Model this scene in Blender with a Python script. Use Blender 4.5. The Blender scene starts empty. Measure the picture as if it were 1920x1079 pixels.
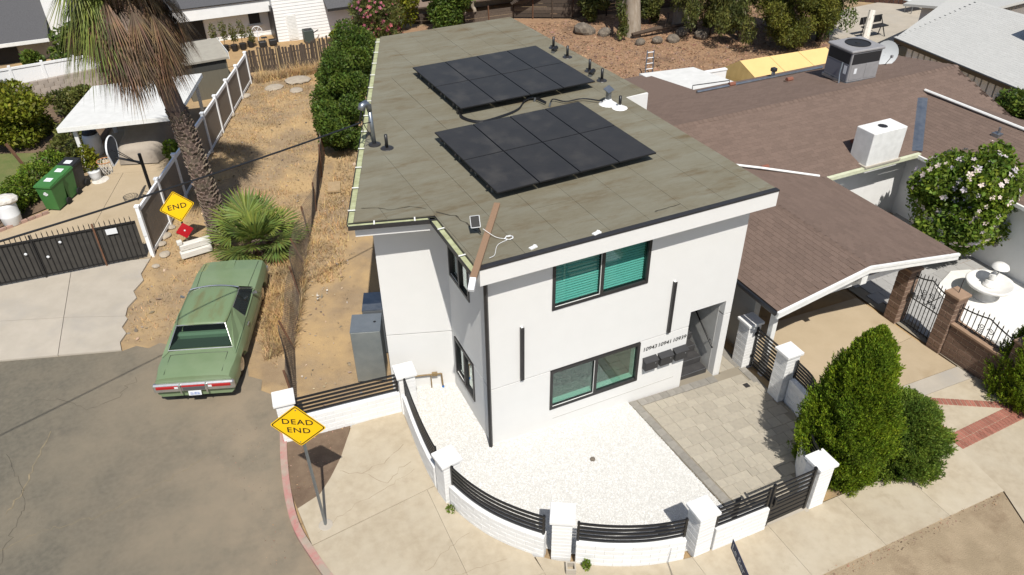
import bpy, bmesh, math, random
import numpy as np
from mathutils import Matrix, Vector
R = math.radians
rng = random.Random(7)
nrg = np.random.default_rng(11)
sc = bpy.context.scene
COL = sc.collection

# ---------------------------------------------------------------- camera
def cam_setup():
    cd = bpy.data.cameras.new('camera'); co = bpy.data.objects.new('camera', cd); COL.objects.link(co)
    cd.sensor_width = 36.0; cd.lens = 36.0 * 1446.76 / 1920.0
    cd.clip_start = 0.1; cd.clip_end = 1500
    yaw, pit, rol = R(24.5739), R(35.5511), R(0.64864)
    f = Vector((math.sin(yaw)*math.cos(pit), math.cos(yaw)*math.cos(pit), -math.sin(pit)))
    r = Vector((math.cos(yaw), -math.sin(yaw), 0)); d = f.cross(r)
    r2 = r*math.cos(rol) + d*math.sin(rol); d2 = d*math.cos(rol) - r*math.sin(rol)
    m = Matrix.Identity(4)
    for i in range(3):
        m[i][0] = r2[i]; m[i][1] = -d2[i]; m[i][2] = -f[i]
    m.translation = (-4.795, -11.715, 13.6)
    co.matrix_world = m
    sc.camera = co
cam_setup()
# ---------------------------------------------------------------- sky and sun
SUN = Vector((-0.215, -1.0, 1.51)).normalized()          # towards the sun
w = bpy.data.worlds.new('World'); sc.world = w; w.use_nodes = True
nt = w.node_tree; bg = nt.nodes['Background']
sky = nt.nodes.new('ShaderNodeTexSky'); sky.sky_type = 'NISHITA'; sky.sun_disc = False
sky.sun_elevation = math.asin(SUN.z); sky.sun_rotation = math.atan2(SUN.x, SUN.y)
sky.dust_density = 1.2
nt.links.new(sky.outputs[0], bg.inputs[0]); bg.inputs[1].default_value = 0.088
sl = bpy.data.lights.new('sun', 'SUN'); sl.energy = 4.7; sl.angle = R(0.53); sl.color = (1, 0.955, 0.88)
so = bpy.data.objects.new('sun', sl); COL.objects.link(so)
so.rotation_euler = SUN.to_track_quat('Z', 'Y').to_euler()
vs = sc.view_settings; vs.view_transform = 'Standard'; vs.look = 'None'; vs.exposure = 0.18; vs.gamma = 1.0
try: vs.use_curve_mapping = False
except Exception: pass
sc.cycles.max_bounces = 6; sc.cycles.transparent_max_bounces = 12

# ---------------------------------------------------------------- helpers
T = {}
def gl(x): return -0.045 * min(max(x, 0.0), 13.0)

def pm(name, c, c2=None, s=5, rough=.85, bump=0, bs=40, c3=None, s3=.8, t3=(.52, .7), c4=None, s4=2, t4=(.6, .7),
       metal=0, spec=.3, isl=0, ornd=0, coat=0, lo=.35, hi=.65, stretch=None, trl=0, dustx=None):
    m = bpy.data.materials.new(name); m.use_nodes = True
    n = m.node_tree.nodes; L = m.node_tree.links; b = n['Principled BSDF']
    def col(v): return (v[0], v[1], v[2], 1)
    tc = n.new('ShaderNodeTexCoord'); vec = tc.outputs['Object']
    if stretch:
        mp = n.new('ShaderNodeMapping'); mp.inputs['Scale'].default_value = stretch; L.new(vec, mp.inputs[0]); vec = mp.outputs[0]
    def noise(sca, det=8, rg=.62):
        k = n.new('ShaderNodeTexNoise'); k.inputs['Scale'].default_value = sca; k.inputs['Detail'].default_value = det
        k.inputs['Roughness'].default_value = rg; L.new(vec, k.inputs['Vector']); return k.outputs[0]
    def ramp(x, a, bb):
        k = n.new('ShaderNodeMapRange'); k.inputs[1].default_value = a; k.inputs[2].default_value = bb; L.new(x, k.inputs[0]); return k.outputs[0]
    def mix(f, a, bb, mode='MIX'):
        k = n.new('ShaderNodeMix'); k.data_type = 'RGBA'; k.blend_type = mode
        if isinstance(f, float): k.inputs[0].default_value = f
        else: L.new(f, k.inputs[0])
        for i, v in ((6, a), (7, bb)):
            if isinstance(v, tuple): k.inputs[i].default_value = col(v)
            else: L.new(v, k.inputs[i])
        return k.outputs[2]
    cur = c
    if c2: cur = mix(ramp(noise(s), lo, hi), c, c2)
    if c3: cur = mix(ramp(noise(s3, 6), *t3), cur, c3)
    if c4: cur = mix(ramp(noise(s4, 10, .7), *t4), cur, c4)
    if dustx:                                           # dust gathered towards one side of the sheet: (x0, x1, colour)
        sx = n.new('ShaderNodeSeparateXYZ'); L.new(tc.outputs['Object'], sx.inputs[0]); dx = ramp(sx.outputs[0], dustx[0], dustx[1])
        ad = n.new('ShaderNodeMath'); ad.operation = 'MULTIPLY'; L.new(dx, ad.inputs[0]); L.new(ramp(noise(.8), .25, .6), ad.inputs[1]); cur = mix(ad.outputs[0], cur, dustx[2])
    if isl or ornd:
        h = n.new('ShaderNodeHueSaturation')
        if isl: g = n.new('ShaderNodeNewGeometry'); src = g.outputs['Random Per Island']; a = isl
        else: g = n.new('ShaderNodeObjectInfo'); src = g.outputs['Random']; a = ornd
        k = n.new('ShaderNodeMapRange'); k.inputs[3].default_value = 1 - a; k.inputs[4].default_value = 1 + a; L.new(src, k.inputs[0])
        L.new(k.outputs[0], h.inputs['Value'])
        if isl:
            hv = .0 if isl < .2 else 1.0
            k2 = n.new('ShaderNodeMapRange'); k2.inputs[3].default_value = .5 - .03*hv; k2.inputs[4].default_value = .5 + .02*hv
            wn = n.new('ShaderNodeTexWhiteNoise'); wn.noise_dimensions = '1D'; L.new(src, wn.inputs['W']); L.new(wn.outputs[0], k2.inputs[0]); L.new(k2.outputs[0], h.inputs['Hue'])
        if isinstance(cur, tuple): h.inputs['Color'].default_value = col(cur)
        else: L.new(cur, h.inputs['Color'])
        cur = h.outputs[0]
    if isinstance(cur, tuple): b.inputs['Base Color'].default_value = col(cur)
    else: L.new(cur, b.inputs['Base Color'])
    b.inputs['Roughness'].default_value = rough; b.inputs['Metallic'].default_value = metal
    b.inputs['Specular IOR Level'].default_value = spec; b.inputs['Coat Weight'].default_value = coat
    if bump:
        bp = n.new('ShaderNodeBump'); bp.inputs['Strength'].default_value = bump; bp.inputs['Distance'].default_value = .02
        L.new(noise(bs, 5), bp.inputs['Height']); L.new(bp.outputs[0], b.inputs['Normal'])
    if trl:
        t = n.new('ShaderNodeBsdfTranslucent'); ms = n.new('ShaderNodeMixShader'); ms.inputs[0].default_value = trl
        if isinstance(cur, tuple): t.inputs[0].default_value = col(cur)
        else: L.new(cur, t.inputs[0])
        L.new(b.outputs[0], ms.inputs[1]); L.new(t.outputs[0], ms.inputs[2]); L.new(ms.outputs[0], n['Material Output'].inputs[0])
    return m

def glass(name, tint, refl=.5):
    m = bpy.data.materials.new(name); m.use_nodes = True
    n = m.node_tree.nodes; L = m.node_tree.links; n.remove(n['Principled BSDF'])
    t = n.new('ShaderNodeBsdfTransparent'); t.inputs[0].default_value = (*tint, 1)
    g = n.new('ShaderNodeBsdfGlossy'); g.inputs['Roughness'].default_value = .015; g.inputs[0].default_value = (.9, .95, .95, 1)
    fr = n.new('ShaderNodeLayerWeight'); fr.inputs[0].default_value = .5
    pw = n.new('ShaderNodeMath'); pw.operation = 'POWER'; pw.inputs[1].default_value = 3.0; L.new(fr.outputs['Facing'], pw.inputs[0])
    mm = n.new('ShaderNodeMath'); mm.operation = 'MULTIPLY_ADD'; mm.inputs[1].default_value = .6*refl; mm.inputs[2].default_value = .05*refl; mm.use_clamp = True; L.new(pw.outputs[0], mm.inputs[0])
    s = n.new('ShaderNodeMixShader'); L.new(mm.outputs[0], s.inputs[0]); L.new(t.outputs[0], s.inputs[1]); L.new(g.outputs[0], s.inputs[2])
    L.new(s.outputs[0], n['Material Output'].inputs[0]); return m

def props(o, label=None, cat=None, group=None, kind=None):
    if label: o['label'] = label
    if cat: o['category'] = cat
    if group: o['group'] = group
    if kind: o['kind'] = kind
    return o

def thing(name, label, cat, loc=(0, 0, 0), rz=0, group=None, kind=None):
    o = bpy.data.objects.new(name, None); COL.objects.link(o); o.empty_display_size = .2
    o.location = loc; o.rotation_euler = (0, 0, rz)
    T[o] = Matrix.Translation(loc) @ Matrix.Rotation(rz, 4, 'Z')
    return props(o, label, cat, group, kind)

class MB:
    def __init__(s): s.v = []; s.f = []
    def add(s, vs, fs):
        o = len(s.v); s.v += [tuple(p) for p in vs]; s.f += [tuple(i + o for i in f) for f in fs]; return s
    def box(s, x0, x1, y0, y1, z0, z1):
        return s.add([(x0,y0,z0),(x1,y0,z0),(x1,y1,z0),(x0,y1,z0),(x0,y0,z1),(x1,y0,z1),(x1,y1,z1),(x0,y1,z1)],
                     [(0,3,2,1),(4,5,6,7),(0,1,5,4),(1,2,6,5),(2,3,7,6),(3,0,4,7)])
    def obox(s, c, sz, rz=0, mat=None):
        a, b, d = sz[0]/2, sz[1]/2, sz[2]/2
        M = mat if mat else Matrix.Translation(c) @ Matrix.Rotation(rz, 4, 'Z')
        t = MB().box(-a, a, -b, b, -d, d); return s.add([M @ Vector(p) for p in t.v], t.f)
    def cbox(s, x0, x1, y0, y1, z0, z1, c=.02):
        vs = []; q = {}
        for ix, x in enumerate((x0, x1)):
            for iy, y in enumerate((y0, y1)):
                for iz, z in enumerate((z0, z1)):
                    dx, dy, dz = (c if ix == 0 else -c), (c if iy == 0 else -c), (c if iz == 0 else -c)
                    for ax, p in enumerate(((x, y+dy, z+dz), (x+dx, y, z+dz), (x+dx, y+dy, z))):
                        q[ix, iy, iz, ax] = len(vs); vs.append(p)
        fs = []
        for k in (0, 1):
            fs.append((q[k,0,0,0], q[k,1,0,0], q[k,1,1,0], q[k,0,1,0])); fs.append((q[0,k,0,1], q[1,k,0,1], q[1,k,1,1], q[0,k,1,1])); fs.append((q[0,0,k,2], q[1,0,k,2], q[1,1,k,2], q[0,1,k,2]))
        for a in (0, 1):
            for b in (0, 1):
                fs.append((q[0,a,b,1], q[1,a,b,1], q[1,a,b,2], q[0,a,b,2])); fs.append((q[a,0,b,0], q[a,1,b,0], q[a,1,b,2], q[a,0,b,2])); fs.append((q[a,b,0,0], q[a,b,1,0], q[a,b,1,1], q[a,b,0,1]))
                for d in (0, 1): fs.append((q[a,b,d,0], q[a,b,d,1], q[a,b,d,2]))
        return s.add(vs, fs)
    def tube(s, pts, r, n=8, cap=True):
        pts = [Vector(p) for p in pts]; rs = r if isinstance(r, (list, tuple)) else [r]*len(pts)
        vs = []; fs = []; ref = None
        for i, p in enumerate(pts):
            d = (pts[min(i+1, len(pts)-1)] - pts[max(i-1, 0)]).normalized()
            if ref is None: ref = Vector((0, 0, 1)) if abs(d.z) < .9 else Vector((1, 0, 0))
            u = d.cross(ref).normalized(); v = u.cross(d).normalized(); ref = v
            for k in range(n):
                a = 2*math.pi*k/n; vs.append(p + (u*math.cos(a) + v*math.sin(a))*rs[i])
        for i in range(len(pts)-1):
            for k in range(n):
                a, b = i*n+k, i*n+(k+1) % n; fs.append((a, b, b+n, a+n))
        if cap: fs.append(tuple(range(n-1, -1, -1))); fs.append(tuple(range((len(pts)-1)*n, len(pts)*n)))
        return s.add(vs, fs)
    def lathe(s, c, prof, n=20, cap=True):
        vs = []; fs = []
        for r, z in prof:
            for k in range(n):
                a = 2*math.pi*k/n; vs.append((c[0]+r*math.cos(a), c[1]+r*math.sin(a), c[2]+z))
        for i in range(len(prof)-1):
            for k in range(n):
                a, b = i*n+k, i*n+(k+1) % n; fs.append((a, b, b+n, a+n))
        if cap: fs.append(tuple(range(n-1, -1, -1))); fs.append(tuple(range((len(prof)-1)*n, len(prof)*n)))
        return s.add(vs, fs)
    def prism(s, poly, z0, z1):
        """z0/z1 numbers or functions of x,y"""
        f0 = z0 if callable(z0) else (lambda x, y: z0); f1 = z1 if callable(z1) else (lambda x, y: z1)
        n = len(poly); vs = [(x, y, f0(x, y)) for x, y in poly] + [(x, y, f1(x, y)) for x, y in poly]
        ar = sum(poly[i][0]*poly[(i+1) % n][1]-poly[(i+1) % n][0]*poly[i][1] for i in range(n))
        fs = [tuple(range(n-1, -1, -1)), tuple(range(n, 2*n))] + [(i, (i+1) % n, (i+1) % n+n, i+n) for i in range(n)]
        if ar < 0: fs = [tuple(reversed(f)) for f in fs]
        return s.add(vs, fs)
    def slab(s, pts, t):
        """planar polygon of 3d points, thickened by t against its normal"""
        P = [Vector(p) for p in pts]; nn = (P[1]-P[0]).cross(P[2]-P[0]).normalized()
        if nn.z < 0: P.reverse(); nn = -nn
        n = len(P); vs = [p - nn*t for p in P] + P
        return s.add(vs, [tuple(range(n-1, -1, -1)), tuple(range(n, 2*n))] + [(i, (i+1) % n, (i+1) % n+n, i+n) for i in range(n)])
    def quad(s, *p): return s.add(p, [tuple(range(len(p)))])
    def xf(s, M): s.v = [tuple(M @ Vector(p)) for p in s.v]; return s
    def mesh(s, name, mat, smooth=False):
        m = bpy.data.meshes.new(name); m.from_pydata(s.v, [], s.f); m.update()
        if mat: m.materials.append(mat)
        if smooth: m.polygons.foreach_set('use_smooth', [True]*len(m.polygons))
        return m
    def build(s, name, mat, parent=None, smooth=False, world=True, **kw):
        if parent is not None:
            if world:
                I = T[parent].inverted(); s.v = [tuple(I @ Vector(p)) for p in s.v]
            o = bpy.data.objects.new(name, s.mesh(name, mat, smooth)); COL.objects.link(o); o.parent = parent; T[o] = T[parent].copy()
        else:
            xs = [p[0] for p in s.v]; ys = [p[1] for p in s.v]; c = Vector(((min(xs)+max(xs))/2, (min(ys)+max(ys))/2, min(p[2] for p in s.v)))
            if kw.get('kind') == 'structure': c = Vector((0, 0, 0))
            s.v = [(p[0]-c.x, p[1]-c.y, p[2]-c.z) for p in s.v]
            o = bpy.data.objects.new(name, s.mesh(name, mat, smooth)); COL.objects.link(o); o.location = c; T[o] = Matrix.Translation(c)
        props(o, **kw); return o

def inst(me, name, M, parent):
    """one piece of shared mesh data placed at world matrix M under parent"""
    o = bpy.data.objects.new(name, me); COL.objects.link(o); o.parent = parent
    o.matrix_local = T[parent].inverted() @ M; return o

def npmesh(name, V, F, mat, parent=None, smooth=False, world=True, **kw):
    """V (n,3) array, F (m,k) array of equal faces"""
    V = np.asarray(V, dtype=np.float32); F = np.asarray(F, dtype=np.int32)
    loc = None
    if parent is not None:
        if world:
            I = np.array(T[parent].inverted()); V = V @ I[:3, :3].T + I[:3, 3]
    else:
        loc = np.array([(V[:, 0].min()+V[:, 0].max())/2, (V[:, 1].min()+V[:, 1].max())/2, V[:, 2].min()]); V = V - loc
    m = bpy.data.meshes.new(name); k = F.shape[1]
    m.vertices.add(len(V)); m.vertices.foreach_set('co', np.ascontiguousarray(V, dtype=np.float32).ravel())
    m.loops.add(F.size); m.loops.foreach_set('vertex_index', F.ravel())
    m.polygons.add(len(F)); m.polygons.foreach_set('loop_start', np.arange(0, F.size, k, dtype=np.int32)); 
    m.update(calc_edges=True)
    m.polygons.foreach_set('use_smooth', np.full(len(F), bool(smooth)))
    m.materials.append(mat)
    o = bpy.data.objects.new(name, m); COL.objects.link(o)
    if parent is not None: o.parent = parent; T[o] = T[parent].copy()
    else: o.location = loc; T[o] = Matrix.Translation(loc)
    props(o, **kw); return o

def unit(a): return a / (np.linalg.norm(a, axis=-1, keepdims=True) + 1e-9)
def leaves(C, size, aspect=.45, up=0., outc=None, out=0., jit=.55):
    """diamond leaves at centres C; returns V,F"""
    n = len(C); d = nrg.normal(size=(n, 3)); d[:, 2] += up
    if outc is not None: d += out*unit(C - outc)
    d = unit(d); s = unit(np.cross(d, nrg.normal(size=(n, 3))))
    l = size*(1 + jit*nrg.uniform(-1, 1, (n, 1))); wv = l*aspect
    V = np.stack([C - d*l/2, C + s*wv/2 + d*l*.08, C + d*l/2, C - s*wv/2 + d*l*.08], 1).reshape(-1, 3)
    return V, np.arange(4*n).reshape(n, 4)
def blob_pts(blobs, n, shell=.62):
    """points through the outer shell of a union of ellipsoids (cx,cy,cz,rx,ry,rz)"""
    B = np.array(blobs, float); vol = (B[:, 3]*B[:, 4]*B[:, 5])**.67; p = vol/vol.sum()
    k = nrg.choice(len(B), n, p=p); u = unit(nrg.normal(size=(n, 3))); r = (shell**3 + (1-shell**3)*nrg.uniform(0, 1, (n, 1)))**(1/3)
    r *= 1 + .12*nrg.normal(size=(n, 1))*.6
    return B[k, :3] + u*r*B[k, 3:]
def subblobs(c, r, n, rr=(.3, .5), seed=1, flat=0.0):
    """cluster of smaller blobs filling an ellipsoid c,r"""
    g = random.Random(seed); out = []
    for i in range(n):
        while True:
            u = Vector((g.uniform(-1, 1), g.uniform(-1, 1), g.uniform(-1+flat, 1)))
            if u.length <= 1: break
        q = g.uniform(*rr); out.append((c[0]+u.x*r[0]*(1-q*.7), c[1]+u.y*r[1]*(1-q*.7), c[2]+u.z*r[2]*(1-q*.7), r[0]*q, r[1]*q, r[2]*q*.9))
    return out
def text_mb(txt, size, bold=0.0, shear=0.0, space=1.0):
    cu = bpy.data.curves.new('t', 'FONT'); cu.body = txt; cu.size = size; cu.align_x = 'CENTER'; cu.align_y = 'CENTER'; cu.offset = bold*size; cu.shear = shear; cu.space_character = space; cu.resolution_u = 3
    o = bpy.data.objects.new('t', cu); COL.objects.link(o)
    dg = bpy.context.evaluated_depsgraph_get(); me = bpy.data.meshes.new_from_object(o.evaluated_get(dg))
    mb = MB().add([v.co.copy() for v in me.vertices], [tuple(p.vertices) for p in me.polygons])
    bpy.data.objects.remove(o); bpy.data.curves.remove(cu); bpy.data.meshes.remove(me); return mb
def frame(o, x, y):
    """matrix with local x,y axes along given world vectors"""
    x = Vector(x).normalized(); y = Vector(y); y = (y - x*y.dot(x)).normalized(); z = x.cross(y)
    return Matrix(((x.x, y.x, z.x, o[0]), (x.y, y.y, z.y, o[1]), (x.z, y.z, z.z, o[2]), (0, 0, 0, 1)))
def inpoly(x, y, P):
    c = False; n = len(P)
    for i in range(n):
        x0, y0 = P[i]; x1, y1 = P[i-1]
        if (y0 > y) != (y1 > y) and x < (x1-x0)*(y-y0)/(y1-y0)+x0: c = not c
    return c
def npin(X, Y, P):
    c = np.zeros(len(X), bool); n = len(P)
    for i in range(n):
        x0, y0 = P[i]; x1, y1 = P[i-1]
        if y0 == y1: continue
        c ^= ((y0 > Y) != (y1 > Y)) & (X < (x1-x0)*(Y-y0)/(y1-y0)+x0)
    return c
def smooth_path(P, n=6):
    P = [Vector(p) for p in P]; Q = [P[0]*2-P[1]] + P + [P[-1]*2-P[-2]]; out = []
    for i in range(1, len(Q)-2):
        for k in range(n):
            t = k/n; a, b, c, d = Q[i-1], Q[i], Q[i+1], Q[i+2]
            out.append(.5*((2*b)+(c-a)*t+(2*a-5*b+4*c-d)*t*t+(3*b-a-3*c+d)*t**3))
    out.append(P[-1]); return out
def sheet(name, poly, z, mat, kind='structure', parent=None, thick=.3, **kw):
    """ground sheet following the slope, cut at the slope's breaks"""
    bm = bmesh.new(); f = bm.faces.new([bm.verts.new((x, y, 0)) for x, y in poly])
    if f.normal.z < 0: bmesh.ops.reverse_faces(bm, faces=bm.faces)
    for xc in (0.0, 13.0):
        bmesh.ops.bisect_plane(bm, geom=bm.verts[:]+bm.edges[:]+bm.faces[:], plane_co=(xc, 0, 0), plane_no=(1, 0, 0))
    bm.normal_update()
    if thick:
        top = bm.faces[:]; r = bmesh.ops.extrude_face_region(bm, geom=top); vt = [e for e in r['geom'] if isinstance(e, bmesh.types.BMVert)]
        for v in vt: v.co.z += 1
        bmesh.ops.delete(bm, geom=[f for f in top if f.is_valid], context='FACES_ONLY')
    mb = MB(); bm.verts.index_update()
    zz = lambda v: gl(v.co.x) + z - (thick if thick and v.co.z < .5 else 0)
    mb.add([(v.co.x, v.co.y, zz(v)) for v in bm.verts], [tuple(v.index for v in f.verts) for f in bm.faces]); bm.free()
    if parent: return mb.build(name, mat, parent)
    return mb.build(name, mat, kind=kind, **kw)
# ---------------------------------------------------------------- materials
STUC = pm('white_stucco', (.69,.687,.67), (.675,.672,.655), s=2.2, rough=.9, bump=.25, bs=180, c3=(.67,.655,.62), s3=.9, t3=(.62,.95))
WPAINT = pm('white_paint', (.73,.73,.72), (.70,.70,.69), s=6, rough=.75, bump=.35, bs=60, ornd=.04)
WVINYL = pm('white_vinyl', (.78,.79,.80), rough=.5)
WTRIM = pm('white_trim', (.76,.76,.74), (.68,.68,.65), s=7, rough=.7)
DARKM = pm('dark_bronze', (.022,.021,.022), (.03,.028,.028), s=8, rough=.45, spec=.5)
BLACKM = pm('black_metal', (.012,.012,.013), rough=.4, spec=.5)
GALV = pm('galvanised', (.35,.37,.39), (.24,.27,.31), s=5, rough=.38, metal=.85)
GREENGUT = pm('gutter_inside', (.43,.46,.28), (.30,.31,.17), s=6, rough=.8)
MEMB = pm('roof_membrane', (.185,.168,.120), (.160,.143,.098), s=7, rough=.95, c3=(.205,.198,.152), s3=1.0, t3=(.42,.75), c4=(.128,.094,.050), s4=.9, t4=(.53,.72), bump=.5, bs=220, ornd=.03, stretch=(.8,2.6,1))
ASPH = pm('asphalt', (.132,.119,.092), (.182,.163,.124), s=9, lo=.3, hi=.7, rough=.95, c3=(.235,.20,.145), s3=.35, t3=(.45,.70), c4=(.108,.098,.080), s4=.9, t4=(.6,.78), bump=.7, bs=260, dustx=(-9.5,-5.2,(.285,.232,.165)))
CONC = pm('concrete_sidewalk', (.435,.372,.275), (.375,.315,.228), s=5, rough=.92, c3=(.47,.415,.32), s3=.7, t3=(.45,.75), c4=(.29,.235,.16), s4=.75, t4=(.62,.8), bump=.35, bs=150, ornd=.05)
CONCP = pm('concrete_pale', (.44,.395,.33), (.385,.345,.285), s=1.3, rough=.92, c3=(.36,.335,.30), s3=.6, t3=(.52,.78), bump=.3, bs=150, ornd=.03)
CONCT = pm('concrete_tan', (.43,.345,.235), (.395,.315,.21), s=1.2, rough=.92, c3=(.33,.25,.155), s3=.8, t3=(.58,.8), bump=.3, bs=150, ornd=.04)
DIRT = pm('dry_dirt', (.32,.235,.145), (.265,.19,.115), s=1.5, rough=1, c3=(.44,.305,.155), s3=.45, t3=(.42,.62), c4=(.17,.12,.075), s4=2.6, t4=(.6,.74), bump=1., bs=35)
DIRTB = pm('brown_soil', (.135,.092,.062), (.19,.135,.09), s=3, rough=1, bump=1., bs=40)
DIRTP = pm('parkway_soil', (.36,.28,.185), (.29,.225,.145), s=2, rough=1, c3=(.22,.16,.10), s3=1.2, t3=(.55,.75), bump=1., bs=45)
LITTER = pm('leaf_litter_soil', (.24,.145,.085), (.33,.21,.125), s=6, rough=1, c3=(.16,.10,.06), s3=.6, bump=1., bs=30)
GRAVB = pm('gravel_bed', (.62,.61,.58), (.55,.54,.51), s=14, rough=.95, bump=1., bs=70)
GRAV = pm('white_gravel', (.68,.675,.655), rough=.9, isl=.13)
REDK = pm('red_kerb', (.40,.17,.155), (.36,.29,.235), s=4, rough=.85, c3=(.32,.27,.215), s3=2.2, t3=(.5,.62))
PAV = pm('paver', (.385,.345,.275), (.335,.305,.25), s=9, rough=.92, bump=.3, bs=120, ornd=.08)
PAVD = pm('paver_dark', (.265,.25,.22), (.225,.21,.185), s=9, rough=.92, bump=.3, bs=120, ornd=.12)
JOINT = pm('joint_sand', (.25,.22,.17), rough=1)
GTILE = pm('grey_paver', (.36,.355,.345), (.32,.315,.305), s=5, rough=.9, ornd=.06)
BRICK = pm('red_brick', (.33,.135,.095), (.27,.11,.08), s=9, rough=.9, ornd=.18, bump=.3, bs=80)
SHING = pm('brown_shingle', (.165,.116,.092), (.140,.099,.079), s=22, rough=.95, bump=.4, bs=260, ornd=.09)
SHINGI = pm('brown_shingle_mass', (.165,.116,.092), (.140,.099,.079), s=22, rough=.95, bump=.4, bs=260, isl=.08)
SHINGG = pm('grey_shingle', (.45,.45,.43), (.41,.41,.395), s=12, rough=.95, isl=.03)
ROOFG = pm('charcoal_roof', (.10,.10,.105), (.075,.075,.08), s=30, rough=.95, bump=.6, bs=90)
ROOFP = pm('pale_roof', (.62,.62,.60), (.55,.55,.53), s=3, rough=.8, c3=(.45,.42,.36), s3=2, t3=(.65,.8))
BLOCKB = pm('brown_block', (.205,.135,.098), (.165,.108,.08), s=10, rough=.95, bump=.9, bs=50, ornd=.16)
MORT = pm('mortar_tan', (.36,.28,.21), rough=1)
BLOCKT = pm('tan_block', (.40,.35,.30), (.33,.285,.245), s=6, rough=.95, ornd=.1)
BLOCKR = pm('pink_block', (.38,.25,.20), (.30,.20,.165), s=6, rough=.95, ornd=.12)
YEL = pm('sign_yellow', (.85,.52,.005), rough=.45, spec=.4)
BLK = pm('sign_black', (.012,.012,.012), rough=.6)
REDS = pm('sign_red', (.42,.012,.02), rough=.35, spec=.5)
NAVY = pm('sign_navy', (.018,.03,.085), rough=.5)
CARG = pm('car_green', (.165,.228,.122), (.15,.212,.112), s=1.6, rough=.42, c3=(.19,.25,.145), s3=1.1, t3=(.45,.75), spec=.45, coat=.3)
CARROOF = pm('car_green_rusted', (.16,.222,.118), (.15,.21,.11), s=1.6, rough=.5, c3=(.14,.115,.045), s3=1.5, t3=(.5,.75), stretch=(1.7,.5,1), spec=.4, coat=.1)
CHROME = pm('chrome', (.66,.66,.66), (.55,.55,.55), s=9, rough=.24, metal=.85)
CGLASS = pm('car_glass', (.016,.022,.022), rough=.06, spec=.7)
RUB = pm('rubber', (.016,.016,.016), rough=.85)
TAIL = pm('tail_red', (.36,.012,.014), rough=.25, spec=.6)
SEATG = pm('seat_green', (.16,.24,.16), rough=.8)
WOODW = pm('weathered_wood', (.105,.08,.06), (.065,.05,.04), s=10, rough=.95, stretch=(4,4,.6), ornd=.3)
WOODP = pm('plank_wood', (.30,.195,.125), (.22,.135,.082), s=14, rough=.9, stretch=(6,6,1))
WOODB = pm('brown_boards', (.085,.04,.028), (.06,.03,.022), s=8, rough=.9, ornd=.2)
BARK = pm('palm_bark', (.21,.165,.125), (.13,.10,.08), s=9, rough=1, bump=.8, bs=40, isl=.35)
BARKG = pm('eucalyptus_bark', (.36,.31,.25), (.25,.20,.15), s=3, rough=.95, stretch=(3,3,.6), bump=.6, bs=20)
BARKB = pm('brown_bark', (.10,.07,.05), (.06,.045,.035), s=8, rough=1, bump=.8, bs=30)
ROCK = pm('boulder', (.19,.16,.125), (.10,.085,.07), s=4, rough=.95, bump=1., bs=9, c3=(.28,.24,.19), s3=6, t3=(.55,.7))
VINTAN = pm('tan_vinyl_panel', (.215,.185,.155), (.20,.172,.145), s=4, rough=.6)
TARP = pm('car_cover', (.36,.315,.26), (.31,.27,.225), s=3, rough=.9, bump=.8, bs=8)
TENT = pm('tent_fabric', (.66,.47,.20), (.62,.44,.185), s=2, rough=.8)
TENT2 = pm('tent_end_fabric', (.40,.29,.12), (.34,.245,.10), s=6, rough=.85, stretch=(1,1,.3), bump=.5, bs=10)
ACG = pm('ac_grey', (.27,.265,.27), (.24,.235,.24), s=5, rough=.5, spec=.4)
ACD = pm('ac_dark', (.02,.02,.022), rough=.6)
ACGRN = pm('ac_green', (.05,.065,.06), rough=.55)
BING = pm('bin_green', (.045,.155,.04), (.05,.17,.045), s=4, rough=.5, spec=.4)
BINB = pm('bin_black', (.02,.02,.021), rough=.5, spec=.4)
PLASTW = pm('white_plastic', (.66,.68,.70), rough=.45)
SHEDG = pm('olive_shed', (.135,.125,.095), (.12,.11,.085), s=5, rough=.85, stretch=(9,9,.4))
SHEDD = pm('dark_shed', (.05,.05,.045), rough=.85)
CLOTH = pm('white_cloth', (.66,.63,.58), (.5,.47,.42), s=6, rough=.95, bump=.8, bs=16)
BLUE = pm('blue_plastic', (.01,.13,.42), rough=.4)
STONEW = pm('white_stone', (.74,.73,.70), (.66,.65,.62), s=6, rough=.7, c3=(.5,.47,.4), s3=3, t3=(.66,.85))
SIDING = pm('white_siding', (.78,.78,.77), (.74,.74,.73), s=3, rough=.7)
TEALW = pm('blinds_white', (.80,.82,.80), rough=.6)
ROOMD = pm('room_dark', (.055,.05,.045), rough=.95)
ROOMW = pm('room_white', (.6,.62,.6), rough=.9)
GLUP = glass('window_glass_teal', (.57,.80,.765), .8)
GLLO = glass('window_glass', (.68,.90,.83), 2.0)
PANEL = pm('solar_glass', (.028,.027,.027), (.036,.034,.033), s=2.5, rough=.42, spec=.22, c3=(.065,.06,.054), s3=1.3, t3=(.52,.8), bump=.10, bs=14)
PANELF = pm('solar_frame', (.012,.012,.013), rough=.45)
ORANGE = pm('hoop_orange', (.45,.2,.08), rough=.6)
NETW = pm('net_white', (.6,.56,.5), rough=.9)
TANW = pm('tan_wall', (.36,.34,.30), (.32,.30,.265), s=3, rough=.9)
STUCG = pm('grey_stucco', (.42,.41,.38), (.38,.37,.345), s=2, rough=.9, bump=.3, bs=150)
LAWN = pm('lawn', (.105,.14,.04), (.16,.16,.06), s=2.2, rough=1, c3=(.30,.23,.12), s3=.7, t3=(.56,.66), bump=.8, bs=60)
TERRA = pm('orange_sand', (.48,.27,.14), (.42,.235,.12), s=5, rough=1)
def leafm(name, c, v=.45, t=.36): return pm(name, c, (c[0]*.62,c[1]*.70,c[2]*.9), s=1.3, lo=.42, hi=.58, rough=.5, spec=.22, isl=v, trl=t)
LF_CYP = leafm('leaf_cypress', (.20,.285,.02), .5)
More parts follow.
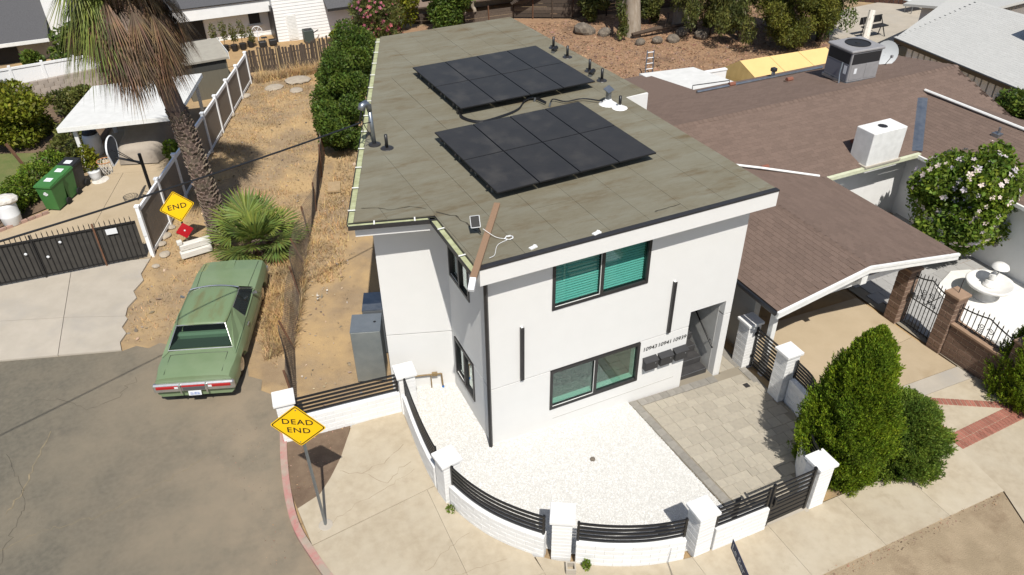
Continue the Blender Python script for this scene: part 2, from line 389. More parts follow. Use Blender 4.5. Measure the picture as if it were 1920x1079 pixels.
LF_CYP2 = leafm('leaf_juniper', (.18,.26,.035), .5)
LF_HED = leafm('leaf_hedge', (.11,.165,.025), .5)
LF_HIB = leafm('leaf_hibiscus', (.155,.225,.025), .5)
LF_YG = leafm('leaf_yellow_green', (.20,.215,.02), .5)
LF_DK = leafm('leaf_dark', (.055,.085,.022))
LF_OLV = leafm('leaf_olive', (.135,.145,.035), .5)
LF_FEA = leafm('leaf_feathery', (.165,.17,.028), .5)
LF_BRI = leafm('leaf_bright', (.14,.21,.022), .5)
LF_PALM = leafm('leaf_palm', (.20,.235,.055), .35)
LF_FAN = leafm('leaf_fan_palm', (.20,.255,.055), .3)
LF_DEAD = leafm('leaf_dead_frond', (.20,.128,.066), .55, .15)
LF_DRY = leafm('dry_grass', (.56,.385,.175), .3, .25)
LF_LIT = leafm('dry_leaves', (.34,.205,.12), .6, .1)
FL_W = leafm('flower_pale', (.80,.66,.58), .12, .2)
FL_P = leafm('flower_pink', (.50,.13,.15), .4, .2)

# ---------------------------------------------------------------- ground, road, pavements
def big_ground():
    xs = [-300, 0, 13, 300]; mb = MB()
    for i in range(3):
        a, b = xs[i], xs[i+1]; mb.quad((a,-300,gl(a)-.05),(b,-300,gl(b)-.05),(b,400,gl(b)-.05),(a,400,gl(a)-.05))
    mb.build('ground', DIRT, kind='structure')
big_ground()
KERB = smooth_path([(-4.46,2.5,0),(-4.62,1.6,0),(-4.74,.6,0),(-4.76,-.3,0),(-4.62,-1.1,0),(-4.30,-2.2,0),(-3.5,-3.7,0),(-2.2,-5.4,0),(-.6,-6.7,0),(1.6,-7.5,0),(4.5,-7.75,0),(12,-7.8,0),(40,-7.8,0)], 5)
road = sheet('road', [(-60,24),(-30,14.6),(-10.78,8.5),(-7.77,7.55),(-7.4,7.62),(-7.1,7.36),(-6.8,7.48),(-6.5,7.2),(-6.2,7.25),(-5.9,6.8),(-5.5,6.75),(-5.3,6.3),(-5.0,6.1),(-5.02,5.7),(-4.75,5.4),(-4.8,5.0),(-4.5,4.7),(-4.6,4.3),(-4.35,4.0),(-4.42,3.6),(-4.22,3.3),(-4.3,2.9),(-4.46,2.5)] + [(p.x,p.y) for p in KERB[1:]] + [(60,-8),(60,-60),(-60,-60)], -.03, ASPH, thick=.0)
def crack(pts, w, mat, parent, jit=.06, zo=-.024):
    P = []; g = random.Random(int(pts[0][0]*100))
    for a, b in zip(pts, pts[1:]):
        L = math.hypot(b[0]-a[0], b[1]-a[1]); n = max(2, int(L/.12))
        for k in range(n): t = k/n; P.append((a[0]+(b[0]-a[0])*t+g.gauss(0,jit*.5), a[1]+(b[1]-a[1])*t+g.gauss(0,jit*.5)))
    mb = MB()
    for (x0,y0),(x1,y1) in zip(P,P[1:]):
        d = math.hypot(x1-x0,y1-y0)+1e-6; nx,ny = -(y1-y0)/d,(x1-x0)/d; ww = w*g.uniform(.3,1)
        mb.quad((x0-nx*ww,y0-ny*ww,gl(x0)+zo),(x1-nx*ww,y1-ny*ww,gl(x1)+zo),(x1+nx*ww,y1+ny*ww,gl(x1)+zo),(x0+nx*ww,y0+ny*ww,gl(x0)+zo))
    mb.build('crack', mat, parent)
CRK = pm('crack_fill', (.27,.22,.14), (.19,.16,.11), s=8, rough=1)
CRKD = pm('crack_dark', (.085,.075,.06), rough=1)
crack([(-9.5,5.0),(-9.8,4.1),(-10.0,3.2),(-10.4,2.6)], .02, CRK, road)
crack([(-11,1.6),(-9.6,1.9),(-8.6,1.75),(-7.4,2.1),(-6.6,2.35),(-6.0,2.7)], .009, CRK, road)
crack([(-9.9,6.4),(-9.2,6.1),(-8.7,5.5),(-8.0,5.6),(-7.4,6.2)], .006, CRKD, road, .12)
crack([(-10.4,4.6),(-9.9,2.9),(-10.5,1.0),(-10.6,-.4)], .006, CRKD, road, .1)
# kerb with faded red paint, in cast lengths
kerb = thing('kerb', None, None, (-4.6,0,0), kind='structure')
for k in range(0, len(KERB)-1, 3):
    q = KERB[k:min(k+4, len(KERB))]
    if len(q) < 2: continue
    outer, inner = [], []
    for i, p in enumerate(q):
        d = (q[min(i+1,len(q)-1)]-q[max(i-1,0)]).normalized(); n_ = Vector((-d.y, d.x, 0))   # left of travel = lot side
        outer.append((p.x, p.y)); inner.append((p.x+n_.x*.155, p.y+n_.y*.155))
    g = .004
    MB().prism(outer+inner[::-1], lambda x,y: gl(x)-.25, lambda x,y: gl(x)+.072).build('kerb_length', REDK, kerb)
# sidewalk slabs
sw = thing('sidewalk', None, None, (0,-5,0), kind='structure')
def slabpart(poly, z=.055, mat=CONC, parent=sw, name='slab'): return sheet(name, poly, z, mat, parent=parent, thick=.2)
KI = []
for i,p in enumerate(KERB):
    d = (KERB[min(i+1,len(KERB)-1)]-KERB[max(i-1,0)]).normalized(); KI.append((p.x-d.y*.16, p.y+d.x*.16))
WALLC = smooth_path([(-1.56,1.72,0),(-1.63,.9,0),(-1.67,0,0),(-1.64,-.75,0),(-1.46,-1.5,0),(-1.16,-2.2,0),(-.75,-2.8,0),(-.22,-3.36,0),(.3,-3.72,0),(.9,-4.05,0),(1.6,-4.32,0),(2.4,-4.49,0),(2.95,-4.54,0)], 6)
def kin(y0, y1): return [p for p in KI if y0 < p[1] < y1]
def wl(y0, y1): return [(p.x,p.y) for p in WALLC if y0 < p.y < y1]
def kx(y): 
    for a,b in zip(KI,KI[1:]):
        if (a[1]-y)*(b[1]-y) <= 0: return a[0]+(b[0]-a[0])*(y-a[1])/(b[1]-a[1]+1e-9)
def wx(y):
    for a,b in zip(WALLC,WALLC[1:]):
        if (a.y-y)*(b.y-y) <= 0: return a.x+(b.x-a.x)*(y-a.y)/(b.y-a.y+1e-9)
J = .006
slabpart([(-2.83,2.0),(-3.05,1.62),(-3.33,1.12),(-3.7,.62),(-4.03,.26),(-4.56,.08),(kx(-.98),-.98),(wx(-.6),-.6),(wx(.6),.6),(-1.56,1.95)])
slabpart([(kx(-1.0),-1.0)] + kin(-3.6,-1.0) + [(kx(-3.6),-3.6),(-1.853,-3.6),(-1.853,-.637)])
slabpart([(-1.847,-.637),(wx(-.62),-.62)] + wl(-3.1,-.62) + [(wx(-3.1),-3.1),(-.447,-3.6),(-1.847,-3.6)])
slabpart([(kx(-3.606),-3.606)] + kin(-5.9,-3.606) + [(kx(-5.9),-5.9),(-.453,-5.9),(-.453,-3.606)])
slabpart([(-.447,-3.606),(-.447,-3.2)] + wl(-4.5,-3.24) + [(2.472,-4.5),(2.472,-5.9),(-.447,-5.9)])
for a,b in ((2.478,4.44),(4.446,6.4),(6.406,8.3)): slabpart([(a,-4.5),(b,-4.5),(b,-5.9),(a,-5.9)])
slabpart([(8.306,-4.5),(10.25,-4.5),(10.05,-5.9),(8.306,-5.9)])
soil = sheet('soil_bed', [(-4.46,2.3),(-4.56,1.5),(-4.6,.6),(-4.56,.08),(-4.03,.26),(-3.7,.62),(-3.33,1.12),(-3.05,1.62),(-2.83,2.1),(-3.6,2.3)], .03, DIRTB, thick=.0)
park = sheet('parkway_soil', [(1.7,-5.9),(10.02,-5.9),(9.2,-7.62),(4.5,-7.58),(1.65,-7.33),(-.4,-6.6),(-.9,-5.9)], .035, DIRTP, thick=.0)
CRKC = pm('crack_concrete', (.29,.235,.165), rough=1)
crack([(-3.5,.75),(-3.0,.45),(-2.4,.55),(-1.8,.9)], .008, CRKC, sw, .05, .0575)
crack([(-3.0,.45),(-2.6,-.1),(-2.2,.2),(-1.75,.3)], .007, CRKC, sw, .05, .0575)
crack([(-4.3,-.75),(-3.4,-.35),(-2.6,-.2),(-1.75,.1)], .007, CRKC, sw, .05, .0575)
crack([(-2.6,-2.6),(-1.6,-2.1),(-1.3,-2.0)], .006, CRKC, sw, .05, .0575)
crack([(-3.4,-3.1),(-2.2,-2.9),(-.9,-3.0)], .006, CRKC, sw, .05, .0575)
# apron of the left driveway, slabs
ap = thing('driveway_apron', None, None, (-9,10,0), kind='structure')
def lerp2(a,b,t): return (a[0]+(b[0]-a[0])*t, a[1]+(b[1]-a[1])*t)
slabpart([(-9.35,8.07),(-7.78,7.56),(-7.80,7.95),(-7.62,8.3),(-7.72,8.65),(-7.55,9.0),(-7.60,9.15),(-9.22,9.85)], .01, CONCP, ap)
slabpart([(-9.22,9.865),(-7.60,9.165),(-7.52,9.6),(-7.25,10.0),(-7.32,10.4),(-7.0,10.9),(-7.05,11.3),(-6.72,12.1),(-9.0,12.75)], .01, CONCP, ap)
slabpart([(-9.365,8.075),(-9.235,9.85),(-14,11.6),(-14,9.5)], .01, CONCP, ap)
slabpart([(-9.235,9.865),(-9.015,12.75),(-14,14.2),(-14,11.615)], .01, CONCP, ap)
slabpart([(-14.015,9.5),(-14.015,14.2),(-30,19),(-30,14.6)], .01, CONCP, ap)
yard = thing('concrete_yard', None, None, (-8,16,0), kind='structure')
slabpart([(-9.0,12.77),(-6.7,12.15),(-5.6,15.1),(-4.6,18.1),(-7.2,19.0)], .012, CONCT, yard)
slabpart([(-9.015,12.77),(-7.215,19.0),(-8.5,19.2),(-9.35,17.2),(-11.3,16.1),(-14,16.8),(-14,14.25)], .012, CONCT, yard)
slabpart([(-7.2,19.015),(-4.6,18.115),(-3.0,22.6),(-7.4,23.5),(-8.5,19.25)], .012, CONCT, yard)
# right-hand driveway
dr = thing('driveway', None, None, (10,-2,-.45), kind='structure')
slabpart([(7.72,-1.5),(7.72,1.2),(12.75,1.2),(12.75,-.35),(12.75,-.9)], .03, CONCT, dr)
slabpart([(7.72,-1.51),(12.75,-.92),(12.83,-2.35),(10.2,-2.35),(7.72,-2.6)], .03, CONCT, dr)
slabpart([(10.2,-2.365),(12.86,-2.365),(12.9,-2.85),(10.2,-2.85)], .03, CONCP, dr)
slabpart([(7.72,-2.61),(10.185,-2.365),(10.185,-2.86),(12.95,-2.865),(13.2,-4.18),(10.3,-4.48),(9.2,-4.48),(8.0,-4.0)], .03, CONC, dr)
slabpart([(10.27,-4.5),(13.1,-4.4),(20,-4.4),(20,-7.6),(9.25,-7.6),(10.07,-5.9)], .03, CONC, dr)
# brick bands in the driveway
bricks = MB().cbox(-.052,.052,-.115,.115,-.03,.012,.006).mesh('brick', BRICK)
def brickband(a, b, wid=1):
    L = math.hypot(b[0]-a[0], b[1]-a[1]); n = int(L/.116); ang = math.atan2(b[1]-a[1], b[0]-a[0])
    for i in range(n):
        for k in range(wid):
            t = (i+.5)/n; off = (k-(wid-1)/2)*.238
            x = a[0]+(b[0]-a[0])*t-math.sin(ang)*off; y = a[1]+(b[1]-a[1])*t+math.cos(ang)*off
            inst(bricks, 'brick', Matrix.Translation((x,y,gl(x)+.03)) @ Matrix.Rotation(ang+rng.uniform(-.01,.01),4,'Z'), dr)
brickband((10.85,-2.98),(12.85,-4.05)); brickband((10.42,-2.98),(10.42,-4.15)); brickband((10.3,-4.37),(13.3,-4.22), 2)
# courtyard of grey pavers beyond the iron gate
ct = thing('courtyard', None, None, (15.5,0,-.58), kind='structure')
sheet('bedding', [(12.9,-4.2),(30,-4.2),(30,4.1),(12.9,4.1)], .012, JOINT, parent=ct, thick=.0)
tile = {}
for i in range(12):
    for j in range(18):
        x0 = 13.12+i*.47+(.2 if j%2 else 0); y0 = -4.0+j*.47
        if x0 > 18.3: continue
        k = 0
        if k not in tile: tile[k] = MB().cbox(0,.462,0,.462,-.02,.03,.006).mesh('paver', GTILE)
        inst(tile[k], 'paver', Matrix.Translation((x0,y0,-.575)), ct)
MB().prism([(14.35,-1.6),(15.3,.5),(16.5,.95),(17.1,.75),(18.2,-.6),(18.0,-3.2),(15.6,-3.3)], -.6, -.50).build('white_slab', STONEW, ct)
sheet('gravel_bed', [(17.4,-4),(20,-4),(20,4),(16.0,4),(15.6,2.6),(17.2,1.2)], .035, LITTER, parent=ct, thick=.0)

# paver patio: each paver laid singly
pt = thing('paver_patio', None, None, (5.5,-2,-.25), kind='structure')
PATP = [(3.74,-.03),(5.33,-.03),(5.33,1.4),(6.39,1.4),(6.39,-.03),(6.62,-.03),(6.62,1.4),(7.42,1.4),(7.42,-2.45),(7.0,-2.8),(6.5,-3.2),(6.1,-3.7),(5.95,-4.45),(3.98,-4.45)]
sheet('bedding', PATP, .012, JOINT, parent=pt, thick=.0)
pcache = {}
def paver(x0, x1, y0, y1, mat=PAV):
    w_, h_ = round(x1-x0,3), round(y1-y0,3); k = (w_,h_,mat.name)
    if k not in pcache: pcache[k] = MB().cbox(.002,w_-.002,.002,h_-.002,-.02,.03,.004).mesh('paver', mat)
    xc = (x0+x1)/2
    inst(pcache[k], 'paver', Matrix.Translation((x0,y0,gl(xc)+.008+rng.uniform(-.002,.002))) @ Matrix.Rotation(.045,4,'Y'), pt)
y = -.28; row = 0
while y > -4.4:
    h_ = (.30,.22,.30)[row % 3]; x = 3.78 + (-y)*.055 + .22
    while x < 7.2:
        w_ = rng.choice((.22,.30,.45,.37)); x1 = x + w_
        if inpoly(x+w_/2, y-h_/2, PATP) and inpoly(x+.03, y-h_+.02, PATP) and inpoly(x1-.02, y-h_+.02, PATP): paver(x, x1, y-h_, y)
        x = x1
    y -= h_; row += 1
for i in range(20): xx = 3.755+(.055*(.06+i*.22)); paver(xx, xx+.21, -.05-(i+1)*.22, -.05-i*.22, PAVD)
for i in range(7): paver(3.99+i*.22, 4.21+i*.22, -.27, -.05, PAVD)
for i in range(4): paver(5.34+i*.26, 5.60+i*.26, -.27, -.04, PAVD)
for j in range(5): paver(7.2, 7.41, -.26-.22*j, -.04-.22*j, PAVD)
for j in range(5):
    for i in range(3): paver(6.63+i*.26, 6.89+i*.26, .01+j*.25, .26+j*.25, PAVD if i == 2 else PAV)
MB().box(6.88,7.02,-.78,-.64,gl(6.9)+.025,gl(6.9)+.045).build('drain_grate', DARKM, pt)

# white gravel yard
GP = [(0,2.38),(-1.35,2.75)] + [(-1.36,1.7)] + [(p.x*.9+.05*.9, p.y*.94+.05) for p in WALLC[4:]] + [(3.95,-4.4),(3.74,-.02),(0,-.02),(-.0,2.3)]
GP = [(0,2.4),(-1.40,2.8),(-1.40,1.7)] + [(p.x+.2, p.y+.16) for p in WALLC[4:-1]] + [(3.0,-4.35),(3.94,-4.35),(3.74,.05),(0,.05)]
sheet('gravel_yard_bed', GP, .012, GRAVB, thick=.0)
def gravel():
    n = 80000; X = nrg.uniform(-1.7,4,n); Y = nrg.uniform(-4.5,2.9,n); k = npin(X,Y,GP); X,Y = X[k],Y[k]; n = len(X)
    O = np.array([(1,0,0),(-1,0,0),(0,1,0),(0,-1,0),(0,0,1)])*1.0; F0 = np.array([(0,2,4),(2,1,4),(1,3,4),(3,0,4)])
    S = nrg.uniform(.008,.018,(n,1,1))*nrg.uniform(.6,1.2,(n,1,3)); a = nrg.uniform(0,6.28,n); ca,sa = np.cos(a),np.sin(a)
    V = O[None]*S + nrg.normal(0,.003,(n,5,3)); Vx = V[:,:,0]*ca[:,None]-V[:,:,1]*sa[:,None]; Vy = V[:,:,0]*sa[:,None]+V[:,:,1]*ca[:,None]
    Z = -.045*np.clip(X,0,13)+.012+nrg.uniform(0,.008,n)
    V = np.stack([Vx+X[:,None],Vy+Y[:,None],V[:,:,2]+Z[:,None]],2).reshape(-1,3)
    F = (F0[None]+5*np.arange(n)[:,None,None]).reshape(-1,3)
    npmesh('white_gravel', V, F, GRAV, kind='stuff', label='bright white crushed stone gravel covering the corner yard', cat='gravel')
gravel()
# ---------------------------------------------------------------- the white corner house
hs = thing('corner_house', 'two storey white stucco house with flat olive roof behind the curved corner wall', 'house', (0,0,0))
def wall_cells(us, zs, holes, t, M, mb=None):
    """grid of wall cells, holes (u0,u1,z0,z1) left open; local x=u, y=depth, z"""
    mb = mb or MB()
    us = sorted(set(us + [h[0] for h in holes] + [h[1] for h in holes])); us = [u for u in us if us[0] <= u <= us[-1]]
    zs2 = sorted(set(zs + [z for h in holes for z in (h[2],h[3]) if zs[0] < z < zs[-1]]))
    for a,b in zip(us,us[1:]):
        run = None
        for c,d in zip(zs2,zs2[1:]):
            hole = any(h[0]-1e-6 <= a and b <= h[1]+1e-6 and h[2]-1e-6 <= c and d <= h[3]+1e-6 for h in holes)
            if not hole:
                q = MB().box(a,b,0,t,c,d); mb.add([M @ Vector(p) for p in q.v], q.f)
    return mb
def planeM(o, ang): return Matrix.Translation((o[0],o[1],0)) @ Matrix.Rotation(ang,4,'Z')
MF = planeM((0,0),0)                                     # front wall: +u = +x, depth = +y
UW = (1.50,3.94,3.49,4.72); LW = (1.503,3.94,.52,1.728); DOOR = (5.33,6.39,-.7,2.18)
wall_cells([0,5.33],[-.7,1.728],[LW],.2,MF).build('wall', STUC, hs); wall_cells([6.39,6.6],[-.7,1.728],[],.2,MF).build('wall', STUC, hs)
wall_cells([0,6.6],[1.757,4.98],[UW,(5.33,6.39,1.757,2.18)],.2,MF).build('wall', STUC, hs)
wall_cells([0,6.6],[1.728,1.757],[(5.33,6.39,1.728,1.757)],.16,planeM((0,.038),0)).build('reveal_joint', DARKM, hs)
MS = planeM((0,2.36),-math.pi/2)                         # notch side wall, u runs from the inner corner forwards, faces -x
SUW = (.16,1.36,3.52,4.75); SLW = (.20,1.40,.57,1.728)
wall_cells([0,2.155],[-.5,1.728],[SLW],.2,MS).build('wall', STUC, hs)
wall_cells([0,2.155],[1.757,4.98],[SUW],.2,MS).build('wall', STUC, hs)
wall_cells([0,2.155],[1.728,1.757],[],.16,MS @ Matrix.Translation((0,.038,0))).build('reveal_joint', DARKM, hs)
aN = math.atan2(2.36-2.87, 1.5); MN = planeM((-1.5,2.87),aN)      # notch back wall facing forwards
LN = math.hypot(1.5,.51)
wall_cells([0,LN],[-.5,1.728],[],.2,MN).build('wall', STUC, hs)
wall_cells([0,LN],[1.757,4.98],[],.2,MN).build('wall', STUC, hs)
wall_cells([0,LN],[1.728,1.757],[],.16,MN @ Matrix.Translation((0,.038,0))).build('reveal_joint', DARKM, hs)
MB().prism([(-1.5,2.9),(-1.31,2.86),(2.5,13.5),(2.3,13.55)],-.5,4.98).build('wall', STUC, hs)
MB().box(6.4,6.6,1.8,13.5,-.7,4.98).build('wall', STUC, hs)
MB().box(6.4,6.598,.21,1.79,2.2,4.98).build('wall', STUC, hs)
MB().box(6.395,6.6,.202,1.79,-.7,2.18).build('wall', STUC, hs)
MB().box(2.31,6.6,13.3,13.5,-.7,4.98).build('wall', STUC, hs)
MB().box(6.61,7.3,5.82,13.4,-.7,5.0).build('bay_wall', STUC, hs)
MB().box(1.6,5.08,-.006,.0,.185,.195).build('weep_screed', pm('screed',(.4,.39,.36)), hs)
# stair recess
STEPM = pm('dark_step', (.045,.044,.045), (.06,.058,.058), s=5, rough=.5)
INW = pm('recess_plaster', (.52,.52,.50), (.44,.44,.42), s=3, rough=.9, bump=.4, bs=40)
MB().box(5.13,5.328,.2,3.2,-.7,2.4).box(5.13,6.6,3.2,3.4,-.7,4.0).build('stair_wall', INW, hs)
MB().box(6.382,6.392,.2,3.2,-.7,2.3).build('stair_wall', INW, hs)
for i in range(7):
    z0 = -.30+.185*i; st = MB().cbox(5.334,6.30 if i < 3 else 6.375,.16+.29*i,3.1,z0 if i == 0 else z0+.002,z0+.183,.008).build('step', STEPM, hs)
    MB().box(5.335,6.30 if i < 3 else 6.37,.168+.29*i,.180+.29*i,z0+.1832,z0+.1865).build('nosing', GALV, st)
MB().tube([(6.31,.10,.62),(6.31,.16,.66),(6.31,1.9,1.98)],.022,8).tube([(6.31,.3,.77),(6.385,.3,.72)],.012,6).tube([(6.31,1.2,1.45),(6.385,1.2,1.4)],.012,6).build('handrail', BLACKM, hs, smooth=True)
# windows
def window(M, W, frame_m, pane_m, fw=.07, slide=True, proud=.025):
    u0,u1,z0,z1 = W
    fr = MB().box(u0,u1,-proud,.09,z0,z0+fw).box(u0,u1,-proud,.09,z1-fw,z1).box(u0,u0+fw,-proud+.001,.089,z0+fw,z1-fw).box(u1-fw,u1,-proud+.001,.089,z0+fw,z1-fw)
    um = (u0+u1)/2; fr.box(um-.03,um+.045,-proud+.002,.088,z0+fw,z1-fw)
    f = fr.xf(M).build('window_frame', frame_m, hs)
    MB().box(um-.042,um-.031,-.004,.012,z0+fw,z1-fw).box(u0+fw,um-.042,-.004,.010,z0+fw,z0+fw+.006).xf(M).build('sash_edge', WTRIM, f)
    MB().box(u0+fw,um-.03,.045,.051,z0+fw,z1-fw).xf(M).build('pane', pane_m, f)
    MB().box(um+.045,u1-fw,.030,.036,z0+fw,z1-fw).xf(M).build('pane', pane_m, f)
    return f
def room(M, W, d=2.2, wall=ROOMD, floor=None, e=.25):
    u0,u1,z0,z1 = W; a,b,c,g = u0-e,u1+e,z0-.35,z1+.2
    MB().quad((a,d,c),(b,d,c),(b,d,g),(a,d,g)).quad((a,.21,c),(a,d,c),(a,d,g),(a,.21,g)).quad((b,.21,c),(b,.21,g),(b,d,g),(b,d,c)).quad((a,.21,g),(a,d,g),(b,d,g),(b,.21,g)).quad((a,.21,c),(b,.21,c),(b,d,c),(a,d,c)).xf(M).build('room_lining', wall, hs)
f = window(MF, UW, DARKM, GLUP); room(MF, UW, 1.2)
def blinds(M, u0, u1, z0, z1, y, mat, parent, pitch=.066):
    n = int((z1-z0)/pitch)
    for i in range(n):
        z = z0+i*pitch+.02
        MB().quad((u0,y-.014,z-.020),(u1,y-.014,z-.020),(u1,y+.010,z+.020),(u0,y+.010,z+.020)).xf(M).build('blind_slat', mat, parent)
blinds(MF, 1.58,2.70,3.56,4.64,.13,TEALW,f); blinds(MF, 2.74,3.87,3.56,4.64,.13,TEALW,f)
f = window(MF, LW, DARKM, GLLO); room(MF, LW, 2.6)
MB().box(1.50,3.95,.092,.24,.575,.605).build('inner_sill', ROOMW, f)
MB().box(3.86,3.90,.092,.24,.606,1.66).xf(MF).build('inner_sill', ROOMW, f)
f = window(MS, SUW, DARKM, GLLO); room(MS, SUW, 1.0, e=.1)
f = window(MS, SLW, DARKM, GLLO); room(MS, SLW, 1.0, e=.1)
MB().tube([(-.045,-.045,0.02),(-.045,-.045,4.95)],.048,4).build('downspout', DARKM, hs)
# roof deck, fascia, membrane sheets
ROOF = [(-.3,-.4),(6.92,-.4),(6.74,5.74),(7.5,5.80),(7.04,14.05),(2.15,13.95),(-1.99,2.36),(-.36,1.89),(-.33,-.39)]
MB().prism([(-.3,-.39),(6.92,-.39),(6.74,5.70),(7.5,5.76),(7.04,14.05),(2.15,13.95),(-1.99,2.36),(-.36,1.89),(-.3,1.0)],4.985,5.33).build('fascia', STUC, hs)
MB().box(-.3,6.92,-.415,-.391,4.95,5.325).build('front_fascia', STUC, hs)
MB().box(6.72,7.5,5.735,5.765,4.6,5.326).build('bay_fascia', STUC, hs)
MB().box(-.305,6.925,-.43,-.30,5.328,5.362).build('drip_edge', DARKM, hs)
def clip_faces(poly, planes):
    bm = bmesh.new(); bm.faces.new([bm.verts.new((x,y,0)) for x,y in poly])
    for (co, no) in planes:
        bmesh.ops.bisect_plane(bm, geom=bm.verts[:]+bm.edges[:]+bm.faces[:], plane_co=(*co,0), plane_no=(*no,0), clear_outer=True)
    out = [[(v.co.x,v.co.y) for v in f.verts] for f in bm.faces if f.calc_area() > .02]; bm.free(); return out
def sheet_pieces(x0, x1, y0, y1, name='roof_sheet', extra=(), z=5.331):
    g = .0035; a = -.038                                     # sheets run a touch off square, like the panels
    n1 = (math.cos(a), -math.sin(a)); n1 = (1, .038)
    pl = [((x0+g,0),(-1,-.038)), ((x1-g,0),(1,.038)), ((0,y0+g),(0,-1)), ((0,y1-g),(0,1))] + list(extra)
    for p in clip_faces(ROOF, pl):
        t = .009+rng.uniform(0,.003); o = MB().prism(p, z, z+t+.012).build(name, MEMB, hs)
lnrm = (-.942,.336); lco = (-1.99+.5*.942, 2.36-.5*.336)
x = -2.2; i = 0
while x < 8.4:
    cuts = [-1, (1.2,4.1,2.6,3.3)[i%4], (6.4,8.3,7.2,9.0)[i%4], 14.5]
    for c0,c1 in zip(cuts,cuts[1:]): sheet_pieces(x, x+.97, c0, c1, extra=[(lco, lnrm)])
    x += .97; i += 1
for c0,c1 in ((-1,4.4),(4.4,8.9),(8.9,14.5)): sheet_pieces(-9, 20, c0, c1, extra=[(lco, (.942,-.336))])
CRKR = pm('roof_crack', (.055,.048,.036), rough=1)
crack([(-.25,1.95),(.05,1.55),(.15,1.0),(.45,.45),(.55,.05)], .022, CRKR, hs, .05, 5.362)
crack([(-1.7,2.9),(-1.2,2.5),(-.7,2.45),(-.3,2.1)], .014, CRKR, hs, .06, 5.362)
crack([(3.9,-.05),(4.8,.05),(5.6,-.02)], .012, CRKR, hs, .04, 5.56)
# gutters with straps
def gutter(P, Q, n, ext=.0):
    P,Q = Vector((*P,0)),Vector((*Q,0)); d = (Q-P).normalized(); n = Vector((*n,0)); A = P-d*ext; B = Q+d*ext; W = .135
    def pr_(o0,o1,z0,z1): 
        return MB().prism([((A+n*o0).x,(A+n*o0).y),((B+n*o0).x,(B+n*o0).y),((B+n*o1).x,(B+n*o1).y),((A+n*o1).x,(A+n*o1).y)],z0,z1)
    g = pr_(.004,W,5.24,5.255); g2 = pr_(W,W+.016,5.235,5.335); g.add(g2.v,g2.f); g3 = pr_(.003,.010,5.255,5.335); g.add(g3.v,g3.f)
    go = g.build('gutter', DARKM, hs)
    pr_(.012,W-.002,5.285,5.30).build('gutter_trough', GREENGUT, go)
    L = (Q-P).length; k = max(2,int(L/.95))
    for i in range(k):
        c = P+d*(L*(i+.5)/k)+n*(W/2); MB().obox((c.x,c.y,5.343),(.03,W+.03,.012),math.atan2(d.y,d.x)).build('gutter_strap', WTRIM, go)
gutter((-1.99,2.36),(2.15,13.95),(-.942,.336)); gutter((-1.99,2.36),(-.36,1.89),(-.277,-.961),.12); gutter((-.36,1.89),(-.33,-.36),(-1,0.01),.05)
# solar arrays
def solar(name, label, BL, rot):
    a = thing(name, label, 'solar panels', (BL[0],BL[1],5.36), rot, 'solar arrays on the flat roof')
    pw, ph = 1.03, 1.76; tl = .035
    for c in range(4):
        for r_ in range(2):
            x0,y0 = c*(pw+.018), r_*(ph+.018); z = .20
            f = MB().cbox(x0,x0+pw,y0,y0+ph,z,z+.035,.004).build('panel_frame', PANELF, a, world=False)
            MB().quad((x0+.012,y0+.012,z+.0365),(x0+pw-.012,y0+.012,z+.0365),(x0+pw-.012,y0+ph-.012,z+.0365),(x0+.012,y0+ph-.012,z+.0365)).build('panel_glass', PANEL, f, world=False)
    for y0 in (.45,1.3,2.2,3.1): MB().box(-.03,4.2,y0,y0+.04,.15,.198).build('rail', DARKM, a, world=False)
    for x0 in (.1,1.4,2.7,4.0):
        for y0 in (.47,1.32,2.22,3.12): MB().box(x0-.02,x0+.02,y0-.02,y0+.02,-.01,.15).build('foot', GALV, a, world=False)
solar('solar_array','black eight panel solar array nearest the front edge of the roof',(1.06,1.80),R(2.1))
solar('solar_array','black eight panel solar array farther back towards the vent pipes',(2.08,6.45),R(2.1))
# roof furniture
ZR = 5.352
for i,(x_,y_,ds) in enumerate([(6.86,10.33,'farthest back in the row of four'),(6.84,9.34,'second from the back in the row of four'),(6.85,7.95,'third from the back in the row of four'),(6.78,7.1,'nearest of the row of four beside the solar array')]):
    v = thing('vent_pipe','black roof vent pipe with flashing, '+ds,'vent pipe',(x_,y_,ZR),0,'vent pipes along the roof edge')
    MB().tube([(0,0,0),(0,0,.36)],.042,10).build('pipe', BLACKM, v, world=False, smooth=True)
    MB().lathe((0,0,0),[(.16,.0),(.15,.012),(.06,.02),(.055,.06)],14).build('flashing', DARKM, v, world=False)
for i,(x_,y_,ds) in enumerate([(6.6,9.87,'beside the back vent pipe'),(6.62,7.52,'at the corner of the rear solar array')]):
    v = thing('junction_camera','small black camera on roof '+ds,'camera',(x_,y_,ZR),R(30))
    MB().tube([(0,0,.09),(.26,.03,.11)],[.06,.07],10).build('housing', BLACKM, v, world=False)
    MB().box(-.02,.06,-.04,.04,0,.07).build('mount', GALV, v, world=False)
v = thing('roof_vent','metal roof vent with slanted cap set in white mastic','vent',(6.04,5.5,ZR),R(20))
MB().lathe((0,0,0),[(.26,0),(.20,.03),(.11,.10),(.09,.14)],14).build('mastic', WPAINT, v, world=False)
MB().box(-.06,.06,-.05,.05,.12,.36).build('stack', GALV, v, world=False)
MB().slab([(-.11,-.09,.36),(.13,-.09,.40),(.13,.11,.48),(-.11,.11,.44)],.02).build('cap', GALV, v, world=False)
v = thing('vent_pipe','short black vent pipe set in white mastic beside the metal vent','vent pipe',(6.18,5.12,ZR))
MB().tube([(0,0,0),(0,0,.34)],.042,10).build('pipe', BLACKM, v, world=False, smooth=True)
MB().lathe((0,0,0),[(.22,0),(.16,.02),(.07,.06),(.05,.10)],12).build('mastic', WPAINT, v, world=False)
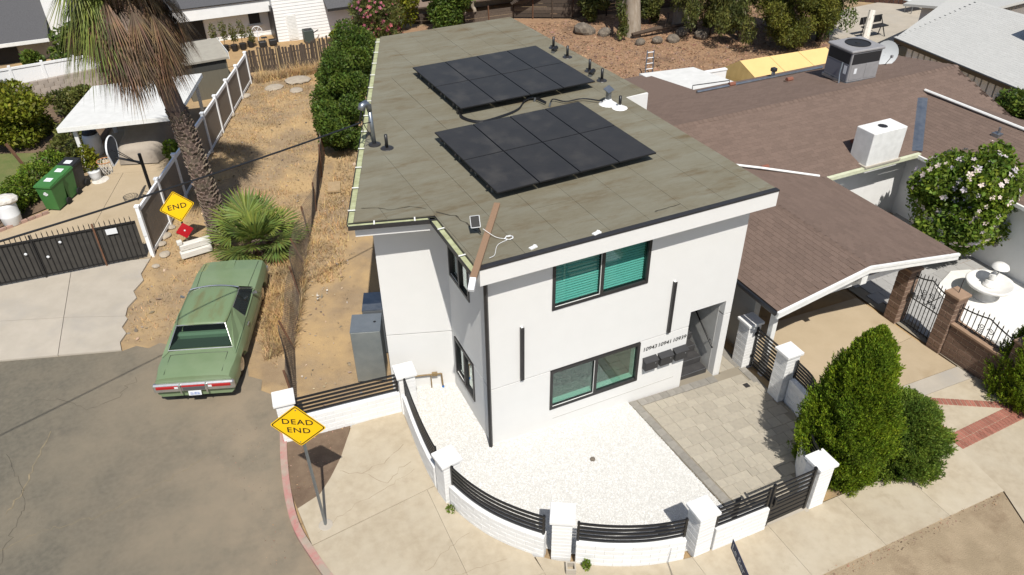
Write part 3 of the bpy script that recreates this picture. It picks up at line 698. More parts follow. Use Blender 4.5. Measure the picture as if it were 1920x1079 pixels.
v = thing('service_mast','galvanised service mast with hooded weatherhead at the roof edge','mast',(-.50,5.80,ZR))
MB().lathe((0,0,0),[(.16,0),(.15,.03),(.07,.05)],12).build('flashing', DARKM, v, world=False)
MB().tube([(0,0,0),(-.02,.02,.9)],.05,10).build('pipe', GALV, v, world=False, smooth=True)
MB().tube([(-.02,.02,.88),(-.03,.02,1.02),(-.10,.0,1.10),(-.20,-.04,1.08),(-.26,-.07,.98)],[.06,.075,.085,.09,.075],10).build('weatherhead', GALV, v, world=False, smooth=True)
MB().tube([(-.02,-.02,.62),(-.25,-.05,.62)],.012,6).tube([(-.22,-.06,1.0),(-.28,-.1,.8),(-.2,-.08,.55),(-.12,-.1,.38),(-.24,-.12,.25)],.011,6).tube([(-.24,-.06,1.0),(-.33,-.08,.7),(-.26,-.1,.5),(-.3,-.1,.3)],.01,6).build('service_cable', BLACKM, v, world=False)
v = thing('vent_pipe','short black vent pipe beside the galvanised service mast','vent pipe',(-.28,5.48,ZR))
MB().tube([(0,0,0),(0,0,.36)],.04,10).build('pipe', BLACKM, v, world=False, smooth=True)
MB().lathe((0,0,0),[(.17,0),(.15,.015),(.05,.03)],12).build('flashing', DARKM, v, world=False)
# conduit between arrays
c = thing('roof_conduit','thin black conduit looping across the roof between the solar arrays','conduit',(3.4,6,ZR))
pts = smooth_path([(2.15,6.75,5.42),(2.05,6.3,5.39),(2.35,5.85,5.385),(3.0,5.92,5.385),(3.6,6.15,5.385),(4.0,6.55,5.42),(4.3,6.6,5.44),(4.45,6.15,5.42)],6)
MB().tube(pts,.02,6).build('cable', BLACKM, c); MB().tube([p+Vector((.05,.07,.0)) for p in pts[4:]],.018,6).build('cable', BLACKM, c)
MB().tube(smooth_path([(4.5,6.0,5.40),(4.75,6.3,5.43),(5.0,6.02,5.42),(5.5,5.95,5.44),(5.9,5.55,5.44)],5),.018,6).build('cable', BLACKM, c)
for p in ((4.3,6.55,5.36),(4.5,6.02,5.36)): MB().tube([p,(p[0]+.03,p[1],5.46)],.03,8).build('stanchion', GALV, c)
MB().box(2.05,2.2,6.62,6.72,5.37,5.5).build('junction_box', BLACKM, c)
# plank with solar camera on the front corner
p0, p1 = Vector((1.02,1.72,5.40)), Vector((-.56,-.72,5.44)); d = (p1-p0).normalized(); s_ = Vector((-d.y,d.x,0)).normalized()*.065
v = thing('timber_plank','weathered timber plank lying on the front roof corner with a white end','plank',(.2,.4,5.36))
MB().slab([p0+s_,p1+s_,p1-s_,p0-s_],.05).build('board', WOODP, v)
e0, e1 = p1+d*.0, p1+d*.26
MB().slab([e0+s_*.9,e1+s_*.9+Vector((0,0,-.1)),e1-s_*.9+Vector((0,0,-.1)),e0-s_*.9],.07).build('camera_housing', PLASTW, v)
v = thing('solar_charger','small solar charger panel with white rim clipped to the plank','solar charger',(.2,.62,5.42))
Mc = frame((.12,.78,5.66),(.9,-.3,.05),(.25,.55,.55))
MB().cbox(-.10,.10,-.13,.13,-.02,.0,.008).xf(Mc).build('rim', PLASTW, v)
MB().box(-.088,.088,-.118,.118,.001,.004).xf(Mc).build('cell', BLK, v)
MB().tube([(.2,.7,5.42),(.14,.74,5.62)],.015,6).build('bracket', DARKM, v)
v = thing('white_cable','thin white cable with a coil lying beside the plank','cable',(.6,.3,5.36))
MB().tube(smooth_path([(.25,.7,5.5),(.42,.45,5.40),(.62,.32,5.37)],6),.005,5).tube(smooth_path([(.62,.30,5.37),(.35,.2,5.37),(.15,-.1,5.37),(0,-.2,5.40)],6),.005,5).build('lead', WVINYL, v)
MB().tube([(.66+.09*math.cos(a*.9)*(1+.12*math.sin(a*1.7)),.33+.07*math.sin(a*.9),5.37+.004*a%.03) for a in range(0,40)],.005,5).build('coil', WVINYL, v)
for (x_,y_,r_) in ((.95,-.18,.09),(2.35,-.26,.10)):
    MB().obox((x_,y_,ZR+.012),(r_*1.9,r_*.9,.03),.25).obox((x_+r_*.6,y_+r_*.5,ZR+.01),(r_*.8,r_*.6,.024),.8).build('mastic_dab', WPAINT, hs)
# facade fittings
for x_,ds in ((.73,'left of the upper window'),(4.66,'right of the upper window')):
    v = thing('wall_light','tall slim dark wall light bar on the white facade, '+ds,'wall light',(x_,0,1.80),0,'slim light bars on the facade')
    MB().cbox(x_,x_+.085,-.075,-.002,1.80,3.30,.006).build('housing', DARKM, v)
    MB().box(x_+.015,x_+.07,-.055,-.004,3.301,3.308).build('lens', WTRIM, v)
MBX = pm('mailbox_grey', (.035,.035,.037), rough=.5, spec=.45)
for i,(x_,ds) in enumerate(((4.06,'nearest the lower window'),(4.50,'in the middle of the three'),(4.94,'nearest the doorway'))):
    v = thing('mailbox','charcoal metal mailbox on the white wall, '+ds,'mailbox',(x_,-.1,.80),0,'wall mailboxes')
    MB().cbox(x_,x_+.37,-.16,-.005,.86,1.14,.012).build('body', MBX, v)
    MB().slab([(x_-.01,-.175,1.13),(x_+.38,-.175,1.13),(x_+.38,-.002,1.185),(x_-.01,-.002,1.185)],.02).build('lid', MBX, v)
    MB().tube([(x_+.28,-.163,1.06),(x_+.28,-.170,1.06)],.018,10).build('lock', GALV, v)
for i,(tx,x_) in enumerate((('10943',4.23),('10941',4.66),('10939',5.09))):
    m = text_mb(tx,.165,.010,.10); M = frame((x_,-.012,1.45),(1,0,0),(0,0,1)); m.xf(M)
    m.build('house_number', BLK, label='black house number %s above the mailbox %s' % (tx, ('nearest the window','in the middle','nearest the doorway')[i]), cat='house number', group='house numbers')
# meter cabinets by the left wall
aC = R(-19.6)
v = thing('utility_cabinet','tall galvanised steel utility cabinet against the left wall','utility cabinet',(-1.79,3.72,0),aC)
MB().cbox(-.37,.37,-.36,.36,0,1.62,.012).build('body', pm('cabinet_steel',(.30,.32,.31),(.22,.245,.245),s=1.6,rough=.4,metal=.45), v, world=False)
MB().box(-.375,.375,-.365,.365,1.62,1.64).build('lid', pm('blue_steel',(.20,.225,.25),(.17,.195,.22),s=4,rough=.5,metal=.4), v, world=False)
MB().lathe((.22,.02,1.641),[(.035,0),(.034,.004)],12).build('knockout', BLACKM, v, world=False)
v = thing('utility_cabinet','lower grey utility cabinet standing behind the tall steel one','utility cabinet',(-1.30,4.75,0),aC)
MB().cbox(-.28,.28,-.4,.4,0,1.45,.012).build('body', pm('blue_steel2',(.16,.175,.19),rough=.5,metal=.4), v, world=False)
MB().box(-.285,.285,-.405,.405,1.45,1.47).build('lid', GALV, v, world=False)
v = thing('gas_pipe','rusty yellow gas pipe with valve on the white wall','pipe',(-.7,2.5,0))
BRASS = pm('old_pipe',(.30,.21,.10),(.22,.16,.10),s=8,rough=.6,metal=.3)
def nw(u,off,z): p = MN @ Vector((u,-off,z)); return tuple(p)
MB().tube([nw(.35,.08,.42),nw(1.25,.08,.45)],.022,8).tube([nw(1.25,.08,.45),nw(1.27,.1,-.02)],.022,8).tube([nw(.98,.08,.44),nw(.98,.1,.0)],.016,8).build('pipe_run', BRASS, v)
MB().obox(nw(1.08,.09,.46),(.14,.07,.09),aN).build('valve', BRASS, v)
MB().tube([nw(1.27,.1,.06),nw(1.27,.12,-.02)],.03,8).build('blue_fitting', BLUE, v)
# ---------------------------------------------------------------- white block walls, pillars and railings
blk_cache = {}
def blk(L, w, h, mat):
    k = (round(L,2),round(w,2),round(h,3),mat.name)
    if k not in blk_cache: blk_cache[k] = (MB().cbox(-L/2+.006,L/2-.006,-w/2,w/2,.006,h-.006,.012) if mat.name.startswith('brown') else MB().cbox(-L/2+.0015,L/2-.0015,-w/2,w/2,.0015,h-.0015,.0045)).mesh('block', mat)
    return blk_cache[k]
def pillar(name, label, cx, cy, ang, zb, h, s=.40, mat=WPAINT, capm=WPAINT, core=WPAINT, ch=.102, capo=.05, group='white block pillars', cap_t=.085):
    p = thing(name, label, 'pillar', (cx,cy,zb), ang, group)
    MB().box(-s/2+.012,s/2-.012,-s/2+.012,s/2-.012,-.3,h-cap_t).build('core', core, p, world=False)
    n = round((h-cap_t)/ch); hh = (h-cap_t)/n
    for i in range(n):
        if i % 2 == 0:
            o = inst(blk(s,s,hh,mat),'block',T[p] @ Matrix.Translation((0,0,i*hh)),p)
        else:
            for sx in (-1,1): inst(blk(s/2,s,hh,mat),'block',T[p] @ Matrix.Rotation(math.pi/2,4,'Z') @ Matrix.Translation((sx*s/4,0,i*hh)),p)
    MB().cbox(-s/2-capo,s/2+capo,-s/2-capo,s/2+capo,h-cap_t,h,.012).build('cap', capm, p, world=False)
    return p
def resample(P, step):
    out = [P[0]]; acc = 0
    for a,b in zip(P,P[1:]):
        L = (b-a).length; t = 0
        while acc+L-t >= step: t += step-acc; acc = 0; out.append(a+(b-a)*(t/L))
        acc += L-t
    return out
def blockwall(name, label, path, h, th=.19, mat=WPAINT, BL=.40, ch=.13, core=WPAINT, cat='wall', capm=None, group=None):
    """path: outer face line, wall lies to the left"""
    P = [Vector((p[0],p[1],0)) for p in path]; mid = P[len(P)//2]
    w_ = thing(name, label, cat, (mid.x,mid.y,gl(mid.x)), 0, group)
    nrm = [ (lambda d: Vector((-d.y,d.x,0)))((P[min(i+1,len(P)-1)]-P[max(i-1,0)]).normalized()) for i in range(len(P))]
    co = MB(); i0 = [(p+n*.012) for p,n in zip(P,nrm)]; i1 = [(p+n*(th-.012)) for p,n in zip(P,nrm)]
    for i in range(len(P)-1):
        q = [(i0[i].x,i0[i].y),(i0[i+1].x,i0[i+1].y),(i1[i+1].x,i1[i+1].y),(i1[i].x,i1[i].y)]
        co.prism(q, lambda x,y: gl(x)-.4, lambda x,y: gl(x)+h-.008)
    co.build('core', core, w_)
    n = round(h/ch); hh = h/n
    for r_ in range(n):
        C = [p+nn*(th/2) for p,nn in zip(P,nrm)]; tot = sum((b-a).length for a,b in zip(C,C[1:]))
        k = max(1,round(tot/BL)); st = tot/k; off = 0 if r_%2 == 0 else st/2
        marks = [0]+[off+st*i for i in range(k+1) if 0 < off+st*i < tot-.02]+[tot]
        marks = sorted(set(round(m,4) for m in marks))
        def at(s):
            acc = 0
            for a,b in zip(C,C[1:]):
                L = (b-a).length
                if acc+L >= s-1e-6: return a+(b-a)*((s-acc)/L), (b-a)
                acc += L
            return C[-1], C[-1]-C[-2]
        for a,b in zip(marks,marks[1:]):
            if b-a < .06: continue
            pa,_ = at(a); pb,_ = at(b); c = (pa+pb)/2; ang = math.atan2(pb.y-pa.y,pb.x-pa.x)
            inst(blk((pb-pa).length,th,hh,mat),'block',Matrix.Translation((c.x,c.y,gl(c.x)+r_*hh)) @ Matrix.Rotation(ang,4,'Z') @ Matrix.Rotation(.045 if 0 < c.x < 13 and abs(math.cos(ang)) > .5 else 0,4,'Y'),w_)
    return w_
def railing(name, label, path, z0, z1, n, off=.09, group='black rails on the white wall', posts=True, th=.038, ht=.042):
    P = [Vector((p[0],p[1],0)) for p in path]; mid = P[len(P)//2]
    rl = thing(name, label, 'railing', (mid.x,mid.y,gl(mid.x)+z0), 0, group)
    nrm = [(lambda d: Vector((-d.y,d.x,0)))((P[min(i+1,len(P)-1)]-P[max(i-1,0)]).normalized()) for i in range(len(P))]
    C = [p+nn*off for p,nn in zip(P,nrm)]
    for k in range(n):
        z = z0+(z1-z0)*k/(n-1); mb = MB()
        for i in range(len(C)-1):
            a,b = C[i],C[i+1]; na,nb = nrm[i]*th/2,nrm[i+1]*th/2
            mb.prism([((a-na).x,(a-na).y),((b-nb).x,(b-nb).y),((b+nb).x,(b+nb).y),((a+na).x,(a+na).y)], lambda x,y: gl(x)+z-ht/2, lambda x,y: gl(x)+z+ht/2)
        mb.build('rail', BLACKM, rl)
    if posts:
        for i in (0,len(C)-1):
            d = (C[1]-C[0] if i == 0 else C[-2]-C[-1]).normalized()*.03; c = C[i]+d
            MB().obox((c.x,c.y,gl(c.x)+(z0+z1)/2),(.045,.05,z1-z0+.1),math.atan2(d.y,d.x)).build('post', BLACKM, rl)
    return rl
HW = .66; RZ0, RZ1 = .74, 1.20
pA = pillar('wall_pillar','white block pillar behind the DEAD END sign',-4.20,2.33,R(-6),0,1.28)
pB = pillar('wall_pillar','white block pillar beside the gas pipe and the house wall',-1.38,2.0,R(-4),0,1.30)
pC = pillar('wall_pillar','white block pillar on the curve opposite the house corner',-1.43,-.95,R(8),0,1.26)
pD = pillar('wall_pillar','white block pillar in the middle of the curve near the hollow block',.10,-3.28,R(-30),0,1.24)
pE = pillar('wall_pillar','white block pillar where the curved wall meets the straight front',2.70,-4.32,0,gl(2.7),1.30)
pF = pillar('wall_pillar','white block pillar between the black gate and the tall cypress',5.75,-4.32,0,gl(5.75),1.36)
pG = pillar('wall_pillar','tall white block pillar partly hidden by the cypress at the side gate',7.48,-1.32,0,gl(7.48),1.56)
pH = pillar('wall_pillar','tall white block pillar in shade under the carport eave',7.48,.12,0,gl(7.48),1.50)
blockwall('garden_wall','low white block wall between the DEAD END sign and the house',[(-4.0,2.13),(-3.2,2.06),(-2.4,1.99),(-1.58,1.92)],HW)
railing('wall_railing','straight black rails above the low wall behind the DEAD END sign',[(-4.0,2.13),(-2.8,2.03),(-1.58,1.92)],RZ0,RZ1,5)
wp = WALLC
def seg(c0, c1, margin=.22):
    """part of the curve between two pillar centres"""
    i0 = min(range(len(wp)), key=lambda i: (wp[i]-Vector((*c0,0))).length); i1 = min(range(len(wp)), key=lambda i: (wp[i]-Vector((*c1,0))).length)
    q = wp[i0:i1+1]; return [p for p in q if (p-Vector((*c0,0))).length > margin+.04 and (p-Vector((*c1,0))).length > margin+.04]
s1 = seg((-1.5,2.0),(-1.6,-.9)); s1 = [Vector((-1.56,1.80,0))]+s1
s2 = seg((-1.6,-.95),(-.05,-3.42)); s3 = seg((-.0,-3.46),(2.62,-4.5))
for nm,(s_,lw,lr) in enumerate(((s1,'low curved white wall nearest the house side window','curved black rails nearest the house side window'),(s2,'low curved white wall between the two middle pillars of the curve','curved black rails between the two middle pillars of the curve'),(s3,'low curved white wall behind the hollow grey block','curved black rails in front of the dark grate in the gravel'))):
    blockwall('garden_wall',lw,[(p.x,p.y) for p in s_],HW); railing('wall_railing',lr,[(p.x,p.y) for p in s_],RZ0,RZ1,5)
blockwall('garden_wall','short straight white wall left of the black pedestrian gate',[(2.95,-4.54),(3.6,-4.55),(4.30,-4.55)],HW+.06)
railing('wall_railing','black rails on the short wall left of the pedestrian gate',[(2.95,-4.54),(3.6,-4.55),(4.30,-4.55)],RZ0,RZ1+.04,5)
MB().box(3.42,3.54,-4.43,-4.40,gl(3.5)+.72,gl(3.5)+1.3).build('rail_plate', BLACKM, pE)
# pedestrian gate
g = thing('pedestrian_gate','black slatted metal pedestrian gate in the front wall','gate',(4.93,-4.45,gl(4.9)))
for i in range(9):
    z = gl(4.9)+.10+i*.142; MB().box(4.40,5.48,-4.46,-4.43,z,z+(.095 if i < 4 else .05)).build('slat', BLACKM, g)
for x_ in (4.37,5.44): MB().box(x_,x_+.055,-4.475,-4.415,gl(4.9)+.05,gl(4.9)+1.34).build('stile', BLACKM, g)
MB().cbox(4.44,4.50,-4.52,-4.40,gl(4.9)+.72,gl(4.9)+.92,.01).build('latch', BLACKM, g)
MB().box(4.32,5.54,-4.56,-4.30,gl(4.9)-.2,gl(4.9)+.03).build('threshold', CONCP, sw)
s4 = [Vector((5.98,-4.15,0)),Vector((6.14,-3.75,0)),Vector((6.5,-3.35,0)),Vector((6.95,-2.98,0)),Vector((7.35,-2.62,0)),Vector((7.6,-2.15,0)),Vector((7.66,-1.56,0))]
s4 = smooth_path(s4,3)
blockwall('garden_wall','low curved white wall mostly hidden behind the tall cypress',[(p.x,p.y) for p in s4],HW+.1)
railing('wall_railing','curved black rails mostly hidden behind the tall cypress',[(p.x,p.y) for p in s4],RZ0+.12,RZ1+.12,6)
# side gate between the two tall pillars
g = thing('side_gate','black horizontal bar side gate between the two tall white pillars','gate',(7.55,-.6,gl(7.5)))
for i in range(12):
    z = gl(7.5)+.10+i*.108; MB().box(7.54,7.57,-1.10,-.10,z,z+.045).build('bar', BLACKM, g)
for y_ in (-1.10,-.13): MB().box(7.53,7.58,y_,y_+.04,gl(7.5)+.04,gl(7.5)+1.36).build('stile', BLACKM, g)
for z in (.35,1.1): MB().box(7.5,7.54,-.11,-.03,gl(7.5)+z,gl(7.5)+z+.08).build('hinge', BLACKM, g)
# hollow block, grate, weeds
v = thing('hollow_block','small hollow grey concrete block on the pavement against the wall','concrete block',(.05,-3.78,0),R(-25))
MB().box(-.10,.10,-.10,-.07,0,.20).box(-.10,.10,.07,.10,0,.20).box(-.10,-.07,-.07,.07,0,.20).box(.07,.10,-.07,.07,0,.20).build('shell', CONCP, v, world=False)
MB().box(-.071,.071,-.071,.071,0,.06).build('core_fill', CONC, v, world=False)
v = thing('drain_box','dark granite coloured drain cover in the white gravel','drain cover',(2.35,-3.75,gl(2.35)))
MB().cbox(2.17,2.55,-3.95,-3.58,gl(2.35)-.02,gl(2.35)+.05,.01).build('cover', pm('dark_granite',(.05,.055,.065),(.12,.125,.135),s=60,rough=.8), v)
MB().lathe((1.95,-1.35,gl(1.95)+.02),[(.07,0),(.06,.03),(.03,.05)],8).build('gravel_stone', ROCK, label='single brown stone lying on the white gravel', cat='stone')
# ---------------------------------------------------------------- road signs
def diamond(side, rad, n=4):
    h = side/2; pts = []
    for k in range(4):
        cx,cy = ((1,1),(-1,1),(-1,-1),(1,-1))[k]
        for i in range(n+1):
            a = math.pi/2*k+math.pi/2*i/n; pts.append((cx*(h-rad)+rad*math.cos(a), cy*(h-rad)+rad*math.sin(a)))
    c,s = math.cos(math.pi/4),math.sin(math.pi/4); return [(x*c-y*s,x*s+y*c) for x,y in pts]
def plate(M, side, mat, parent, border=True, rad=.05, name='plate'):
    o = MB().prism(diamond(side,rad),-.003,.0).xf(M).build(name, mat, parent)
    if border:
        A = diamond(side-.035,rad*.8); B = diamond(side-.075,rad*.7); n = len(A)
        mb = MB(); mb.add([(x,y,.0015) for x,y in A]+[(x,y,.0015) for x,y in B],[(i,(i+1)%n,n+(i+1)%n,n+i) for i in range(n)])
        mb.xf(M).build('border', BLK, o)
    return o
def lettering(txt, M, size, parent, off, mat=BLK, bold=.012, sx=1.0):
    m = text_mb(txt,size,bold,0,1.12); m.xf(Matrix.Diagonal((sx,1,1,1))); m.xf(M @ Matrix.Translation((off[0],off[1],.003))).build('lettering', mat, parent)
a_, b_ = Vector((-4.68,-.37,0)), Vector((-3.73,-.85,0)); ux = (b_-a_).normalized(); tilt = Vector((0,0,1))+ux*.03
sg = thing('road_sign','yellow diamond DEAD END sign on a tall grey post at the kerb','road sign',(-4.10,-.60,.05))
M = frame((-4.19,-.63,3.06),ux-Vector((0,0,.05)),tilt); 
pl_ = plate(M,.762,YEL,sg); lettering('DEAD',M,.19,pl_,(0,.105),sx=1.12); lettering('END',M,.19,pl_,(0,-.115),sx=1.12)
for q in (.42,-.42): MB().tube([(0,q,0),(0,q,.008)],.014,8).xf(M).build('bolt', GALV, pl_)
MB().tube([(-4.11,-.60,0),(-4.17,-.60,3.35)],.03,4).build('post', pm('sign_post',(.25,.27,.28),(.2,.22,.23),s=6,rough=.5,metal=.6), sg)
MB().lathe((-4.11,-.6,.05),[(.16,0),(.14,.012),(.05,.02)],12).build('footing', CONCP, sg)
se = thing('road_sign','yellow diamond END sign on a short post above the white timber barrier','road sign',(-5.50,12.55,0))
M = frame((-5.51,12.52,1.40),(1,.03,-.0),(0,.12,1)); pl_ = plate(M,.762,YEL,se); lettering('END',M,.24,pl_,(0,0),sx=1.15)
for q in (.42,-.42): MB().tube([(0,q,0),(0,q,.008)],.014,8).xf(M).build('bolt', GALV, pl_)
MB().tube([(-5.50,12.56,0),(-5.51,12.60,1.7)],.03,4).build('post', GALV, se)
M = frame((-5.49,12.49,.52),(1,.05,0),(0,.10,1)); pr_ = plate(M,.40,REDS,se,False,.03,'red_plate')
MB().lathe((0,0,0),[(.03,0),(.02,.012)],10).xf(M).build('reflector', PLASTW, pr_)
v = thing('street_name_sign','dark blue street name blade lettered in white over the front pavement','street sign',(1.6,-6.17,0))
r0 = Vector((1.58,-6.17,3.1)); rd = Vector((-.30,-.954,0)).normalized()
M = frame(r0,rd,(0,0,1)); MB().cbox(0,1.35,-.23,0,-.012,0,.004).xf(M).build('blade', NAVY, v)
m = text_mb('Le Ber',.19); xs = [p[0] for p in m.v]; m.xf(M @ Matrix.Translation((.06-min(xs),-.115,.003))).build('lettering', WVINYL, v)
pp = r0+rd*1.36; MB().tube([(pp.x,pp.y,-.1),(pp.x,pp.y,3.4)],.035,8).build('post', GALV, v)
# timber barrier
v = thing('timber_barrier','white painted old timber barrier beside the palm trunk','barrier',(-5.3,11.7,0),R(8))
OLDW = pm('old_white_timber',(.66,.65,.61),(.55,.53,.48),s=5,rough=.9,c3=(.25,.2,.15),s3=7,t3=(.62,.7),stretch=(.5,2,3))
MB().cbox(-.50,.48,-.10,.10,.02,.24,.02).build('beam', OLDW, v, world=False); MB().cbox(-.46,.52,-.02,.20,.255,.47,.02).build('beam', OLDW, v, world=False)
MB().cbox(-.50,-.34,.0,.16,.48,.62,.015).build('post_stub', OLDW, v, world=False)
# overhead service wire
wpts = []
A, B = Vector((-.78,5.74,6.02)), Vector((-16,-1.2,7.6))
for i in range(31): t = i/30; p = A.lerp(B,t); wpts.append((p.x,p.y,p.z-1.0*t*(1-t)))
MB().tube(wpts,.02,6).build('overhead_wire', BLACKM, label='black overhead service wire sagging from the roof mast across the driveway', cat='wire')
# ---------------------------------------------------------------- the green coupe
def build_car():
    ang = R(-19.6); car = thing('parked_car','faded green 1970s two door coupe with rust on its roof, parked nose in','car',(-5.22,6.87,.0),ang)
    HL = 2.62
    def arch(y):
        z = .26
        for yc in (-1.52,1.62):
            d = abs(y-yc)
            if d < .44: z = max(z, .20+math.sqrt(.44**2-d*d)*.98)
        return z
    ys = sorted(set([-2.52,-2.46,-2.3,-2.1,-1.99,1.2,2.09,2.3,2.45,2.56,2.60]+[-1.52+.44*math.cos(math.pi*k/10)*(-1) for k in range(11)]+[1.62+.44*math.cos(math.pi*k/10)*(-1) for k in range(11)]+[-.9,-.5,0,.5,.9]))
    def prof(y):
        zt = .90 if y < -.9 else (.93 if y < .6 else .955)
        if y < -2.2: zt = .90-.05*((-2.2-y)/.32)
        if y > 2.0: zt = .955-.07*((y-2.0)/.6)
        wd = .985 - (.05*((abs(y)-1.9)/.7)**1.5 if abs(y) > 1.9 else 0)
        hip = .02 if -2.2 < y < -.7 else 0
        zb = arch(y)
        sh = zt-.045
        return [(wd-.10,zb-.0),(wd-.012,max(zb+.01,.36)),(wd,max(zb+.02,.56)),(wd-.01+hip,.70 if zb < .66 else zb+.03),(wd-.075+hip,sh),(wd-.16,zt-.012),(.62,zt+.008),(.3,zt+.02),(0,zt+.024)]
    V = []; F = []
    secs = [prof(y) for y in ys]; n = len(secs[0]); m = 2*n-1
    for y,s in zip(ys,secs):
        for x,z in s: V.append((x,y,z))
        for x,z in reversed(s[:-1]): V.append((-x,y,z))
    for i in range(len(ys)-1):
        for k in range(m-1): a = i*m+k; F.append((a,a+1,a+m+1,a+m))
    F.append(tuple(range(m))); F.append(tuple(reversed(range((len(ys)-1)*m,len(ys)*m))))
    body = MB().add(V,F).build('body', CARG, car, smooth=True, world=False)
    body.data.polygons.foreach_set('use_smooth',[True]*len(body.data.polygons))
    md = body.modifiers.new('es','EDGE_SPLIT'); md.split_angle = R(28)
    MB().box(-.86,.86,-2.35,2.45,.20,.5).build('underbody', BLACKM, car, world=False)
    # roof and pillars (greenhouse)
    zb_, zr = .93, 1.385
    rb = [(-.86,-1.52),(.86,-1.52),(.90,-1.0),(.90,.98),(-.90,.98),(-.90,-1.0)]
    top = [  # y, half width, z
        (-1.06,.60,zr-.035),(-.9,.635,zr-.012),(-.5,.66,zr+.005),(0,.67,zr+.005),(.35,.665,zr-.01),(.52,.65,zr-.035)]
    V = []; F = []; cols = 9
    for (y,hw,z) in top:
        for k in range(cols):
            t = -1+2*k/(cols-1); bow = .10*(1-t*t) if y > .3 else (.10*(1-t*t)*((y+.2)/.5) if y > -.2 else -.02*(1-t*t) if y < -.8 else 0)
            V.append((hw*t, y+bow, z+.03*(1-t*t)-(.03*max(0,abs(t)-.75)/.25)))
    for i in range(len(top)-1):
        for k in range(cols-1): a = i*cols+k; F.append((a,a+1,a+cols+1,a+cols))
    roof = MB().add(V,F).build('roof', CARROOF, car, smooth=True, world=False)
    sd = roof.modifiers.new('s','SUBSURF'); sd.levels = 1; sd.render_levels = 1
    so_ = roof.modifiers.new('t','SOLIDIFY'); so_.thickness = .03
    for s in (-1,1):
        # sail panel and side
        MB().add([(s*.62,-1.08,zr-.07),(s*.67,-.62,zr-.035),(s*.66,-.40,zr-.03),(s*.90,-.30,zb_-.01),(s*.915,-.8,zb_-.01),(s*.90,-1.75,zb_-.04),(s*.80,-1.58,zb_-.02)],[(0,1,2,3,4,5,6) if s > 0 else (6,5,4,3,2,1,0)]).build('sail_panel', CARG, car, world=False).modifiers.new('t','SOLIDIFY').thickness = .02
        MB().add([(s*.655,-.42,zr-.045),(s*.655,.50,zr-.06),(s*.86,1.02,zb_),(s*.885,-.26,zb_)],[(0,1,2,3)]).build('side_window', CGLASS, car, world=False)
        MB().tube([(s*.66,-.42,zr-.05),(s*.665,.52,zr-.06),(s*.87,1.04,zb_)],.014,6).tube([(s*.66,-.42,zr-.05),(s*.89,-.27,zb_)],.014,6).build('window_trim', CHROME, car, world=False)
        MB().tube([(s*.905,-.30,zb_-.005),(s*.90,1.0,zb_+.005)],.02,6).build('belt_moulding', CARG, car, world=False)
        MB().tube([(s*.93,.70,.99),(s*1.03,.68,1.05)],[.03,.05],8).build('mirror', CHROME, car, world=False)
        MB().obox((s*.975,-.42,.80),(.03,.16,.03)).build('door_handle', CHROME, car, world=False)
        MB().obox((s*.978,.3,.50),(.012,2.2,.018)).build('side_moulding', CHROME, car, world=False)
        MB().quad((s*.99,.98,.34),(s*.992,.98,.84),(s*.992,.972,.84),(s*.99,.972,.34)).build('door_gap', BLACKM, car, world=False)
        for yc in (-1.52,1.62):
            w_ = MB().lathe((0,0,0),[(.20,-.1),(.325,-.1),(.345,-.06),(.345,.06),(.325,.1),(.20,.1)],20).xf(Matrix.Translation((s*.80,yc,.335)) @ Matrix.Rotation(math.pi/2,4,'Y')).build('wheel', RUB, car, world=False)
            MB().lathe((0,0,0),[(.20,.0),(.17,.03),(.06,.05),(.001,.055)],16,False).xf(Matrix.Translation((s*.90,yc,.335)) @ Matrix.Rotation(s*math.pi/2,4,'Y')).build('hubcap', CHROME, w_, world=False)
    MB().add([(-.60,-1.07,zr-.05),(.60,-1.07,zr-.05),(.80,-1.50,zb_+.01),(-.80,-1.50,zb_+.01)],[(0,3,2,1)]).build('rear_window', glass('car_rear_glass',(.62,.70,.66),.5), car, world=False)
    MB().add([(-.64,.60,zr-.05),(.64,.60,zr-.05),(.86,1.10,zb_+.02),(-.86,1.10,zb_+.02)],[(0,1,2,3)]).build('windscreen', CGLASS, car, world=False)
    MB().tube([(-.81,-1.54,zb_),(-.61,-1.06,zr-.035),(.61,-1.06,zr-.035),(.81,-1.54,zb_),(-.81,-1.54,zb_)],.017,6).build('rear_window_trim', CHROME, car, world=False)
    MB().tube([(-.655+1.31*k/10,.535+.10*(1-(k/5-1)**2),zr-.03+.03*(1-(k/5-1)**2)) for k in range(11)],.017,6).build('windscreen_trim', CHROME, car, world=False)
    MB().box(-.72,.72,-1.45,.9,.55,.60).quad((-.8,-1.49,.945),(.8,-1.49,.945),(.66,-1.12,.955),(-.66,-1.12,.955)).build('interior_floor', pm('car_interior',(.05,.075,.055),rough=.9), car, world=False)
    MB().cbox(-.66,.66,-1.12,-.95,.6,1.10,.05).build('rear_seat', SEATG, car, world=False)
    MB().cbox(-.64,.64,-.25,-.10,.6,1.12,.05).build('front_seat', SEATG, car, world=False)
    # trunk and bonnet shut lines
    for s in (-1,1):
        MB().tube([(s*.71,-1.70,.909),(s*.70,-2.40,.878)],.006,4).tube([(s*.72,1.12,.962),(s*.76,1.9,.958),(s*.76,2.5,.905)],.006,4).build('shut_line', BLACKM, body, world=False)
    MB().tube([(-.71,-1.70,.909),(-.3,-1.70,.924),(0,-1.70,.927),(.3,-1.70,.924),(.71,-1.70,.909)],.006,4).build('shut_line', BLACKM, body, world=False)
    MB().cbox(-.09,.09,-2.50,-2.46,.83,.865,.01).build('boot_emblem', CHROME, car, world=False)
    MB().slab([(-.16,1.3,.985),(.16,1.3,.985),(.10,2.55,.955),(-.10,2.55,.955)],.02).build('bonnet_rise', CARG, car, world=False)
    # rear bumper with lamps let in
    bm_ = MB().cbox(-.985,.985,-2.62,-2.50,.46,.72,.035)
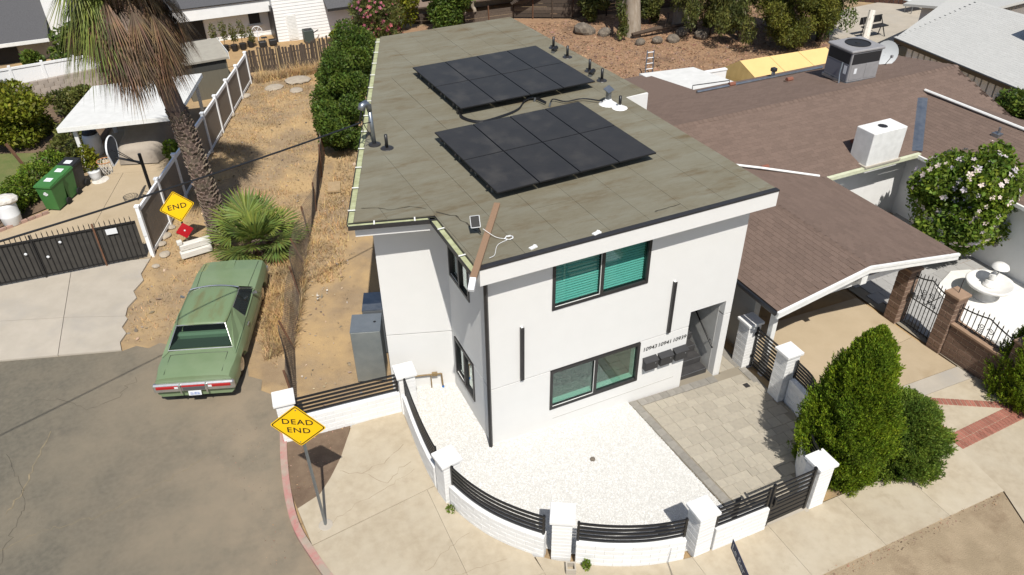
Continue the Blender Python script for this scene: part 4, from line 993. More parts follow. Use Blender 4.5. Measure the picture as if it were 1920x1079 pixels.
    bo = bm_.build('rear_bumper', CHROME, car, world=False)
    for x0,x1 in ((-.90,-.36),(.36,.90)):
        MB().cbox(x0,x1,-2.64,-2.615,.585,.675,.012).build('tail_lamp', TAIL, bo, world=False)
        MB().box(x0 if x0 > 0 else x1-.09,x0+.09 if x0 > 0 else x1,-2.643,-2.638,.60,.66).build('reverse_lamp', PLASTW, bo, world=False)
    MB().cbox(-.28,.28,-2.64,-2.615,.63,.68,.008).build('tail_lamp', TAIL, bo, world=False)
    MB().box(-.26,.26,-2.635,-2.617,.52,.61).build('centre_trim', pm('grey_trim',(.16,.17,.18),rough=.4,metal=.6), bo, world=False)
    for x_ in (-.325,.30): MB().cbox(x_,x_+.035,-2.68,-2.60,.44,.735,.01).build('overrider', CHROME, bo, world=False)
    lp = MB().slab([(-.155,-2.65,.36),(.155,-2.65,.36),(.155,-2.625,.49),(-.155,-2.625,.49)],.006).build('licence_plate', PLASTW, car, world=False)
    MB().slab([(-.12,-2.6535,.385),(.12,-2.6535,.385),(.12,-2.639,.455),(-.12,-2.639,.455)],.002).build('plate_lettering', pm('plate_blue',(.08,.16,.42),(.6,.6,.6),s=22,rough=.6), lp, world=False)
    MB().cbox(-.96,.96,2.58,2.70,.42,.62,.03).build('front_bumper', CHROME, car, world=False)
build_car()
# ---------------------------------------------------------------- palms
def frond_fan(mb_g, base, dirv, pet, L, n, spread, droop, fold=.18, wl=.05, g=rng, split=.55):
    """one fan leaf: petiole then radiating segments"""
    d = Vector(dirv).normalized(); up = Vector((0,0,1)); s = d.cross(up); s = s.normalized() if s.length > .05 else Vector((1,0,0)); nn = s.cross(d).normalized()
    h = Vector(base)+d*pet
    w_ = .018; mb_g.add([Vector(base)-s*w_,Vector(base)+s*w_,h+s*w_*.6,h-s*w_*.6],[(0,1,2,3)])
    for k in range(n):
        t = -1+2*k/(n-1); a = t*spread; dd = (d*math.cos(a)+s*math.sin(a)).normalized()
        ll = L*(1-.28*abs(t)**1.5)*g.uniform(.92,1.05); ss = dd.cross(nn).normalized()
        half = math.tan(spread/(n-1))*ll*split*1.02
        m = h+dd*ll*split+nn*(fold*.12*ll*(1 if k%2 else -1))-up*droop*ll*.12
        tip = h+dd*ll-up*droop*ll*(.55+.3*g.random())
        mb_g.add([h,m-ss*half,tip,m+ss*half],[(0,1,2,3)])
def tall_palm():
    base = Vector((-4.42,12.50,0)); t = thing('palm_tree','tall shaggy fan palm with brown skirt of dead fronds beside the END sign','palm tree',base)
    ax = [base+Vector((0,0,-.2)),base+Vector((-.02,0,.5)),base+Vector((-.12,.02,2.0)),base+Vector((-.24,.03,3.6)),base+Vector((-.42,.04,5.2)),base+Vector((-.95,.05,8.45))]
    P = smooth_path(ax,6); n = len(P); rad = [.40-.09*min(1,i/8)-.05*i/n for i in range(n)]
    MB().tube(P,rad,14).build('trunk', BARK, t, smooth=True)
    V = []; F = []; g = random.Random(3)
    for i in range(46):
        tt = i/46*(n-9); k = int(tt); p = P[k].lerp(P[k+1],tt-k); r_ = rad[k]
        for j in range(13):
            a = 2*math.pi*(j+.5*(i%2))/13+g.uniform(-.12,.12); o = Vector((math.cos(a),math.sin(a),0)); s = Vector((-o.y,o.x,0)); w_ = g.uniform(.07,.11); q = len(V)
            c = p+o*(r_-.01); hgt = g.uniform(.10,.19); out = g.uniform(.04,.10)
            V += [c-s*w_,c+s*w_,c+o*out+s*w_*.35+Vector((0,0,hgt)),c+o*out-s*w_*.35+Vector((0,0,hgt)),c+o*.01+Vector((0,0,hgt*1.1))]
            F += [(q,q+1,q+2,q+3),(q+1,q+4,q+2),(q,q+3,q+4),(q+3,q+2,q+4)]
    MB().add(V,F).build('trunk_boots', BARK, t)
    top = P[-1]; g = random.Random(5)
    green = MB(); dead = MB()
    for i in range(72):
        a = g.uniform(0,2*math.pi); el = g.uniform(-.75,1.15); z = g.uniform(-.3,.4)
        if el < .15 and math.cos(a) > -.55: el = g.uniform(.25,1.1)
        d = Vector((math.cos(a)*math.cos(el),math.sin(a)*math.cos(el),math.sin(el)))
        frond_fan(green, top+Vector((0,0,z)), d, g.uniform(1.0,1.5), g.uniform(1.0,1.35), 24, 1.2, g.uniform(.5,1.1)+(.5 if el < .15 else 0), g=g, split=.42)
    for i in range(300):
        a = g.uniform(0,2*math.pi); z = -g.uniform(0,1.0)**1.2*1.5; el = g.uniform(-1.42,-.85)
        ax_ = top+Vector((-.10*z,0,z)); d = Vector((math.cos(a)*math.cos(el),math.sin(a)*math.cos(el),math.sin(el)))
        frond_fan(dead, ax_+Vector((math.cos(a),math.sin(a),0))*g.uniform(.25,.62+.55*(1+z/1.5)), d, g.uniform(.3,.7), g.uniform(.8,1.3), 14, .6, g.uniform(.5,1.0), g=g, split=.40)
    for i in range(2200):
        a = g.uniform(0,2*math.pi); r_ = g.uniform(.35,1.0); z0 = g.uniform(-1.6,.0); l = g.uniform(.4,1.0); p = top+Vector((-.10*z0+math.cos(a)*r_*(1+.12*z0),math.sin(a)*r_*(1+.12*z0),z0)); s = Vector((-math.sin(a),math.cos(a),0))*.014
        q = p+Vector((math.cos(a)*g.uniform(-.05,.2),math.sin(a)*g.uniform(-.05,.2),-l)); dead.add([p-s,p+s,q],[(0,1,2)])
    green.build('crown', LF_PALM, t); dead.build('dead_skirt', LF_DEAD, t)
tall_palm()
def low_palm():
    b = Vector((-3.45,11.05,0)); t = thing('palm_shrub','low green fan palm in the dry grass in front of the parked car','palm',b); g = random.Random(9); mb = MB(); dd = MB()
    for (a,el,pet,L) in [(1.75,.95,.9,1.0),(1.2,.75,.8,.95),(2.4,.7,.85,.95),(.4,.35,.8,.95),(-.1,.15,.9,.9),(2.9,.35,.8,.9),(3.5,.1,.75,.85),(-1.3,.55,.55,.95),(-1.9,.35,.6,.9),(-2.5,.15,.75,.9),(-.7,.25,.75,.95),(.9,.45,.7,.85),(4.5,.7,.5,.9),(-1.6,1.15,.35,.85),(-.4,1.1,.4,.85),(-2.6,1.1,.4,.85),(1.6,1.25,.35,.8),(-1.2,.85,.35,.8),(-2.1,.85,.35,.8),(.5,1.0,.4,.8),(-1.0,.0,.8,.85),(-2.2,.0,.8,.8),(0.1,.75,.6,.9),(3.1,.8,.55,.9)]:
        d = Vector((math.cos(a)*math.cos(el),math.sin(a)*math.cos(el),math.sin(el)))
        # turn fans so that their faces open towards the light
        frond_fan(mb, b+Vector((0,0,.35)), d, pet, L*1.08, 26, 1.6, g.uniform(.03,.15), g=g, split=.62)
    for i in range(22):
        a = g.uniform(0,6.28); d = Vector((math.cos(a),math.sin(a),g.uniform(-.5,-.1))); frond_fan(dd, b+Vector((0,0,.3)), d, .35, .6, 12, .6, .5, g=g, split=.4)
    mb.build('fronds', LF_FAN, t); dd.build('dead_fronds', LF_DEAD, t); MB().lathe((b.x,b.y,0),[(.2,-.1),(.24,.2),(.14,.45)],10).build('stem', BARK, t)
low_palm()
# ---------------------------------------------------------------- dry lot: grass, debris, chain link
LOT = [(-6.7,12.1),(-7.1,10.7),(-7.6,9.1),(-7.75,7.9),(-6.5,7.6),(-5.2,7.5),(-4.4,6.4),(-4.1,5.0),(-3.3,5.6),(-2.6,8.0),(-1.6,11.2),(-.9,13.2),(1.2,17),(3.2,22),(5,28.4),(-.8,28),(-1.2,26.5),(-4.1,19)]
def blades(name, poly, n, label, hgt=(.03,.11), mat=LF_DRY, wid=.009, clump=.75, cs=.16, cat='grass', z0=0):
    xs = [p[0] for p in poly]; ys = [p[1] for p in poly]
    nc = max(10,n//60); cx = nrg.uniform(min(xs),max(xs),nc); cy = nrg.uniform(min(ys),max(ys),nc)
    k = nrg.integers(0,nc,n); X = np.where(nrg.random(n) < clump, cx[k]+nrg.normal(0,cs,n), nrg.uniform(min(xs),max(xs),n)); Y = np.where(nrg.random(n) < clump, cy[k]+nrg.normal(0,cs,n), nrg.uniform(min(ys),max(ys),n))
    q = npin(X,Y,poly); X,Y = X[q],Y[q]
    pc = nrg.uniform(0,1,(40,3))*[max(xs)-min(xs),max(ys)-min(ys),1.3]+[min(xs),min(ys),.4]; dm_ = np.min(np.hypot(X[:,None]-pc[None,:,0],Y[:,None]-pc[None,:,1])/pc[None,:,2],1); q = (dm_ < 1) | (nrg.random(len(X)) < .3)
    X,Y = X[q],Y[q]; n = len(X); Z = -.045*np.clip(X,0,13)-.05+z0
    h = nrg.uniform(*hgt,n); a = nrg.uniform(0,6.28,n); l = nrg.uniform(.3,1.5,n)*h; wv = wid*nrg.uniform(.6,1.5,n)
    A = np.stack([X-np.sin(a)*wv,Y+np.cos(a)*wv,Z],1); B = np.stack([X+np.sin(a)*wv,Y-np.cos(a)*wv,Z],1); C = np.stack([X+np.cos(a)*l,Y+np.sin(a)*l,Z+h],1)
    npmesh(name, np.stack([A,B,C],1).reshape(-1,3), np.arange(3*n).reshape(n,3), mat, kind='stuff', label=label, cat=cat)
blades('dry_grass', LOT, 105000, 'short straw coloured dry grass over the vacant lot')
blades('dry_grass', [(-4.3,5.4),(-3.5,5.6),(-2.75,7.8),(-1.9,10.8),(-2.6,11.2),(-3.4,9.4),(-4.0,7.4)], 20000, 'tall dry golden grass between the parked car and the wire fence', (.10,.34), wid=.010)
blades('dry_grass', [(-2.5,8.5),(-1.6,11.5),(-.7,13.6),(.8,17),(1.6,17),(.4,13.5),(-.6,10.5),(-1.5,8.2)], 9000, 'dry golden grass between the wire fence and the house', (.06,.24), wid=.010)
blades('dry_grass', [(-.9,27.3),(5,28.2),(5,27.2),(-.9,26.4)], 5000, 'tall straw grass along the foot of the picket fence', (.15,.55), wid=.012)
def chips(name, poly, n, size, mat, label, cat, z=.0, flat=.4):
    xs = [p[0] for p in poly]; ys = [p[1] for p in poly]; X = nrg.uniform(min(xs),max(xs),n); Y = nrg.uniform(min(ys),max(ys),n); q = npin(X,Y,poly); X,Y = X[q],Y[q]; n = len(X)
    C = np.stack([X,Y,-.045*np.clip(X,0,13)-.03+z+nrg.uniform(0,.02,n)],1); d = unit(nrg.normal(size=(n,3))*[1,1,flat]); s = unit(np.cross(d,nrg.normal(size=(n,3))*[flat,flat,1]))
    l = size*nrg.lognormal(0,.5,(n,1)); V = np.stack([C-d*l,C+s*l*.6,C+d*l,C-s*l*.6],1).reshape(-1,3)
    npmesh(name, V, np.arange(4*n).reshape(n,4), mat, kind='stuff', label=label, cat=cat)
SIDE = [(-4.1,3.2),(-3.4,5.6),(-2.7,7.8),(-1.7,11),(1.0,17),(1.6,17),(.3,12),(-1.2,8),(-2.2,5.5),(-2.2,2.6),(-3.9,2.6)]
chips('ground_debris', SIDE, 900, .035, leafm('debris',(.42,.33,.22),.6,0), 'scattered twigs stones and litter on the bare side yard', 'debris')
chips('ground_debris', LOT, 2600, .03, leafm('debris2',(.36,.27,.17),.6,0), 'scattered stones and straw bits over the vacant lot', 'debris')
chips('fallen_leaves', [(-4.6,2.2),(-4.7,.4),(-4.4,.0),(-3.2,1.2),(-2.9,2.1)], 500, .010, LF_LIT, 'brown leaf scraps on the soil by the red kerb', 'leaves', .07)
chips('fallen_leaves', [(-6.4,3.6),(-4.9,3),(-4.9,-1.4),(-5.4,-1),(-5.6,1.2)], 500, .008, LF_LIT, 'dry leaf scraps along the road beside the red kerb', 'leaves', .005)
chips('fallen_leaves', [(1.8,-5.85),(10,-5.85),(9.9,-6.1),(1.8,-6.15)], 900, .010, LF_LIT, 'dry leaf scraps along the edge of the parkway soil', 'leaves', .07)
def rock(c, r, seed, name='rock', sq=.6):
    g = random.Random(seed); bm = bmesh.new(); bmesh.ops.create_icosphere(bm, subdivisions=2, radius=1)
    ph = [Vector((g.uniform(-1,1),g.uniform(-1,1),g.uniform(-1,1))).normalized() for _ in range(7)]; am = [g.uniform(.05,.3) for _ in ph]
    mb = MB(); bm.verts.index_update(); mb.add([(lambda p: (c[0]+p.x*r,c[1]+p.y*r,c[2]+p.z*r*sq))(v.co*(1+sum(a*max(0,v.co.dot(q))**2 for a,q in zip(am,ph))-.18)) for v in bm.verts],[tuple(v.index for v in f.verts) for f in bm.faces]); bm.free(); return mb
RUB_ = [(-6.35,12.9,.16),(-6.15,13.4,.2),(-5.95,13.9,.14),(-6.25,12.2,.17),(-5.5,15.1,.18),(-5.2,16.2,.16),(-4.4,18.2,.2),(-3.9,19.4,.16),(-3.4,21,.2),(-2.6,23,.22),(-1.6,25.0,.2),(-6.6,11.6,.12)]
for i,(x_,y_,r_) in enumerate(RUB_): rock((x_,y_,.0),r_,i+20,sq=.35).build('rubble_stone', pm('rubble%d'%i,(.40,.35,.28),(.33,.28,.22),s=5,rough=1,bump=.6,bs=20) if i == 0 else bpy.data.materials['rubble0'], label='flat grey rubble stone along the foot of the vinyl fence', cat='stone', group='rubble along the vinyl fence')
for i,(x_,y_,r_,ds) in enumerate([(1.1,26.2,.55,'nearest the picket fence'),(-.2,25.6,.42,'beside the end of the vinyl fence'),(.7,24.9,.3,'in front of the other two')]): rock((x_,y_,-.05),r_,i+50,sq=.18).build('concrete_rubble', bpy.data.materials['rubble0'], label='pale broken concrete slab in the dry grass, '+ds, cat='rubble', group='broken slabs at the back of the lot')
MB().obox((-.15,14.2,.06),(.45,.75,.06),R(-15)).build('plywood_board', pm('old_ply',(.40,.29,.17),(.33,.24,.14),s=4,rough=.95), label='weathered square board lying on the ground by the wire fence', cat='board')
v = thing('plastic_litter','crumpled white plastic sheet caught on the wire fence','litter',(-2.35,7.6,0)); V_,F_ = leaves(np.array((-2.35,7.6,.05))+nrg.normal(size=(10,3))*[.05,.09,.015],.09,.8); npmesh('sheet',V_,F_,CLOTH,v); V_,F_ = leaves(np.array((-2.05,7.95,.02))+nrg.normal(size=(7,3))*[.06,.08,.01],.06,.8); npmesh('scrap',V_,F_,CLOTH,v)
# chain link fence
cl = thing('chain_link_fence','old rusty leaning chain link fence along the dirt side yard','fence',(-2.5,8,0))
CP = [Vector((-3.90,3.2,0)),Vector((-3.45,5.6,0)),Vector((-2.80,7.8,0)),Vector((-2.25,9.6,0)),Vector((-1.75,11.2,0)),Vector((-1.15,12.9,0)),Vector((-.35,15.4,0)),Vector((.2,17.2,0))]
WIRE = pm('rusty_wire',(.20,.16,.12),(.13,.10,.08),s=5,rough=.8,metal=.3)
RUST = pm('rust_post',(.16,.08,.045),(.11,.06,.04),s=8,rough=.9)
hts = [1.15,.95,1.05,.9,1.1,1.0,1.2,1.2]; lean = [(-.1,.1),(-.25,0),(-.12,.1),(-.3,.1),(-.1,.0),(.05,0),(.1,0),(0,0)]
for i in range(len(CP)-1):
    a,b = CP[i],CP[i+1]; ta = a+Vector((*lean[i],hts[i])); tb = b+Vector((*lean[i+1],hts[i+1])); L = (b-a).length; mb = MB(); st = .085; n = int(L/st)
    def pt(u,v_): p = a.lerp(b,u).lerp(ta.lerp(tb,u),v_); return p+Vector((.05*math.sin(u*5+i),0,0))*v_
    for k in range(-int(hts[i]/st),n):
        for s in (1,-1):
            u0,u1 = (k*st/L,(k*st+hts[i])/L) if s > 0 else ((k*st+hts[i])/L,k*st/L); v0,v1 = 0,1
            def cut(u): return min(1,max(0,u))
            c0,c1 = cut(u0),cut(u1)
            if abs(u1-u0) < 1e-6 or c0 == c1: continue
            v0 = (c0-u0)/(u1-u0); v1 = (c1-u0)/(u1-u0); mb.tube([pt(c0,v0),pt(c1,v1)],.0052,3,False)
    mb.build('mesh', WIRE, cl, kind='stuff')
for i in (0,1,2,3,4,5,6,7):
    p = CP[i]; q = p+Vector((*lean[i],hts[i]+.08)); MB().tube([p-Vector((0,0,.2)),q],.03,7).build('post', RUST, cl)
# bushes by the house side
def bush(name, label, cat, blobs, n, size, mat, aspect=.5, stems=None, flowers=None, trunkm=BARKB, out=.8, up=.2, group=None, shell=.62, base=None):
    B = np.array(blobs); c = B[:,:3].mean(0); zb = gl(c[0])-.03
    t = thing(name, label, cat, (c[0],c[1],zb) if base is None else base, 0, group)
    C = blob_pts(blobs,n,shell); C = C[C[:,2] > zb+.02]
    V,F = leaves(C,size,aspect,up,c,out); npmesh('crown' if cat == 'tree' else 'foliage',V,F,mat,t)
    for (p,q,r0,r1) in (stems or [((c[0],c[1],zb),(c[0],c[1],c[2]),.06,.03)]):
        p,q = Vector(p),Vector(q); MB().tube([p,p.lerp(q,.5)+Vector((.04,.03,0)),q],[r0,(r0+r1)/2,r1],7).build('trunk' if cat == 'tree' else 'stem', trunkm, t, smooth=True)
    if flowers:
        nf,fs,fm = flowers; C = blob_pts(blobs,nf,.97); C = C[C[:,2] > zb+.3]; V = []; 
        d = unit(C-c); s = unit(np.cross(d,nrg.normal(size=C.shape))); e = np.cross(d,s); l = fs*nrg.uniform(.7,1.2,(len(C),1)); Vs = []
        for k in range(5):
            a = 2*math.pi*k/5; p1 = s*math.cos(a)+e*math.sin(a); p2 = -s*math.sin(a)+e*math.cos(a)
            Vs.append(np.stack([C,C+p1*l*.6+p2*l*.32+d*l*.12,C+p1*l+d*l*.2,C+p1*l*.6-p2*l*.32+d*l*.12],1))
        V = np.stack(Vs,1).reshape(-1,3); npmesh('flowers',V,np.arange(len(V)).reshape(-1,4),fm,t)
    return t
bush('hedge_shrub','dense dark green shrub by the roof edge, nearest the service mast','shrub',subblobs((1.0,17.5,1.0),(1.25,1.6,1.35),24,(.24,.42),1),16000,.12,LF_HED)
bush('hedge_shrub','dense green clipped shrub in the middle along the roof edge','shrub',subblobs((2.0,20.9,1.25),(1.5,1.8,1.65),30,(.24,.42),2),24000,.12,LF_HED)
bush('hedge_shrub','dense green shrub at the back beside the pink oleander','shrub',subblobs((3.2,24.2,1.3),(1.65,1.7,1.75),30,(.24,.42),3),24000,.12,LF_HED)
bush('oleander','pink flowering oleander behind the back corner of the flat roof','shrub',subblobs((5.8,28.0,1.5),(1.9,1.7,2.0),22,(.3,.45),4),13000,.20,LF_OLV,.25,flowers=(420,.10,FL_P))
bush('weed','small green weed growing at the foot of the curved wall','weed',[(-1.55,-1.38,.08,.12,.12,.1)],160,.07,LF_BRI,.4,stems=[((-1.55,-1.38,0),(-1.55,-1.38,.1),.01,.005)])
bush('weed','taller green weed beside the hollow concrete block','weed',[(.36,-3.86,.14,.09,.08,.16)],160,.07,LF_BRI,.4,stems=[((.36,-3.86,0),(.36,-3.86,.25),.01,.005)])
# picket fence
pk = thing('picket_fence','old dark wooden picket fence across the back of the dry lot','fence',(1.8,28,0))
PP = [(-.95,28.2),(.7,27.95),(2.6,28.1),(4.3,28.9),(5.6,30.3)]; pkm = MB().cbox(-.06,.06,-.012,.012,0,1,.01).mesh('picket', WOODW); g = random.Random(4)
for a,b in zip(PP,PP[1:]):
    L = math.hypot(b[0]-a[0],b[1]-a[1]); n = int(L/.135); an = math.atan2(b[1]-a[1],b[0]-a[0])
    for i in range(n):
        if g.random() < .03: continue
        t = (i+.5)/n; x_,y_ = a[0]+(b[0]-a[0])*t,a[1]+(b[1]-a[1])*t
        inst(pkm,'picket',Matrix.Translation((x_,y_,-.1)) @ Matrix.Rotation(an,4,'Z') @ Matrix.Rotation(g.gauss(0,.03),4,'Y') @ Matrix.Diagonal((1,1,g.uniform(1.1,1.3),1)),pk)
    for z in (.2,.75): MB().tube([(a[0],a[1]+.04,z),(b[0],b[1]+.04,z)],.03,4).build('stringer', WOODW, pk)
for (x_,y_) in ((-.3,28.0),(.55,27.9),(2.6,28.05)): MB().tube([(x_,y_-.06,-.1),(x_,y_-.06,1.15)],.035,5).build('post', pm('pale_post',(.42,.31,.17),rough=.95) if 'pale_post' not in bpy.data.materials else bpy.data.materials['pale_post'], pk)
# ---------------------------------------------------------------- left neighbour's yard
def along(a, b, t): return (a[0]+(b[0]-a[0])*t, a[1]+(b[1]-a[1])*t)
vf = thing('vinyl_fence','white framed vinyl fence with taupe panels along the dry lot','fence',(-3.9,19.5,0))
FA, FB = (-6.62,12.30), (-1.1,26.67); NB = 8; fan_ = math.atan2(FB[1]-FA[1],FB[0]-FA[0])
for i in range(NB+1):
    x_,y_ = along(FA,FB,i/NB); h = 1.74-.32*i/NB
    MB().obox((x_,y_,h/2),(.115,.115,h+.1),fan_).build('post', WVINYL, vf); MB().obox((x_,y_,h+.07),(.15,.15,.045),fan_).build('post_cap', WVINYL, vf)
    if i < NB:
        x1,y1 = along(FA,FB,(i+1)/NB); h1 = 1.74-.32*(i+1)/NB; d = Vector((x1-x_,y1-y_,0)).normalized(); n = Vector((-d.y,d.x,0))
        def strip(z0,z1,t,mat,nm):
            a = Vector((x_,y_,0))+d*.06; b = Vector((x1,y1,0))-d*.06
            MB().add([(*(a-n*t).xy,z0(h)),(*(b-n*t).xy,z0(h1)),(*(b+n*t).xy,z0(h1)),(*(a+n*t).xy,z0(h)),(*(a-n*t).xy,z1(h)),(*(b-n*t).xy,z1(h1)),(*(b+n*t).xy,z1(h1)),(*(a+n*t).xy,z1(h))],[(0,3,2,1),(4,5,6,7),(0,1,5,4),(1,2,6,5),(2,3,7,6),(3,0,4,7)]).build(nm, mat, vf)
        strip(lambda q:.04,lambda q:.15,.03,WVINYL,'bottom_rail'); strip(lambda q:q-.15,lambda q:q-.02,.035,WVINYL,'top_rail')
        k = 11; L = math.hypot(x1-x_,y1-y_)-.12
        for j in range(k):
            a = Vector((x_,y_,0))+d*(.06+L*j/k+.003); b = Vector((x_,y_,0))+d*(.06+L*(j+1)/k-.003); ha = h+(h1-h)*j/k
            MB().prism([((a-n*.012).x,(a-n*.012).y),((b-n*.012).x,(b-n*.012).y),((b+n*.012).x,(b+n*.012).y),((a+n*.012).x,(a+n*.012).y)],.145,ha-.145).build('board', VINTAN, vf)
MB().obox((-6.65,12.235,1.1),(.10,.012,.7),R(-10)).build('number_plate', PLASTW, vf)
# iron driveway gate
gt = thing('driveway_gate','black iron picket driveway gate with privacy screen across the left driveway','gate',(-9.6,12.4,0))
ga, gb = Vector((-14.5,12.62,0)), Vector((-6.80,12.20,0)); gd = (gb-ga).normalized(); gan = math.atan2(gd.y,gd.x); GL_ = (gb-ga).length
pkm = MB().box(-.011,.011,-.011,.011,.05,1.50).add([(-.014,-.014,1.50),(.014,-.014,1.50),(.014,.014,1.50),(-.014,.014,1.50),(0,0,1.60)],[(0,1,4),(1,2,4),(2,3,4),(3,0,4)]).mesh('picket', BLACKM)
for i in range(int(GL_/.145)):
    p = ga+gd*(i*.145+.05); inst(pkm,'picket',Matrix.Translation(p) @ Matrix.Rotation(gan,4,'Z'),gt)
for z in (.10,1.36):
    c = (ga+gb)/2; MB().obox((c.x,c.y-.0,z),(GL_,.035,.045),gan).build('rail', BLACKM, gt)
c = (ga+gb)/2+Vector((0,.035,0)); MB().obox((c.x,c.y,.72),(GL_,.006,1.22),gan).build('privacy_screen', pm('privacy_screen',(.045,.042,.038),(.06,.056,.05),s=4,rough=.95), gt)
for t_ in (.62,.845): p = ga+gd*(GL_*t_); MB().obox((p.x,p.y,.76),(.05,.05,1.55),gan).build('post', RUST if t_ > .8 else BLACKM, gt)
for t_,z in ((.585,.95),(.715,1.14),(.655,.72)): p = ga+gd*(GL_*t_)+Vector((0,-.03,z)); MB().lathe((0,0,0),[(.045,0),(.03,.012)],10).xf(frame(p,gd,(0,0,1))).build('reflector', PLASTW, gt)
p = ga+gd*(GL_*.905); MB().obox((p.x,p.y-.03,1.18),(.32,.012,.19),gan).build('notice_plate', PLASTW, gt)
# carport with flat white roof
cp = thing('carport','white flat roofed carport over the covered car beside the palm','carport',(-6,21,0))
CF = [(-8.92,19.55),(-4.80,18.85),(-3.36,23.2),(-7.62,23.65)]; ZC = 1.96
MB().prism(CF,ZC-.05,ZC).build('roof', ROOFP, cp)
for a,b in zip(CF,CF[1:]+CF[:1]):
    an = math.atan2(b[1]-a[1],b[0]-a[0]); MB().obox(((a[0]+b[0])/2,(a[1]+b[1])/2,ZC-.09),(math.hypot(b[0]-a[0],b[1]-a[1]),.04,.17),an).build('fascia', WTRIM, cp)
for (x_,y_) in ((-8.40,19.72),(-4.98,19.2),(-7.3,23.2),(-3.7,22.9)): MB().obox((x_,y_,ZC/2-.06),(.13,.13,ZC-.1),R(-10)).build('post', WTRIM, cp)
# car under a fitted cover
def covered():
    c = thing('covered_car','car under a fitted beige cover in the white carport','car',(-5.95,21.3,0),R(-19)); ys = [-1.95,-1.85,-1.5,-1.0,-.6,-.2,.5,1.2,1.7,2.0,2.05]; top = [.55,.72,.82,.88,1.05,1.28,1.33,1.25,.95,.75,.5]
    V = []; F = []; m = 13
    for y,t in zip(ys,top):
        w_ = .86-(.16 if abs(y) > 1.8 else 0)
        for k in range(m):
            a = math.pi*k/(m-1); cx = math.cos(a); x = w_*math.copysign(abs(cx)**.45,cx)*(1.03 if k in (0,m-1) else 1); z = .06+(t-.06)*math.sin(a)**.55; V.append((x+.015*math.sin(k*5+y*9),y+.015*math.sin(k*3.1),z))
    for i in range(len(ys)-1):
        for k in range(m-1): a = i*m+k; F.append((a,a+m,a+m+1,a+1))
    F.append(tuple(range(m))); F.append(tuple(reversed(range((len(ys)-1)*m,len(ys)*m))))
    MB().add(V,F).build('cover', TARP, c, smooth=True, world=False)
    for x_ in (-.72,.72):
        for y_ in (-1.3,1.3): MB().lathe((0,0,0),[(.3,-.09),(.3,.09)],14).xf(Matrix.Translation((x_*.93,y_,.27)) @ Matrix.Rotation(math.pi/2,4,'Y')).build('wheel', RUB, c, world=False)
covered()
# basketball hoop
hp = thing('basketball_hoop','black basketball hoop with fan shaped backboard standing inside the vinyl fence','basketball hoop',(-6.22,14.9,0))
MB().tube([(-6.22,14.9,0),(-6.24,14.92,2.38)],.055,8).build('pole', BLACKM, hp)
bc = Vector((-7.02,15.32,2.50)); un = Vector((-.95,.31,0)); us = Vector((.31,.95,0))
MB().tube([(-6.24,14.92,2.05),bc-un*.05+Vector((0,0,-.28))],.04,6).tube([(-6.24,14.92,1.95),bc-un*.05+us*.2+Vector((0,0,-.1))],.014,5).tube([(-6.24,14.92,1.95),bc-un*.05-us*.2+Vector((0,0,.1))],.014,5).build('arm', BLACKM, hp)
M = frame(bc,us,(0,0,1)); n = 16; fp = [(-.28,-.44),(.28,-.44)]+[(.46*math.cos(math.pi*k/n),.06+.40*math.sin(math.pi*k/n)) for k in range(n+1)]
bb = MB().prism(fp,-.02,.02).xf(M).build('backboard', pm('board_grey',(.10,.105,.11),rough=.6), hp)
rim = MB()
for a,b in zip(fp,fp[1:]+fp[:1]): rim.tube([(*a,0),(*b,0)],.03,5)
rim.xf(M).build('backboard_rim', WVINYL, bb)
rib = MB(); 
for k in range(9): a = math.pi*k/8; rib.tube([(0,-.15,-.035),(.42*math.cos(a),.05+.35*math.sin(a),-.035)],.012,4); rib.tube([(0,-.15,-.035),(-.25+.062*k,-.41,-.035)],.010,4)
rib.xf(M).build('backboard_ribs', NETW, bb)
rc = bc+un*.36+Vector((0,0,-.36)); MB().tube([(rc.x+.25*math.cos(2*math.pi*k/18),rc.y+.25*math.sin(2*math.pi*k/18),rc.z) for k in range(19)],.014,6).build('hoop_ring', ORANGE, hp)
net = MB()
for k in range(12):
    for s in (1,-1):
        net.tube([(rc.x+(.24-.10*t)*math.cos(2*math.pi*k/12+s*t*1.1),rc.y+(.24-.10*t)*math.sin(2*math.pi*k/12+s*t*1.1),rc.z-.45*t) for t in (0,.25,.5,.75,1)],.008,4)
net.build('net', NETW, hp)
